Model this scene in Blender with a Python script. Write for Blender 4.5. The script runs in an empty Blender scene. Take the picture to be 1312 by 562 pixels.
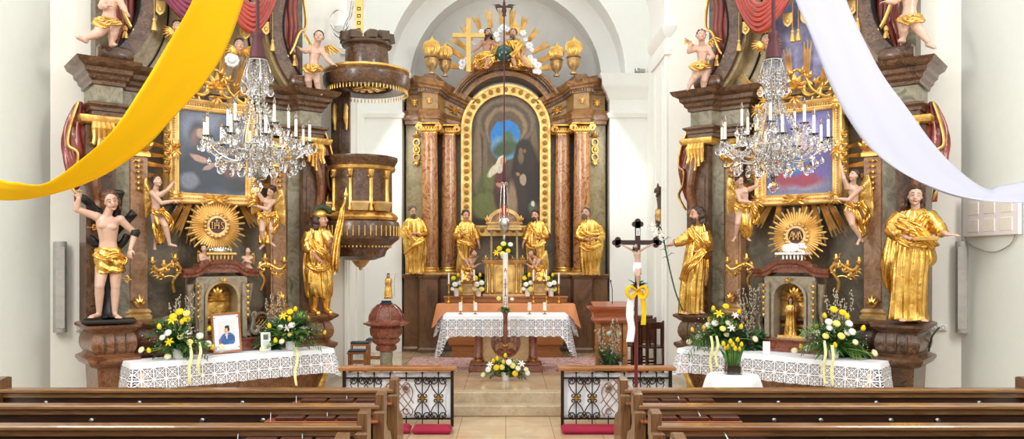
EXPO = 0.62
import bpy, bmesh, math, random
from mathutils import Vector, Matrix, Euler
random.seed(7)
PI = math.pi
R = math.radians
SC = bpy.context.scene
COL = SC.collection
CX, HY, F, CH = 648.0, 330.0, 1000.0, 2.2      # vanishing point, focal length in pixels of the 1312x562 frame, eye height

def P(px, py, Z):
    return Vector(((px-CX)/F*Z, Z, CH+(HY-py)/F*Z))

class Frame:
    """an upright local frame: x across, y away from the viewer, z up"""
    def __init__(s, X, Y, Z=0.0, th=None, mir=1):
        if th is None: th = -math.atan2(X, Y)
        s.o = Vector((X, Y, Z)); s.th = th; s.mir = mir
        s.ex = Vector((math.cos(th), math.sin(th), 0)); s.ey = Vector((-math.sin(th), math.cos(th), 0))
    def at(s, px, py, off=0.0):
        if s.mir < 0: px = 2*CX-px
        d = Vector(((px-CX)/F, 1, (HY-py)/F)); c = Vector((0, 0, CH))
        t = (off-(c-s.o).dot(s.ey))/d.dot(s.ey)
        p = c+d*t-s.o
        return Vector((p.dot(s.ex)*s.mir, off, p.z))
    def w(s, v):
        return s.o+s.ex*v[0]*s.mir+s.ey*v[1]+Vector((0, 0, v[2]))

def fold(x, n, ph, sharp=1.0):
    return abs(math.sin(x*n*0.5+ph))**sharp

class MB:
    def __init__(s, mir=1):
        s.v = []; s.f = []; s.m = []; s.uv = {}; s.mi = 0; s.M = Matrix(); s.mir = mir
    def add(s, vs, fs, mi=None):
        b = len(s.v); M = s.M
        s.v += [M @ Vector(v) for v in vs]
        s.f += [tuple(b+i for i in f) for f in fs]
        s.m += [s.mi if mi is None else mi]*len(fs)
        return b
    def box(s, x0, x1, y0, y1, z0, z1, tp=0.0, bv=0.0):
        """box; tp widens the top"""
        a = tp
        if bv > 0:
            b = min(bv, (x1-x0)*.45, (y1-y0)*.45, (z1-z0)*.45)
            r = []
            for z, i, o in ((z0, b, 0), (z0+b, 0, 0), (z1-b, 0, a), (z1, b, a)):
                r.append([(x0+i-o, y0+i-o, z), (x1-i+o, y0+i-o, z), (x1-i+o, y1-i+o, z), (x0+i-o, y1-i+o, z)])
            s.loft(r, True, True)
            return
        vs = [(x0, y0, z0), (x1, y0, z0), (x1, y1, z0), (x0, y1, z0), (x0-a, y0-a, z1), (x1+a, y0-a, z1), (x1+a, y1+a, z1), (x0-a, y1+a, z1)]
        s.add(vs, [(3, 2, 1, 0), (4, 5, 6, 7), (0, 1, 5, 4), (1, 2, 6, 5), (2, 3, 7, 6), (3, 0, 4, 7)])
    def loft(s, rings, cap0=False, cap1=False, closed=True):
        n = len(rings[0]); vs = [p for r in rings for p in r]; fs = []
        for i in range(len(rings)-1):
            for j in range(n if closed else n-1):
                k = (j+1) % n
                fs.append((i*n+j, i*n+k, (i+1)*n+k, (i+1)*n+j))
        if cap0: fs.append(tuple(reversed(range(n))))
        if cap1: fs.append(tuple(range((len(rings)-1)*n, len(rings)*n)))
        return s.add(vs, fs)
    def lathe(s, prof, cx=0, cy=0, n=24, sy=1.0, a0=0.0, wob=None, cap=True):
        rings = []
        for r, z in prof:
            ring = []
            for i in range(n):
                a = a0+2*PI*i/n; q = r*(wob(a, z) if wob else 1)
                ring.append((cx+q*math.cos(a), cy+q*math.sin(a)*sy, z))
            rings.append(ring)
        s.loft(rings, cap, cap)
    def tube(s, pts, rad, n=8, cap=True, flat=1.0, up=None, wob=None):
        pts = [Vector(p) for p in pts]
        if not hasattr(rad, '__len__'): rad = [rad]*len(pts)
        t = (pts[1]-pts[0]).normalized()
        u = Vector(up) if up else (Vector((0, 0, 1)) if abs(t.z) < .9 else Vector((0, 1, 0)))
        rings = []
        for i, p in enumerate(pts):
            a = pts[max(i-1, 0)]; b = pts[min(i+1, len(pts)-1)]
            t = (b-a)
            t = t.normalized() if t.length > 1e-9 else Vector((0, 0, 1))
            sx = t.cross(u)
            if sx.length < 1e-6: sx = t.orthogonal()
            sx.normalize(); uu = sx.cross(t).normalized()
            if not up: u = uu
            ring = []
            for k in range(n):
                an = 2*PI*k/n; q = rad[i]*(wob(an, i/(len(pts)-1)) if wob else 1)
                ring.append(p+sx*math.cos(an)*q+uu*math.sin(an)*q*flat)
            rings.append(ring)
        s.loft(rings, cap, cap)
    def cap(s, a, b, ra, rb, n=10, fl=1.0):
        """tapered capsule with round ends"""
        a = Vector(a); b = Vector(b); d = b-a; L = d.length or 1e-4; d = d/L if L > 1e-4 else Vector((0, 0, 1))
        pts = []; rr = []
        for k in range(4):
            an = PI/2*(k+.25)/4.0; pts.append(a-d*ra*math.cos(an)); rr.append(ra*math.sin(an))
        pts.append(a); rr.append(ra); pts.append(b); rr.append(rb)
        for k in range(3, -1, -1):
            an = PI/2*(k+.25)/4.0; pts.append(b+d*rb*math.cos(an)); rr.append(rb*math.sin(an))
        s.tube(pts, rr, n, True, fl)
    def ell(s, c, r, n=14, m=9, rot=None, fn=None):
        c = Vector(c); Rm = rot.to_matrix() if isinstance(rot, Euler) else (rot or Matrix.Identity(3))
        rings = []
        for i in range(m):
            ph = PI*(i+.35)/(m-.3); ring = []
            for j in range(n):
                a = 2*PI*j/n
                d = Vector((math.sin(ph)*math.cos(a), math.sin(ph)*math.sin(a), -math.cos(ph)))
                q = fn(d) if fn else 1
                ring.append(c+Rm @ Vector((d.x*r[0]*q, d.y*r[1]*q, d.z*r[2]*q)))
            rings.append(ring)
        s.loft(rings, True, True)
    def prism(s, poly, y0, y1, axis='y', hole=None):
        """outline (a,b) extruded between y0 and y1 along an axis"""
        def mk(a, b, c): return {'y': (a, c, b), 'x': (c, a, b), 'z': (a, b, c)}[axis]
        n = len(poly)
        vs = [mk(a, b, y0) for a, b in poly]+[mk(a, b, y1) for a, b in poly]
        fs = [tuple(range(n)), tuple(reversed(range(n, 2*n)))]
        fs += [(j, (j+1) % n, n+(j+1) % n, n+j) for j in range(n)]
        s.add(vs, fs)
    def band(s, outer, inner, y0, y1, closed=False):
        """a plate between two outlines of equal length, extruded in y"""
        n = len(outer); rings = []
        for (a, b), (c, d) in zip(outer, inner):
            rings.append([(a, y0, b), (a, y1, b), (c, y1, d), (c, y0, d)])
        if closed: rings.append(rings[0])
        s.loft(rings, not closed, not closed)
    def mold(s, path, prof, close_end=True, closed=False):
        """moulding: plan path (x,y), profile (out,z); outwards is to the right of travel"""
        n = len(path); rings = []
        for i in range(n):
            p = Vector(path[i])
            if closed: a = p-Vector(path[i-1]); b = Vector(path[(i+1) % n])-p
            else:
                a = p-Vector(path[i-1]) if i > 0 else Vector(path[1])-p
                b = Vector(path[i+1])-p if i < n-1 else a
            a.normalize(); b.normalize()
            na = Vector((a.y, -a.x)); nb = Vector((b.y, -b.x)); mm = na+nb
            mm = mm.normalized() if mm.length > 1e-6 else na
            k = 1/max(mm.dot(na), .35)
            rings.append([(p.x+mm.x*k*o, p.y+mm.y*k*o, z) for o, z in prof])
        if closed: rings.append(rings[0])
        s.loft(rings, False, False, False)
    def sheet(s, grid, th=0.0):
        """grid[i][j] of points -> a surface, with thickness if th"""
        n = len(grid); m = len(grid[0])
        vs = [Vector(p) for r in grid for p in r]
        fs = [(i*m+j, i*m+j+1, (i+1)*m+j+1, (i+1)*m+j) for i in range(n-1) for j in range(m-1)]
        if th:
            nr = [Vector() for _ in vs]
            for f in fs:
                q = (vs[f[1]]-vs[f[0]]).cross(vs[f[3]]-vs[f[0]])
                for k in f: nr[k] += q
            N = len(vs)
            vs = vs+[v-(q.normalized() if q.length else q)*th for v, q in zip(vs, nr)]
            fs = fs+[(f[3]+N, f[2]+N, f[1]+N, f[0]+N) for f in fs]
            for i in range(n-1):
                for j, fl in ((0, 1), (m-1, 0)):
                    a, b = i*m+j, (i+1)*m+j
                    fs.append((a, b, b+N, a+N) if fl else (b, a, a+N, b+N))
            for j in range(m-1):
                for i, fl in ((0, 0), (n-1, 1)):
                    a, b = i*m+j, i*m+j+1
                    fs.append((a, b, b+N, a+N) if fl else (b, a, a+N, b+N))
        return s.add(vs, fs)
    def mesh(s, name, mats):
        me = bpy.data.meshes.new(name)
        mr = s.mir
        me.from_pydata([(v[0]*mr, v[1], v[2]) for v in s.v], [], [tuple(reversed(f)) for f in s.f] if mr < 0 else s.f)
        for m in (mats if isinstance(mats, (list, tuple)) else [mats]): me.materials.append(m)
        me.polygons.foreach_set('material_index', s.m)
        me.update()
        return me
    def build(s, name, mats, parent=None, sharp=35, fixn=True, uv=None, **kw):
        me = s.mesh(name, mats)
        if fixn:
            bm = bmesh.new(); bm.from_mesh(me); bmesh.ops.recalc_face_normals(bm, faces=bm.faces); bm.to_mesh(me); bm.free()
        me.polygons.foreach_set('use_smooth', [True]*len(me.polygons))
        if sharp < 180: me.set_sharp_from_angle(angle=R(sharp))
        if uv:
            l = me.uv_layers.new(name='UVMap')
            for lp in me.loops: l.data[lp.index].uv = uv[lp.vertex_index] if isinstance(uv, list) else uv(me.vertices[lp.vertex_index].co)
        o = bpy.data.objects.new(name, me); COL.objects.link(o)
        if parent: o.parent = parent
        return o

def smooth_mesh(mb, voxel, it=3, mats=None, name='t'):
    """merge overlapping volumes of mb into one continuous skin"""
    me = mb.mesh(name, mats or [])
    bm = bmesh.new(); bm.from_mesh(me); bmesh.ops.recalc_face_normals(bm, faces=bm.faces); bm.to_mesh(me); bm.free()
    o = bpy.data.objects.new('tmp', me); COL.objects.link(o)
    r = o.modifiers.new('r', 'REMESH'); r.mode = 'VOXEL'; r.voxel_size = voxel; r.adaptivity = 0
    if it:
        q = o.modifiers.new('s', 'SMOOTH'); q.factor = .5; q.iterations = it
    dg = bpy.context.evaluated_depsgraph_get(); dg.update()
    out = bpy.data.meshes.new_from_object(o.evaluated_get(dg))
    bpy.data.objects.remove(o)
    out.name = name
    out.materials.clear()
    for m in (mats if isinstance(mats, (list, tuple)) else [mats]): out.materials.append(m)
    out.polygons.foreach_set('use_smooth', [True]*len(out.polygons))
    return out
def link(me, name, parent=None):
    o = bpy.data.objects.new(name, me); COL.objects.link(o)
    if parent: o.parent = parent
    return o
def thing(name, label, cat, loc=(0, 0, 0), rz=0.0, group=None):
    o = bpy.data.objects.new(name, None); COL.objects.link(o); o.empty_display_size = .1
    o.location = loc; o.rotation_euler = (0, 0, rz); o['label'] = label; o['category'] = cat
    if group: o['group'] = group
    return o
def tag(o, label, cat, group=None, kind=None):
    o['label'] = label; o['category'] = cat
    if group: o['group'] = group
    if kind: o['kind'] = kind
    return o
def struct(o):
    o['kind'] = 'structure'; return o
def copy_tree(o, parent=None):
    c = o.copy(); COL.objects.link(c)
    if parent: c.parent = parent
    for ch in list(o.children): copy_tree(ch, c)
    return c
def lerp(a, b, t): return a+(b-a)*t
def catmull(pts, n=8):
    pts = [Vector(p) for p in pts]; out = []
    for i in range(len(pts)-1):
        p0 = pts[max(i-1, 0)]; p1 = pts[i]; p2 = pts[i+1]; p3 = pts[min(i+2, len(pts)-1)]
        for k in range(n):
            t = k/n
            out.append(0.5*((2*p1)+(p2-p0)*t+(2*p0-5*p1+4*p2-p3)*t*t+(3*p1-p0-3*p2+p3)*t**3))
    out.append(pts[-1]); return out

# ---------------------------------------------------------------- materials
class NT:
    def __init__(s, name):
        s.mat = bpy.data.materials.new(name); s.mat.use_nodes = True
        s.t = s.mat.node_tree; s.t.nodes.clear()
        s.out = s.t.nodes.new('ShaderNodeOutputMaterial')
        s.b = s.t.nodes.new('ShaderNodeBsdfPrincipled'); s.link(s.b.outputs[0], s.out.inputs[0])
    def n(s, ty, **kw):
        o = s.t.nodes.new('ShaderNode'+ty)
        for k, v in kw.items(): setattr(o, k, v)
        return o
    def link(s, a, b): s.t.links.new(a, b)
    def obj(s): return s.n('TexCoord').outputs['Object']
    def uv(s): return s.n('TexCoord').outputs['UV']
    def noise(s, vec, scale, detail=4, rough=.55, dist=0.0, stretch=None):
        if stretch:
            m = s.n('Mapping'); m.inputs['Scale'].default_value = stretch; s.link(vec, m.inputs[0]); vec = m.outputs[0]
        o = s.n('TexNoise'); s.link(vec, o.inputs['Vector'])
        o.inputs['Scale'].default_value = scale; o.inputs['Detail'].default_value = detail
        o.inputs['Roughness'].default_value = rough; o.inputs['Distortion'].default_value = dist
        return o.outputs[0]
    def ramp(s, fac, cols):
        o = s.n('ValToRGB'); e = o.color_ramp.elements
        while len(e) < len(cols): e.new(.5)
        for el, (p, c) in zip(e, cols): el.position = p; el.color = (*c, 1)
        s.link(fac, o.inputs[0]); return o.outputs[0]
    def math(s, op, a, b=None, c=None):
        o = s.n('Math', operation=op)
        for i, x in enumerate((a, b, c)):
            if x is None: continue
            if isinstance(x, (int, float)): o.inputs[i].default_value = x
            else: s.link(x, o.inputs[i])
        return o.outputs[0]
    def mix(s, fac, a, b, mode='MIX'):
        o = s.n('Mix', data_type='RGBA', blend_type=mode)
        for k, x in (('Factor', fac), ('A', a), ('B', b)):
            i = [q for q in o.inputs if q.name == k and (q.type == 'VALUE' if k == 'Factor' else q.type == 'RGBA')][0]
            if isinstance(x, (int, float)): i.default_value = x
            elif isinstance(x, tuple): i.default_value = (*x[:3], 1)
            else: s.link(x, i)
        return [q for q in o.outputs if q.type == 'RGBA'][0]
    def bump(s, h, st=.3, d=.01):
        o = s.n('Bump'); o.inputs['Strength'].default_value = st; o.inputs['Distance'].default_value = d
        s.link(h, o.inputs['Height']); s.link(o.outputs[0], s.b.inputs['Normal'])
    def set(s, col=None, rough=None, metal=None, spec=None, coat=None, trans=None, ior=None, sheen=None, emis=None):
        I = s.b.inputs
        for k, v in (('Base Color', col), ('Roughness', rough), ('Metallic', metal), ('Specular IOR Level', spec), ('Coat Weight', coat), ('Transmission Weight', trans), ('IOR', ior), ('Sheen Weight', sheen)):
            if v is None: continue
            if isinstance(v, (int, float)): I[k].default_value = v
            elif isinstance(v, tuple): I[k].default_value = (*v, 1)
            else: s.link(v, I[k])
        return s.mat
def srgb(h):
    h = h.lstrip('#'); c = [int(h[i:i+2], 16)/255 for i in (0, 2, 4)]
    return tuple(x/12.92 if x < .04045 else ((x+.055)/1.055)**2.4 for x in c)
def plain(name, col, rough=.5, metal=0, bump=0, bs=60, var=.12, **kw):
    n = NT(name); c = srgb(col); o = n.obj(); f = n.noise(o, 9, 4)
    cc = n.ramp(f, [(.3, tuple(x*(1-var) for x in c)), (.7, tuple(min(1, x*(1+var)) for x in c))])
    if bump: n.bump(n.noise(o, bs, 3), bump, .01)
    return n.set(col=cc, rough=rough, metal=metal, **kw)
def marble(name, cols, scale=5, dist=1.5, rough=.3, stretch=None, bump=.05, vein=None, coat=.2):
    n = NT(name); o = n.obj(); f = n.noise(o, scale, 8, .62, dist, stretch)
    k = len(cols); c = n.ramp(f, [(.28+.44*i/(k-1), srgb(x)) for i, x in enumerate(cols)])
    f2 = n.noise(o, scale*7, 5, .6, 1)
    c = n.mix(.35, c, n.ramp(f2, [(.3, (.25, .22, .2)), (.7, (1, 1, 1))]), 'MULTIPLY')
    if vein:
        v = n.noise(o, scale*1.3, 6, .5, 2.5); v = n.math('ABSOLUTE', n.math('SUBTRACT', v, .5))
        vf = n.ramp(v, [(0, (1, 1, 1)), (.02, (0, 0, 0))]); c = n.mix(n.math('MULTIPLY', vf, .55), c, srgb(vein))
    n.bump(f2, bump, .005)
    return n.set(col=c, rough=rough, coat=coat)
def wood(name, a, b, scale=3, stretch=(1, 12, 12), rough=.35, coat=.3):
    n = NT(name); o = n.obj(); f = n.noise(o, scale, 6, .6, 1.2, stretch)
    c = n.ramp(f, [(.3, srgb(a)), (.7, srgb(b))]); n.bump(f, .08, .004)
    return n.set(col=c, rough=rough, coat=coat)
def goldm(name, a='#8a4f10', b='#f0b443', rough=.24, bump=.35, bs=14, metal=1):
    n = NT(name); o = n.obj(); f = n.noise(o, bs, 5, .6, .6)
    f3 = n.noise(o, 5, 4)
    c = n.ramp(f3, [(.3, srgb(a)), (.62, srgb(b))]); n.bump(f, bump, .02)
    return n.set(col=c, rough=n.math('MULTIPLY_ADD', f3, .25, rough-.1), metal=metal)
M = {}
M['gold'] = goldm('gilded carving', '#b98740', '#f8cc74', .28, .35, 14, .82)
M['goldc'] = goldm('gilded cloth', '#bd8430', '#fbcb6c', .22, .4, 7, .9)
M['goldd'] = goldm('dull gilding', '#a98350', '#e2bd80', .36, .3, 20, .7)
M['ray'] = goldm('burnished rays', '#cf9f50', '#fbd88e', .42, .2, 14, .5)
M['palegold'] = plain('pale gold paint', '#d9b368', .4, .55, .1)
M['wall'] = plain('white plaster', '#f3f3ef', .85, 0, .04, 8, .01)
M['wallc'] = plain('cream plaster', '#f3efe4', .85, 0, .04, 8, .012)
M['wallg'] = plain('pale green plaster', '#eef2ea', .85, 0, .04, 8, .012)
M['brown'] = marble('dark brown marbling', ['#2b190e', '#4d3220', '#6a4a32', '#392213'], 5, 1.5, .32, vein='#9c7a5c')
M['redbrown'] = marble('red brown marbling', ['#432411', '#6e3f25', '#8a5c3a', '#532f1b'], 6, 1.6, .28, vein='#b98a68')
M['plinth'] = marble('mottled plinth marbling', ['#3d2418', '#6d4530', '#8c6248', '#4e3122'], 2.5, 1.2, .4)
M['redcol'] = marble('red column marble', ['#63290f', '#9a4f26', '#c49460', '#863f1e', '#cfab7a'], 5, 2.4, .25, (1, 1, .55))
M['greencol'] = marble('grey green marbling', ['#4c4736', '#7c745a', '#99917a', '#5f5640'], 4, 1.6, .4)
M['back'] = marble('umber back panel', ['#3e3324', '#5e4f39', '#776950', '#4b3e2c'], 3, 1.3, .45)
M['orange'] = marble('orange tan marbling', ['#7c5030', '#a4744a', '#bd9068', '#8a5d3a'], 5, 1.8, .33, vein='#5a2e18')
M['cream'] = marble('cream marbling', ['#86724e', '#b29c74', '#a58c62', '#8a7048'], 4, 1.5, .4)
M['tabern'] = marble('grey tan marbling', ['#6a5c48', '#8f8069', '#a3957e', '#756650'], 6, 1.5, .35)
M['tan'] = marble('tan stone', ['#a97f4c', '#c79c67', '#d3ad7c', '#b58a55'], 5, 1.2, .4)
M['redstone'] = marble('polished red stone', ['#55261c', '#783b2b', '#8e5642', '#642d22'], 8, 1.4, .18, vein='#b07a60')
M['pew'] = wood('pew wood', '#3a2210', '#6b4424')
M['pewtop'] = wood('lighter pew top wood', '#5f3d20', '#93683f', 3, (1, 14, 14), .3, .35)  # paler brown than the rest of the pew
M['pewend'] = wood('pew end wood', '#4a2f18', '#855c36', 3, (12, 12, 1))
M['pewdark'] = wood('dark pew panel wood', '#24130a', '#412515')
M['oak'] = wood('oiled oak', '#8a5426', '#b9793f')
M['cherry'] = wood('cherry wood', '#7c3a1c', '#a8562e')
M['wooddark'] = wood('dark stained wood', '#3a1c10', '#5f3320', 3, (10, 10, 1))
M['iron'] = plain('wrought iron', '#2b211d', .45, .6)
M['rust'] = plain('bronze iron', '#7d5a44', .45, .6)
M['brass'] = plain('brass', '#c99a45', .25, 1)
M['silver'] = plain('silver', '#c9c5bf', .25, 1)
M['steel'] = plain('chrome', '#b9b9b9', .2, 1)
M['wax'] = plain('white wax', '#f4efe2', .45, 0, 0)
M['white'] = plain('white paint', '#f2f0ec', .5)
M['flame'] = plain('clear bulb', '#f6ecd8', .15)
M['skin'] = plain('painted flesh', '#c4947a', .38, 0, .08, 30, .1, coat=.2)
M['skinp'] = plain('pale painted flesh', '#cda690', .38, 0, .08, 30, .08, coat=.2)
M['eye'] = plain('painted eye', '#2a1a14', .3)
M['eyew'] = plain('painted eye white', '#eee4da', .3)
M['lip'] = plain('painted lip', '#a4483c', .4)
M['hair'] = plain('dark brown painted hair', '#3a2416', .45, 0, .3, 40)
M['hairl'] = plain('brown painted hair', '#5d3a22', .45, 0, .3, 40)
M['hairg'] = plain('grey brown painted hair', '#5c4a3c', .5, 0, .3, 40)
M['black'] = plain('black bark', '#17120f', .5, 0, .5, 25)
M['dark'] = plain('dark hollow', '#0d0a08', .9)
M['reddrape'] = plain('red lacquered drapery', '#7c2c1e', .3, .1, .12, 14, .3, coat=.4)
M['pinkdrape'] = plain('crimson drapery lining', '#742440', .35, .1, .1, 14, .3, coat=.3)
M['orangedrape'] = plain('vermilion lacquered drapery', '#a03422', .3, .1, .12, 14, .2, coat=.4)
M['maroon'] = plain('maroon silk tassel', '#4a0e1a', .55, 0, .5, 90)
M['crimson'] = plain('crimson cushion', '#9a0f35', .8, 0, .3, 60)
M['yellowcloth'] = plain('yellow banner cloth', '#f7c600', .75, 0, .05, 3, .04)
M['whitecloth'] = plain('white banner cloth', '#ecebf3', .75, 0, .05, 3, .02)
M['orangecloth'] = plain('orange altar cloth', '#dd9260', .8, 0, .1, 30, .06)
M['linen'] = plain('white linen', '#f3f2f4', .8, 0, .1, 40, .03)
M['leaf'] = plain('green leaf', '#3f6a2a', .5, 0, 0, 9, .45)
M['leafd'] = plain('dark green leaf', '#1f4526', .45, 0, 0, 9, .4)
M['leafl'] = plain('light green leaf', '#6f9440', .5, 0, 0, 9, .3)
M['petalw'] = plain('white petal', '#f4f1e6', .6, var=.05)
M['petalc'] = plain('cream petal', '#f1ecc0', .6, var=.08)
M['petaly'] = plain('yellow petal', '#f6cf12', .5, var=.12)
M['ribbon'] = plain('pale yellow gauze ribbon', '#f0e9a4', .6)
M['petall'] = plain('pale yellow petal', '#f3e47a', .5, var=.12)
M['stem'] = plain('brown twig', '#5c4634', .7)
M['catkin'] = plain('willow catkin', '#b5ab98', .9)
M['globe'] = plain('blue green globe', '#1f4f47', .18, .25, coat=.6)
M['cloud'] = plain('silvered cloud', '#dfe0e2', .35, .25, .2, 20)
M['grey'] = plain('grey painted metal', '#a5a29a', .5)
M['cable'] = plain('green black cable', '#2a352c', .5)
M['stool'] = plain('dark blue seat', '#22303a', .6)
M['redwax'] = plain('red lamp glass', '#c01a12', .2, coat=.5)
M['paper'] = plain('white card', '#eceae4', .6)
M['amber'] = plain('glazed cream board', '#fbf3f3', .4, var=.02)
M['amber2'] = plain('pale straw square', '#f6efe0', .5, var=.03)
M['soil'] = plain('dark bark chips', '#4a3a2a', .9, 0, .6, 60, .5)
n = NT('crystal'); M['crystal'] = n.set(col=(.97, .97, .98), rough=.02, trans=1.0, ior=1.5)
n = NT('clear glass'); M['glass'] = n.set(col=(.95, .97, .96), rough=.02, trans=1.0, ior=1.35)
def floor_mat(name, cols, sc=1.0):
    n = NT(name); o = n.obj(); f = n.noise(o, 2.2, 6, .6, .8)
    c = n.ramp(f, [(.3, srgb(cols[0])), (.7, srgb(cols[1]))])
    b = n.n('TexBrick'); n.link(o, b.inputs['Vector']); b.inputs['Scale'].default_value = sc; b.offset = 0
    b.inputs['Mortar Size'].default_value = .006; b.inputs['Brick Width'].default_value = .6; b.inputs['Row Height'].default_value = .6
    b.inputs['Color1'].default_value = (1, 1, 1, 1); b.inputs['Color2'].default_value = (.93, .91, .88, 1); b.inputs['Mortar'].default_value = (.55, .5, .42, 1)
    return n.set(col=n.mix(1.0, c, b.outputs[0], 'MULTIPLY'), rough=.16, coat=.3)
M['floor'] = floor_mat('polished tan floor', ('#c2a47e', '#d9c3a2'))
M['step'] = marble('sandstone step', ['#b39a78', '#cbb595', '#d6c3a6'], 3, .8, .35, bump=.02)
def lace_mat():
    n = NT('lace'); uv = n.uv(); sp = n.n('SeparateXYZ'); n.link(uv, sp.inputs[0]); u, v = sp.outputs[0], sp.outputs[1]
    # v is the distance below the table edge, u runs along it
    C = .145
    cu = n.math('SUBTRACT', n.math('FRACT', n.math('DIVIDE', u, C)), .5); cv = n.math('SUBTRACT', n.math('FRACT', n.math('DIVIDE', n.math('SUBTRACT', v, .055), C)), .5)
    au, av = n.math('ABSOLUTE', cu), n.math('ABSOLUTE', cv)
    mx = n.math('MAXIMUM', au, av); r = n.math('SQRT', n.math('ADD', n.math('MULTIPLY', cu, cu), n.math('MULTIPLY', cv, cv)))
    bar = n.math('GREATER_THAN', mx, .455)
    dia = n.math('LESS_THAN', n.math('ABSOLUTE', n.math('SUBTRACT', au, av)), .05)
    an = n.math('ARCTAN2', cu, cv); pet = n.math('MULTIPLY_ADD', n.math('ABSOLUTE', n.math('SINE', n.math('MULTIPLY', an, 4))), .2, .12)
    flo = n.math('LESS_THAN', n.math('ABSOLUTE', n.math('SUBTRACT', r, pet)), .035)
    cro = n.math('LESS_THAN', n.math('MINIMUM', au, av), .022)
    mesh = n.math('GREATER_THAN', n.math('MULTIPLY', n.math('SINE', n.math('MULTIPLY', u, 420)), n.math('SINE', n.math('MULTIPLY', v, 420))), .35)
    net = n.math('MULTIPLY', mesh, n.math('GREATER_THAN', r, .33))
    a = n.math('MAXIMUM', n.math('MAXIMUM', bar, dia), n.math('MAXIMUM', n.math('MAXIMUM', flo, cro), net))
    a = n.math('MAXIMUM', a, n.math('LESS_THAN', v, .06))
    tr = n.n('BsdfTransparent'); ms = n.n('MixShader'); n.link(a, ms.inputs[0]); n.link(tr.outputs[0], ms.inputs[1]); n.link(n.b.outputs[0], ms.inputs[2]); n.link(ms.outputs[0], n.out.inputs[0])
    return n.set(col=srgb('#f2f2f5'), rough=.8)
M['lace'] = lace_mat()
def rug_mat():
    n = NT('patterned rug'); o = n.obj(); f = n.noise(o, 7, 2, .4, 2.0); g = n.noise(o, 30, 2)
    c = n.ramp(f, [(.36, srgb('#8e2432')), (.44, srgb('#e2cdbf')), (.52, srgb('#b75c66')), (.6, srgb('#e9dccd')), (.68, srgb('#574a60'))])
    return n.set(col=n.mix(.3, c, n.ramp(g, [(.35, (.5, .3, .3)), (.65, (1, 1, 1))]), 'MULTIPLY'), rough=.95)
M['rug'] = rug_mat()
def painting(name, base, blobs, w, h, var=6):
    """oil painting: soft colour patches (cx,cy,rx,ry,angle,soft,colour) in 0..1 of the canvas"""
    n = NT(name); uv = n.uv(); nz = n.n('TexNoise'); n.link(uv, nz.inputs['Vector']); nz.inputs['Scale'].default_value = var; nz.inputs['Detail'].default_value = 5
    off = n.n('VectorMath', operation='MULTIPLY_ADD'); n.link(nz.outputs['Color'], off.inputs[0]); off.inputs[1].default_value = (.07, .07, 0); n.link(uv, off.inputs[2])
    col = n.ramp(nz.outputs[0], [(.35, srgb(base[0])), (.65, srgb(base[1]))])
    for cx, cy, rx, ry, an, soft, c in blobs:
        mp = n.n('Mapping', vector_type='TEXTURE'); mp.inputs['Location'].default_value = (cx+.035, cy+.035, 0)
        mp.inputs['Rotation'].default_value = (0, 0, R(an)); mp.inputs['Scale'].default_value = (rx, ry, 1); n.link(off.outputs[0], mp.inputs[0])
        sp = n.n('SeparateXYZ'); n.link(mp.outputs[0], sp.inputs[0])
        d = n.math('SQRT', n.math('ADD', n.math('MULTIPLY', sp.outputs[0], sp.outputs[0]), n.math('MULTIPLY', sp.outputs[1], sp.outputs[1])))
        mr = n.n('MapRange'); mr.inputs['From Min'].default_value = 1-soft*.5; mr.inputs['From Max'].default_value = 1+soft*.5
        mr.inputs['To Min'].default_value = 1; mr.inputs['To Max'].default_value = 0; n.link(d, mr.inputs[0])
        col = n.mix(mr.outputs[0], col, srgb(c))
    n2 = n.noise(uv, 26, 6, .7, 1.5); col = n.mix(.55, col, n.ramp(n2, [(.3, (.45, .42, .4)), (.65, (1.25, 1.2, 1.15))]), 'MULTIPLY')
    return n.set(col=col, rough=.4)
# ---------------------------------------------------------------- camera, light
cam = bpy.data.cameras.new('camera'); co = bpy.data.objects.new('camera', cam); COL.objects.link(co)
co.location = (0, 0, CH); co.rotation_euler = (R(90), 0, 0); cam.sensor_width = 36; cam.lens = 36*F/1312
cam.shift_x = 8/1312; cam.shift_y = 49/1312; cam.clip_end = 200
SC.camera = co
vs = SC.view_settings; vs.view_transform = 'Standard'; vs.look = 'None'; vs.gamma = 1; vs.use_curve_mapping = False; vs.exposure = EXPO
w = bpy.data.worlds.new('daylight'); SC.world = w; w.use_nodes = True
wt = w.node_tree; bg = wt.nodes['Background']
tc = wt.nodes.new('ShaderNodeTexCoord'); sp = wt.nodes.new('ShaderNodeSeparateXYZ'); wt.links.new(tc.outputs['Generated'], sp.inputs[0])
rp = wt.nodes.new('ShaderNodeValToRGB'); e = rp.color_ramp.elements
e[0].position = .40; e[0].color = (.3, .27, .24, 1); e[1].position = .62; e[1].color = (1.08, 1.12, 1.14, 1)
mr = wt.nodes.new('ShaderNodeMath'); mr.operation = 'MULTIPLY_ADD'; mr.inputs[1].default_value = .5; mr.inputs[2].default_value = .5
wt.links.new(sp.outputs[2], mr.inputs[0]); wt.links.new(mr.outputs[0], rp.inputs[0]); wt.links.new(rp.outputs[0], bg.inputs[0]); bg.inputs[1].default_value = 1.0
def area(name, loc, to, sx, sy, power, col=(1, .97, .92)):
    l = bpy.data.lights.new(name, 'AREA'); l.shape = 'RECTANGLE'; l.size = sx; l.size_y = sy; l.energy = power; l.color = col
    o = bpy.data.objects.new(name, l); COL.objects.link(o); o.location = loc
    o.rotation_euler = (Vector(to)-Vector(loc)).to_track_quat('-Z', 'Y').to_euler(); return o
area("added_nave_fill_left", (-5.6, 4.5, 5.2), (2.0, 11, 2.5), 1.6, 3.6, 260)  # added unseen lamp for front fill and highlights on the gilding; no window modelled
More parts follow.
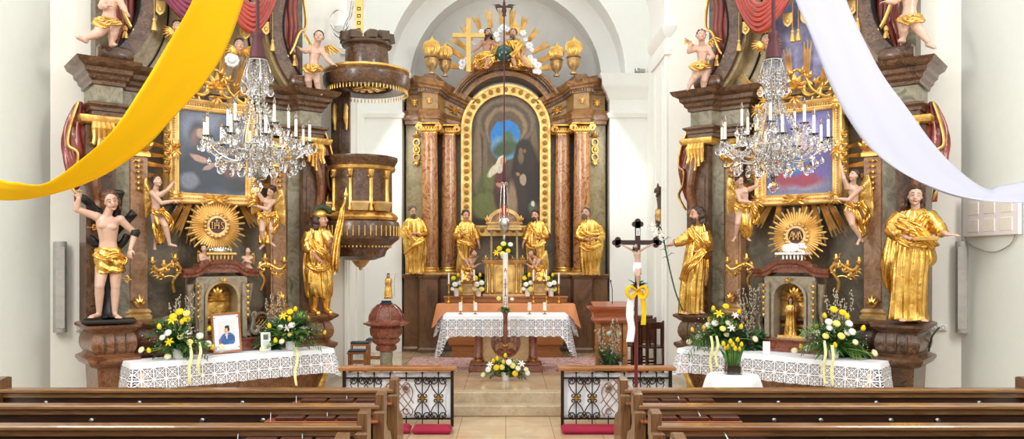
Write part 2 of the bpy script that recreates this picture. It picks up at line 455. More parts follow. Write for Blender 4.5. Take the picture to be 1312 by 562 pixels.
area("added_nave_fill_right", (5.6, 4.5, 5.2), (-2.0, 11, 2.5), 1.6, 3.6, 260)  # its twin on the right, likewise an added fill lamp without a window
area('daylight_chancel_window_left', (-2.5, 14.6, 4.6), (2, 14.8, 1.5), 1.0, 3.0, 40, (1, .98, .95))
area('daylight_chancel_window_right', (2.5, 14.6, 4.6), (-2, 14.8, 1.5), 1.0, 3.0, 40, (1, .98, .95))

# ---------------------------------------------------------------- room
FR = {1: Frame(-4.17, 10.7, 0, R(39)), -1: Frame(4.17, 10.7, 0, R(-39), -1)}      # the two side altars
def wall_poly(name, pts, z0, z1, mat, th=.25):
    b = MB()
    for (x0, y0), (x1, y1) in zip(pts, pts[1:]):
        d = Vector((x1-x0, y1-y0)).normalized(); nx, ny = -d.y*th, d.x*th
        b.add([(x0, y0, z0), (x1, y1, z0), (x1, y1, z1), (x0, y0, z1), (x0+nx, y0+ny, z0), (x1+nx, y1+ny, z0), (x1+nx, y1+ny, z1), (x0+nx, y0+ny, z1)],
              [(0, 1, 2, 3), (7, 6, 5, 4), (0, 4, 5, 1), (3, 2, 6, 7), (0, 3, 7, 4), (1, 5, 6, 2)])
    return struct(b.build(name, mat))
WT = 8.6
wl = FR[1].w((-1.72, .6, 0)); wr = FR[1].w((2.52, .6, 0))       # ends of the slanting wall behind an altar
XC, YC = abs(wl.x), wl.y; XR, YR = abs(wr.x), wr.y
wall_poly('wall_left', [(-XC, 1.0), (-XC, YC)], 0, 7.0, M['wallg'])
wall_poly('wall_right', [(XC, YC), (XC, 1.0)], 0, 7.0, M['wallg'])
wall_poly('wall_left_slant', [(-XC, YC), (-XR, YR)], 0, WT, M['wallc'])
wall_poly('wall_right_slant', [(XR, YR), (XC, YC)], 0, WT, M['wallc'])
b = MB(); b.box(-XC-.3, XC+.3, .5, 18, -.3, 0); struct(b.build('floor', M['floor']))
# chancel floor with two steps
b = MB(); b.box(-2.75, 2.75, 11.05, 17.6, .002, .3, 0, .012); b.box(-2.75, 2.75, 10.82, 11.07, .001, .15, 0, .012)
struct(b.build('floor_chancel_steps', M['step']))
b = MB(); b.box(-2.6, 2.6, 11.2, 17.2, .3, .306); struct(b.build('floor_chancel', M['floor']))
# chancel arch
def arch_wall(name, y0, y1, hw, xo, zs, r, zt, mat, wing=True, cx=0.0):
    b = MB()
    if wing:
        for s in (-1, 1): b.box(min(cx+s*hw, cx+s*xo), max(cx+s*hw, cx+s*xo), y0, y1, 0, zs)
    N = 28; o = []; i = []
    for k in range(N+1):
        a = PI*k/N; x, z = -math.cos(a), math.sin(a)
        i.append((cx+x*r, zs+z*r))
        t = min(xo/abs(x) if abs(x) > 1e-6 else 99, (zt-zs)/z if z > 1e-6 else 99)
        o.append((cx+x*t, zs+z*t))
    o.insert(0, (cx-xo, zs)) if False else None
    b.band(o, i, y0, y1)
    # corners
    for s in (-1, 1):
        q = [p for p in o if (p[0]-cx)*s > 0]
        q = [p for p in q if abs(abs(p[0]-cx)-xo) < 1e-3 or abs(p[1]-zt) < 1e-3]
        hi = max((p for p in q if abs(abs(p[0]-cx)-xo) < 1e-3), key=lambda p: p[1], default=None)
        lo = max((p for p in q if abs(p[1]-zt) < 1e-3), key=lambda p: abs(p[0]-cx), default=None)
        if hi and lo: b.prism([hi, lo, (cx+s*xo, zt)], y0, y1)
    return struct(b.build(name, mat))
arch_wall('wall_chancel_arch', YR-.05, YR+1.15, 2.62, 3.4, 5.95, 2.62, WT, M['wall'])
wall_poly('wall_chancel_left', [(-2.85, YR+1.1), (-2.85, 17.4)], 0, WT, M['wallg'])
wall_poly('wall_chancel_right', [(2.85, 17.4), (2.85, YR+1.1)], 0, WT, M['wallg'])
arch_wall('wall_apse_arch', 15.75, 16.5, 2.1, 2.9, 5.87, 2.42, WT+.2, M['wall'])
arch_wall('wall_apse_inner_arch', 16.42, 17.0, 2.3, 2.9, 5.87, 2.02, WT+.2, M['wall'])
b = MB(); b.box(-2.9, 2.9, 17.0, 17.3, 0, WT+.2); struct(b.build('wall_back', plain('pale apse plaster', '#dcdad6', .85, 0, .03, 8, .02)))
# pier capitals (mouldings of the walls)
CAPP = [(0, 5.02), (.05, 5.02), (.09, 5.10), (.03, 5.14), (.03, 5.38), (.06, 5.42), (.10, 5.52), (.16, 5.60), (.2, 5.66), (.2, 5.74), (.24, 5.87), (0, 5.9)]
for s, nm in ((-1, 'trim_1'), (1, 'trim_2')):
    b = MB(s); b.mold([(2.12, 16.4), (2.12, 15.75), (2.85, 15.75)][::-1] if False else [(2.12, 16.4), (2.12, 15.75), (2.9, 15.75)], [(-o, z) for o, z in CAPP] if False else CAPP)
    o = struct(b.build(nm, M['wall']))
for s, nm in ((-1, 'trim_3'), (1, 'trim_4')):
    b = MB(s); b.mold([(2.62, YR+1.2), (2.62, YR-.05), (2.75, YR-.05)], [(0, 5.5), (.04, 5.5), (.05, 5.6), (.02, 5.62), (.02, 5.78), (.08, 5.86), (.1, 5.95), (0, 5.97)])
    struct(b.build(nm, M['wall']))
    # tall recessed strip on the arch reveal
    b = MB(s); 
    for y0, y1 in ((YR+.22, YR+.27), (YR+.85, YR+.9)): b.box(2.59, 2.62, y0, y1, .3, 5.4)
    struct(b.build(nm.replace('3', '5').replace('4', '6'), M['wallg']))

# ---------------------------------------------------------------- pews
ZROW = [7.53, 6.72, 5.91, 5.10]
hookm = MB(); hookm.lathe([(.012, 0), (.022, .004), (.022, .01), (.01, .014), (.01, .03), (.017, .038), (.012, .048), (.002, .05)], n=12)
hookm.v = [Vector((v[0], -v[2], v[1])) for v in hookm.v]
hook_me = None
def pew(side, Z, label, top, hooks, xin, xout):
    """a bench: back with book shelf facing the viewer, ends"""
    t = thing('pew', label, 'pew', (0, Z, 0), 0, 'wooden pews')
    x0, x1 = (xout, xin) if side < 0 else (xin, xout)
    b = MB(); b.box(x0, x1, -.02, .02, .14, top-.04); b.build('back_panel', M['pewdark'], t)
    b = MB(); b.box(x0, x1, -.075, .06, top-.042, top-.003, 0, .01); b.box(x0, x1, -.045, -.0, top-.085, top-.042); b.build('book_rest', M['pewtop'], t)
    b = MB(); b.box(x0, x1, .02, .43, .42, .46, 0, .008); b.box(x0, x1, .05, .08, .14, .42); b.build('seat', M['pew'], t)
    b = MB(); b.box(x0, x1, -.32, -.16, .16, .2, 0, .01); b.box(x0, x1, -.26, -.22, 0, .16); b.build('kneeler', M['pew'], t)
    # book shelf near the aisle end
    sx = (x1-.95, x1) if side < 0 else (x0, x0+.85)
    b = MB(); b.box(sx[0], sx[1], -.18, -.02, top-.135, top-.115, 0, .004)
    b.build('book_shelf', M['cherry'], t)
    for q in ((sx[0]+.02), (sx[0]+.5)):
        b = MB(); b.tube([(q, -.19, top-.05), (q, -.19, top-.13)] if q == sx[0]+.02 and side > 0 else [(q, -.06, top-.05), (q+.03, -.17, top-.13)], .005, 6); b.build('shelf_bracket', M['silver'], t)
    for q in hooks:
        o = MB(); o.v = list(hookm.v); o.f = list(hookm.f); o.m = list(hookm.m); h = o.build('hook', M['steel'], t); h.location = (q, -.02, top-.14)
    for e, xe in (('in', xin), ('out', xout)):
        a, c = xe-.035, xe+.035
        b = MB()
        # end: tall upright with a stepped lower front post
        b.prism([(-.05, 0), (.1, 0), (.1, top-.1), (.14, top-.05), (.12, top+.13), (-.05, top+.16)][:0] or
                [(-.10, 0), (.08, 0), (.08, top-.22), (.11, top-.12), (.11, top+.09), (.05, top+.105), (-.06, top+.085), (-.06, top-.05), (-.10, top-.07)], a, c, 'x')
        b.prism([(.08, 0), (.46, 0), (.46, .52), (.38, .62), (.2, .68), (.08, .82)], a+.008, c-.008, 'x')
        b.build('bench_end', M['pewend'], t)
        b = MB(); b.box(a-.012, c+.012, -.13, -.055, 0, top-.045, 0, .012); b.box(a-.008, a+.0, -.045, .09, top-.1, top+.07); b.build('end_post', M['pewend'], t)
    return t
for s, sn in ((-1, 'left'), (1, 'right')):
    for i, Z in enumerate(ZROW):
        top = .945
        lab = {(-1, 0): 'farthest dark wooden pew of the left block, before the altar with the framed portrait',
               (-1, 1): 'second wooden pew from the front rail in the left block',
               (-1, 2): 'third wooden pew from the front rail in the left block',
               (-1, 3): 'nearest pew of the left block, only its end post showing at the picture edge',
               (1, 0): 'farthest dark wooden pew of the right block, before the small table with tulips',
               (1, 1): 'second wooden pew from the front rail in the right block',
               (1, 2): 'third wooden pew from the front rail in the right block',
               (1, 3): 'nearest pew of the right block, only its end showing at the picture edge'}[(s, i)]
        hk = {(-1, 0): (-4.42, -3.52, -2.53, -2.0), (-1, 1): (-3.55, -2.6, -2.08), (-1, 2): (-2.3, -3.75), (-1, 3): (), (1, 0): (1.85+.4, 2.62, 3.56, 4.55), (1, 1): (2.3, 2.7, 3.3, 3.7), (1, 2): (2.2, 3.3), (1, 3): ()}[(s, i)]
        xi, xo = (-1.075, -4.87) if s < 0 else (1.135, 5.02)
        pew(s, Z, lab, top, hk, xi, xo)
# hymn books lying on the shelves
k = 0
for s, i, x0, n in ((-1, 0, -1.82, 3), (-1, 1, -1.82, 3), (-1, 2, -1.82, 3), (1, 0, 1.33, 3), (1, 1, 1.33, 3)):
    for j in range(n):
        b = MB(); b.box(-.115, .115, -.06, .04, 0, .03, 0, .004); 
        o = b.build('hymn_book', M['wooddark'])
        nm = {0: 'farthest', 1: 'second', 2: 'third'}[i]
        tag(o, 'dark hymn book on the shelf of the %s %s pew, number %s from the aisle' % (nm, 'left' if s < 0 else 'right', ['one', 'two', 'three', 'four'][j if s > 0 else n-1-j]), 'book', 'hymn books on the pew shelves')
        o.location = (x0+j*.26, ZROW[i]-.11, .945-.115+.001)

# ---------------------------------------------------------------- communion rails
def scroll(b, x, z, w, h, sx, y=0, r=.007):
    """one S scroll: big curl at one end, small at the other"""
    pts = []
    for k in range(15):
        a = R(-330+k*22); rr = w*(.18+.30*k/14)
        pts.append((x+sx*(w*.46-rr*math.cos(a)*1.0), y, z+h*.30+rr*math.sin(a)))
    return pts
def spiral(cx, cz, r0, r1, a0, a1, n=16, y=0):
    return [(cx+lerp(r0, r1, k/n)*math.cos(lerp(a0, a1, k/n)), y, cz+lerp(r0, r1, k/n)*math.sin(lerp(a0, a1, k/n))) for k in range(n+1)]
def heart(b, x, z, s, up):
    """pair of scrolls meeting on a bar: wide curls at one end, small at the other"""
    for q in (-1, 1):
        pts = [(p[0], p[1], p[2]) for p in spiral(0.058, .155, .014, .05, R(200), R(200-330-120), 20)]
        pts = [(abs(p[0]), 0, p[2]) if False else p for p in pts]
        tail = [(.085, 0, .085), (.045, 0, .035), (.012, 0, .0)]
        end = spiral(.04, .0-.02, .03, .012, R(150), R(150+300), 12)
        path = pts+[(.088, 0, .11), (.06, 0, .05), (.028, 0, .012)]+[(p[0]-.0, 0, p[2]) for p in spiral(.036, -.018, .026, .010, R(140), R(140+330), 12)]
        b.tube([(x+q*p[0]*s, 0, z+up*(p[2])*s) for p in path], .0075, 6)
def rail(x0, x1, label, knot):
    t = thing('communion_rail', label, 'railing', ((x0+x1)/2, 10.2, 0), 0, 'communion rails')
    h = (x1-x0)/2
    b = MB(); b.box(-h-.04, h+.04, -.1, .1, .735, .785, 0, .012); b.build('hand_rail', M['oak'], t)
    b = MB()
    for q in (-h+.02, h-.02):
        b = MB(); b.box(q-.02, q+.02, -.02, .02, .0, .735); b.build('post', M['iron'], t)
    b = MB()
    for z in (.1, .63): b.box(-h+.02, h-.02, -.012, .012, z-.01, z+.01)
    b.build('cross_bar', M['iron'], t)
    xs = [-h+.17+k*.205 for k in range(7)]
    xs = [x for x in xs if x < h-.1]
    n = int((2*h-.1)/.2); xs = [-h+.1+.1+(2*h-.4)*k/(n-1) for k in range(n)]
    for x in xs:
        mid = abs(x) < .16
        if mid:
            b = MB(); b.box(x-.007, x+.007, -.007, .007, .02, .14); b.build('baluster', M['iron'], t); b = MB(); b.box(x-.007, x+.007, -.007, .007, .59, .69); b.ell((x, 0, .69), (.013, .013, .018), 8, 6); b.build('baluster', M['iron'], t)
            continue
        b = MB(); b.box(x-.007, x+.007, -.007, .007, .02, .69); b.ell((x, 0, .695), (.013, .013, .018), 8, 6); b.build('baluster', M['iron'], t)
        b = MB(); heart(b, x, .42, 1.12, 1); heart(b, x, .31, 1.12, -1); b.build('scrollwork', M['iron'], t)
        b = MB(); b.box(x-.04, x+.04, -.012, .012, .355, .379); b.box(x-.012, x+.012, -.013, .013, .327, .407); b.build('cross_ornament', M['brass'], t)
    b = MB()                                           # interlaced knot in the middle
    for q in (-1, 1):
        b.tube(catmull([(q*.16, 0, .15), (-q*.02, 0, .36), (-q*.15, 0, .52), (-q*.1, 0, .57), (-q*.05, 0, .52), (q*.12, 0, .3), (q*.19, 0, .2), (q*.15, 0, .13)], 6), .0065, 6)
        b.tube(catmull([(q*.02, 0, .18), (q*.15, 0, .32), (q*.19, 0, .45), (q*.13, 0, .55), (q*.06, 0, .5), (q*.1, 0, .44), (q*.15, 0, .47)], 6), .0065, 6)
        b.tube(catmull([(-q*.2, 0, .3), (-q*.06, 0, .5), (q*.04, 0, .62)], 6), .0065, 6)
        b.ell((q*.1, 0, .5), (.03, .008, .03), 10, 6)
        b.tube(spiral(q*.1, .2, .02, .05, 0, R(330), 14), .0065, 6)
    b.build('knot_ornament', M['rust'], t)
    # white cloth behind the ironwork
    g = [[(-h+.03+(2*h-.06)*j/60, .045+.012*math.sin(j*.55+i*.2)+.006*math.sin(j*1.7), .7-.6*i/12-.012*abs(math.sin(j*.3))*(i == 0)) for j in range(61)] for i in range(13)]
    b = MB(); b.sheet(g, .004); o = b.build('rail_cloth', M['linen'], sharp=180)
    o.location = t.location; tag(o, 'white cloth hung behind the %s communion rail' % ('left' if x0 < 0 else 'right'), 'cloth', 'cloths on the communion rails')
rail(-2.13, -.68, 'wrought iron communion rail with oak top, left of the chancel steps', 0)
rail(.72, 2.17, 'wrought iron communion rail with oak top, right of the chancel steps', 0)
for x0, x1, dy, lab in ((-1.75, -1.2, .0, 'crimson kneeling cushion mostly behind the left pew ends'), (-1.17, -.68, -.03, 'crimson kneeling cushion beside the chancel steps, left rail'), (.7, 1.5, -.03, 'long crimson kneeling cushion in front of the right rail')):
    b = MB(); b.box(x0, x1, 9.72+dy, 9.98+dy, 0.0, .09, 0, .035); tag(b.build('kneeling_cushion', M['crimson']), lab, 'cushion', 'crimson kneeling cushions')
# ---------------------------------------------------------------- shared ornaments
def frame_rect(b, x0, x1, z0, z1, prof):
    rings = []
    for o, y in prof:
        rings.append([(x0-o, y, z0-o), (x1+o, y, z0-o), (x1+o, y, z1+o), (x0-o, y, z1+o)])
    b.loft(rings, False, False)
def leafy(b, x, y, z, s, n=5, a0=90, sp=150, dep=.35):
    """small fan of carved leaves"""
    for k in range(n):
        a = R(a0+sp*(k/(n-1)-.5)) if n > 1 else R(a0)
        L = s*(1-.25*abs(k/(n-1)-.5)*2 if n > 1 else 1)
        c, q = math.cos(a), math.sin(a)
        pts = [(x+c*L*t, y-s*dep*math.sin(t*2.6), z+q*L*t) for t in (0, .25, .5, .75, 1)]
        b.tube(pts, [s*.07, s*.15, s*.17, s*.12, s*.03], 6, True, .6)
def cscroll(b, x, y, z, s, a0, turn=1, r=.12, tail=1.2):
    """C-scroll with curled ends, a0 = direction of its tail"""
    pts = []
    for k in range(22):
        t = k/21; a = a0+turn*(t*5.4); rr = s*(.16+.34*t)
        pts.append((x+rr*math.cos(a), y, z+rr*math.sin(a)))
    e = Vector(pts[-1]); d = (e-Vector(pts[-2])).normalized()
    for k in range(1, 6):
        t = k/5; nd = Vector((d.x*math.cos(-turn*t*.9)-d.z*math.sin(-turn*t*.9), 0, d.x*math.sin(-turn*t*.9)+d.z*math.cos(-turn*t*.9)))
        e = e+nd*s*tail/5; pts.append(tuple(e))
    b.tube(pts, [s*r*(.6+.6*math.sin(PI*min(1, k/20))) for k in range(len(pts))], 7)
def pendant(b, x, y, z, h, w):
    """hanging spray of gilt flowers"""
    n = max(3, int(h/.06))
    for k in range(n):
        t = k/(n-1); zz = z-h*t; ww = w*(1-.6*t)
        b.ell((x, y-.02, zz), (.022, .02, .026), 8, 6)
        for q in (-1, 1):
            b.tube([(x, y, zz), (x+q*ww*.6, y-.02, zz+.012), (x+q*ww, y-.005, zz-.02)], [.008, .014, .003], 5)
def raybundle(b, p0, p1, w, y, n=5, jit=.18):
    """a sheaf of gilt rays from p0 to p1 (x,z)"""
    p0 = Vector((p0[0], p0[1])); p1 = Vector((p1[0], p1[1])); d = p1-p0; L = d.length; d.normalize(); nn = Vector((-d.y, d.x))
    for k in range(n):
        o = (k-(n-1)/2)/n; a = p0+nn*w*o*.6; e = p1+nn*w*o*1.3-d*L*jit*(k % 2+.5*abs(o))
        h = w/n*.52
        b.loft([[(a.x-nn.x*h*.7, y, a.y-nn.y*h*.7), (a.x, y-.022, a.y), (a.x+nn.x*h*.7, y, a.y+nn.y*h*.7), (a.x, y+.006, a.y)],
                [(e.x-nn.x*h, y, e.y-nn.y*h), (e.x, y-.026, e.y), (e.x+nn.x*h, y, e.y+nn.y*h), (e.x, y+.006, e.y)],
                [(e.x+d.x*h*2-nn.x*.001, y, e.y+d.y*h*2), (e.x+d.x*h*2, y-.004, e.y+d.y*h*2), (e.x+d.x*h*2+nn.x*.001, y, e.y+d.y*h*2), (e.x+d.x*h*2, y, e.y+d.y*h*2)]], True, True)
def swag_tubes(b, p0, pm, p1, n, r, spread, y0=0.0):
    for k in range(n):
        t = k/(n-1)-.5
        a = Vector(p0)+Vector((-t*spread*.5, 0, -t*spread*.1)); c = Vector(p1)+Vector((t*spread*.5, 0, -t*spread*.1))
        m = Vector(pm)+Vector((0, -.03*math.cos(t*3), -t*spread*1.0))
        q = catmull([a, a.lerp(m, .5)+Vector((0, -.03, -(m-a).length*.12)), m, c.lerp(m, .5)+Vector((0, -.03, -(m-c).length*.12)), c], 5)
        b.tube(q, [r*(.75+.45*math.sin(PI*i/(len(q)-1))) for i in range(len(q))], 8, True, .9)
def silhouette(b, rows, fr, off, depth=.6, n=96, amp=.02, kn=(11, 19), seed=0, sub=5, top=True, dmax=.5, ampf=None, twist=.8, kz=0, minamp=.15, ratio=None):
    """cloth-covered volume: rows of (py, px left, px right[, depth shift]) traced from top to bottom, rounded in depth, with folds"""
    rnd = random.Random(seed); ph = [rnd.uniform(0, 6.28) for _ in range(8)]
    K = []
    for r in rows:
        a = fr.at(r[1], r[0], off+(r[3] if len(r) > 3 else 0)); c = fr.at(r[2], r[0], off+(r[3] if len(r) > 3 else 0))
        K.append(((a+c)/2, abs(c.x-a.x)/2))
    C = catmull([k[0] for k in K], sub); W = [v.x for v in catmull([(k[1], 0, 0) for k in K], sub)]
    N = len(C); rings = []
    for i, (c, w) in enumerate(zip(C, W)):
        t = i/(N-1); w = max(w, .004); dp = min(w*depth, dmax)
        am = 1.55*amp*(ampf(t) if ampf else (minamp+(1-minamp)*t))*min(1, w/.1)
        ring = []
        for j in range(n):
            a = 2*PI*j/n
            wz = twist*math.sin(2.2*t+ph[0])+.35*math.sin(7*t+ph[1]+a)
            f1 = abs(math.sin(a*kn[0]/2+ph[2]+wz)); f2 = abs(math.sin(a*kn[1]/2+ph[3]-wz*.8+2*t))
            f = .68*f1**.65+.32*f2**.7
            if kz: f = .55*f+.45*abs(math.sin(kz*t*3+1.4*math.sin(a+ph[4])+ph[5]+a*.7))**.8
            q = -am*(1-f)
            ca, sa = math.cos(a), math.sin(a)
            p = 0.86                                        # slightly squared section
            ring.append((c.x+(w+q)*math.copysign(abs(ca)**p, ca), c.y-(dp+q)*math.copysign(abs(sa)**p, sa), c.z+.012*math.sin(a*5+ph[6])*(i == N-1)))
        rings.append(ring)
    b.loft(rings, top, True)
    return C, W


# ---------------------------------------------------------------- the two side altars
UC = .15
PED = [(-.07, 0), (-.03, .84), (.05, .875), (.09, .93), (.09, .965), (.02, .99), (.0, 1.01), (.035, 1.06), (.05, 1.12), (.045, 1.18), (.02, 1.25), (0, 1.275), (.03, 1.29), (.05, 1.31), (.1, 1.345), (.1, 1.375), (.06, 1.39), (.02, 1.40), (-.5, 1.402)]
def altar(s):
    A = FR[s]
    lab = ('tall brown marbled side altar with a dark framed painting, behind the table with the framed portrait' if s < 0 else '')
    left = s > 0                                            # FR[1] is the altar at the left of the photo
    lab = ('tall marbled side altar with the dark blue grey painting, behind the yellow banner' if left else 'tall marbled side altar with the blue and red painting, behind the white banner')
    t = thing('side_altar_retable', lab, 'altar', A.o, A.th, 'side altars')
    def D(d): return UC+d
    def bld(b, name, mat, **k): return b.build(name, mat, t, **k)
    nb = lambda: MB(s)
    # back body
    b = nb(); b.box(D(-1.42), D(1.42), .22, .5, 0, 6.6); bld(b, 'back_panel', M['back'])
    b = nb(); b.box(D(-1.2), D(1.2), .16, .22, 4.5, 6.6); bld(b, 'upper_panel', M['cream'])
    for q in (-1, 1):
        def X(a, c): return (D(a), D(c)) if q > 0 else (D(-c), D(-a))
        x0, x1 = X(.84, 1.08); b = nb(); b.box(x0, x1, .02, .22, 1.4, 3.95); b.box(x0+.03, x1-.03, .005, .03, 1.62, 3.5, 0, .008); bld(b, 'pilaster', M['orange'])
        x0, x1 = X(1.08, 1.26); b = nb(); b.box(x0, x1, -.02, .22, 1.4, 3.97); bld(b, 'pilaster_side', M['greencol'])
        x0, x1 = X(1.26, 1.60); b = nb(); b.box(x0, x1, -.16, .25, 1.4, 3.97); b.box(x0+.05, x1-.05, -.18, -.15, 1.6, 3.4, 0, .01); bld(b, 'pier', M['brown'])
        # gilt base, capital, sprays
        x0, x1 = X(.83, 1.09); b = nb(); b.mold([(x0, .2), (x0, .0), (x1, .0), (x1, .2)], [(0, 1.4), (.03, 1.4), (.035, 1.44), (.01, 1.46), (.03, 1.49), (.0, 1.53)]); bld(b, 'pilaster_base', M['goldd'])
        xm = (x0+x1)/2
        b = nb(); b.mold([(x0, .2), (x0, .0), (x1, .0), (x1, .2)], [(0, 3.52), (.02, 3.53), (.02, 3.57), (0, 3.6), (0, 3.86), (.03, 3.88), (.05, 3.93), (0, 3.95)])
        for k in (-1, 0, 1): leafy(b, xm+k*.09, -.02, 3.6, .2, 3, 90, 70)
        for k in (-1, 1): cscroll(b, xm+k*.1, -.05, 3.8, .09, R(90), k, .22, .4)
        bld(b, 'capital', M['gold'])
        b = nb(); pendant(b, xm, -.01, 3.46, .36, .07); bld(b, 'gilt_spray', M['gold'])
        b = nb(); leafy(b, xm, -.02, 1.56, .16, 5, 90, 90); leafy(b, xm, -.03, 1.56, .1, 3, 90, 60); bld(b, 'gilt_leaf_spray', M['gold'])
        x0, x1 = X(1.22, 1.62); xm = (x0+x1)/2
        b = nb(); b.mold([(x0, .2), (x0, -.2), (x1, -.2), (x1, .2)], [(0, 3.86), (.04, 3.88), (.06, 3.93), (.06, 3.96), (0, 3.98)])
        for k in range(-2, 3):
            b.tube([(xm+k*.05, -.24, 3.87), (xm+k*.055, -.28, 3.8), (xm+k*.05, -.25, 3.68), (xm+k*.06, -.27, 3.6-.06*(2-abs(k))), (xm+k*.075, -.24, 3.62-.06*(2-abs(k)))], [.03, .034, .028, .026, .008], 7)
        bld(b, 'bracket_capital', M['gold'])
        # scroll console down the pier
        b = nb()
        xo = D(q*1.44)
        pts = [(xo, -.22, 3.66), (xo+q*.03, -.27, 3.4), (xo+q*.06, -.25, 3.15), (xo+q*.03, -.2, 2.9), (xo, -.22, 2.8)]
        b.tube(catmull(pts, 5), [.05]*21, 8, True, 1.4)
        b.lathe([(.0, -.1), (.05, -.1), (.075, -.06), (.075, .06), (.05, .1), (0, .1)], n=16)
        n0 = len(b.v)-16*6
        for i in range(n0, len(b.v)):
            v = b.v[i]; b.v[i] = Vector((v.z+xo, v.x-.24, v.y+2.84))
        bld(b, 'scroll_console', M['redbrown'])
        # drapery hanging outside the pier
        b = nb()
        rings = []
        for i in range(25):
            k = i/24; z = lerp(4.16, 2.9, k); w = .03+.12*math.sin(PI*min(1, k*1.15))**.7*(1 if k < .9 else .8); ring = []
            for j in range(56):
                a = 2*PI*j/56; ww = w*(1+.1*math.sin(2*a+k*7)-.22*(1-abs(math.sin(4.5*a+2.2*math.sin(k*6)))))
                ring.append((D(q*(1.60+.06*math.sin(k*2.6)))+q*.03+ww*math.cos(a), .05+ww*.6*math.sin(a), z))
            rings.append(ring)
        b.loft(rings, True, True); bld(b, 'drapery', M['reddrape'])
        b = nb()
        b.tube(catmull([(D(q*1.66), .0, 4.14), (D(q*1.75), -.05, 3.85), (D(q*1.78), -.05, 3.6), (D(q*1.68), -.09, 3.5), (D(q*1.7), -.08, 3.3), (D(q*1.78), -.06, 3.15), (D(q*1.7), -.09, 3.0), (D(q*1.66), -.06, 2.92)], 5), .018, 6, True, 1.6); bld(b, 'drapery_fringe', M['gold'])
    # pedestal zone
    path = [(D(-1.55), .3), (D(-1.55), -.42), (D(-1.12), -.42), (D(-1.0), -.08), (D(1.0), -.08), (D(1.12), -.42), (D(1.55), -.42), (D(1.55), .3)]
    b = nb(); b.mold(path, PED); bld(b, 'pedestal', M['redbrown'] if left else M['brown'])
    for q in (-1, 1):
        b = nb()
        for k in (-.12, .0, .12): b.tube([(D(q*1.33)+k, -.425-o, z) for o, z in ((.0, 1.02), (.045, 1.08), (.058, 1.13), (.05, 1.19), (.02, 1.26))], .011, 6)
        bld(b, 'pedestal_rib', M['brown'])
    # entablature
    for q in (-1, 1):
        pa = [(D(-1.52), .4), (D(-1.52), -.2), (D(-1.19), -.2), (D(-1.14), -.02), (D(-.72), -.02), (D(-.72), .3)]
        if q > 0: pa = [(2*UC-x, y) for x, y in reversed(pa)]
        b = nb(); b.mold(pa, [(-.05, 3.96), (.03, 3.97), (.03, 4.02), (.05, 4.03), (.05, 4.07), (.09, 4.1), (.09, 4.12), (-.0, 4.15)]); bld(b, 'architrave', M['brown'])
        b = nb(); b.mold(pa, [(0, 4.12), (0, 4.37)]); bld(b, 'frieze', M['greencol'])
        b = nb(); b.mold(pa, [(0, 4.35), (.03, 4.36), (.035, 4.4), (.07, 4.43), (.08, 4.47), (.12, 4.5), (.13, 4.55), (.2, 4.59), (.21, 4.61), (.23, 4.65), (-.5, 4.66)])
        b.prism([(x, y) for x, y in pa], 4.60, 4.655, 'z'); bld(b, 'cornice', M['brown'])
    # volutes of the upper storey
    for q in (-1, 1):
        cv = [(1.26, 4.70), (1.16, 4.78), (1.0, 5.0), (.88, 5.3), (.85, 5.6), (.9, 5.95), (1.0, 6.3), (1.15, 6.5)]
        c = catmull([(x, 0, z) for x, z in cv], 5)
        def strip(off0, off1, y0, y1, name, mat):
            b = nb(); rings = []
            for i, p in enumerate(c):
                d = (c[min(i+1, len(c)-1)]-c[max(i-1, 0)]).normalized(); nn = Vector((-d.z, 0, d.x))
                a = p+nn*off0; e = p+nn*off1
                rings.append([(D(q*a.x), y0, a.z), (D(q*a.x), y1, a.z), (D(q*e.x), y1, e.z), (D(q*e.x), y0, e.z)])
            b.loft(rings, True, True); return bld(b, name, mat)
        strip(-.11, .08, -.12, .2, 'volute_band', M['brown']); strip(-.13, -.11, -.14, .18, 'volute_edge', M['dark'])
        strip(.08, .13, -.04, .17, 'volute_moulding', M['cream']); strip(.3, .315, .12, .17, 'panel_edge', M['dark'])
        b = nb()                                            # rolled end on the cornice
        b.lathe([(.02, -.2), (.075, -.2), (.105, -.17), (.11, 0), (.105, .15), (.08, .2), (.05, .19), (.05, .15), (.07, .12), (.05, .22), (0, .22)], n=20)
        for i, v in enumerate(b.v): b.v[i] = Vector((D(q*1.27)+(v.z if left else v.z), -.12+v.x*.9, 4.775+v.y))
        bld(b, 'rolled_scroll', M['brown'])
    # red drapery behind the volutes
    for q in (-1, 1):
        b = nb()
        rows = [(6.5, 1.16, .2), (6.2, 1.13, .2), (5.9, 1.1, .18), (5.6, 1.13, .16), (5.3, 1.12, .13), (5.05, 1.2, .1), (4.85, 1.24, .05), (4.72, 1.26, .025)]
        cc = catmull([(x, w, z) for z, x, w in rows], 5); rings = []
        for i, p in enumerate(cc):
            ring = []
            for j in range(48):
                a = 2*PI*j/48; f = -.03*(1-abs(math.sin(a*4+1.2*math.sin(i*.12))))*min(1, p.y/.1)
                ring.append((D(q*p.x)+(p.y+f)*math.cos(a), .06+(p.y*.6+f)*math.sin(a), p.z))
            rings.append(ring)
        b.loft(rings, True, True); bld(b, 'drapery', M['reddrape'])
        b = nb()
        b.tube(catmull([(D(q*1.24), -.08, 6.3), (D(q*1.33), -.06, 5.9), (D(q*1.32), -.1, 5.6), (D(q*1.22), -.1, 5.5), (D(q*1.12), -.1, 5.25), (D(q*1.0), -.08, 5.06)], 5), .02, 6, True, 1.8)
        b.ell((D(q*1.14), -.12, 5.12), (.03, .03, .05), 8, 6); b.lathe([(.0, 5.0), (.04, 5.0), (.035, 5.06), (.015, 5.1), (0, 5.11)], D(q*1.14), -.12, 10)
        bld(b, 'drapery_fringe', M['gold'])
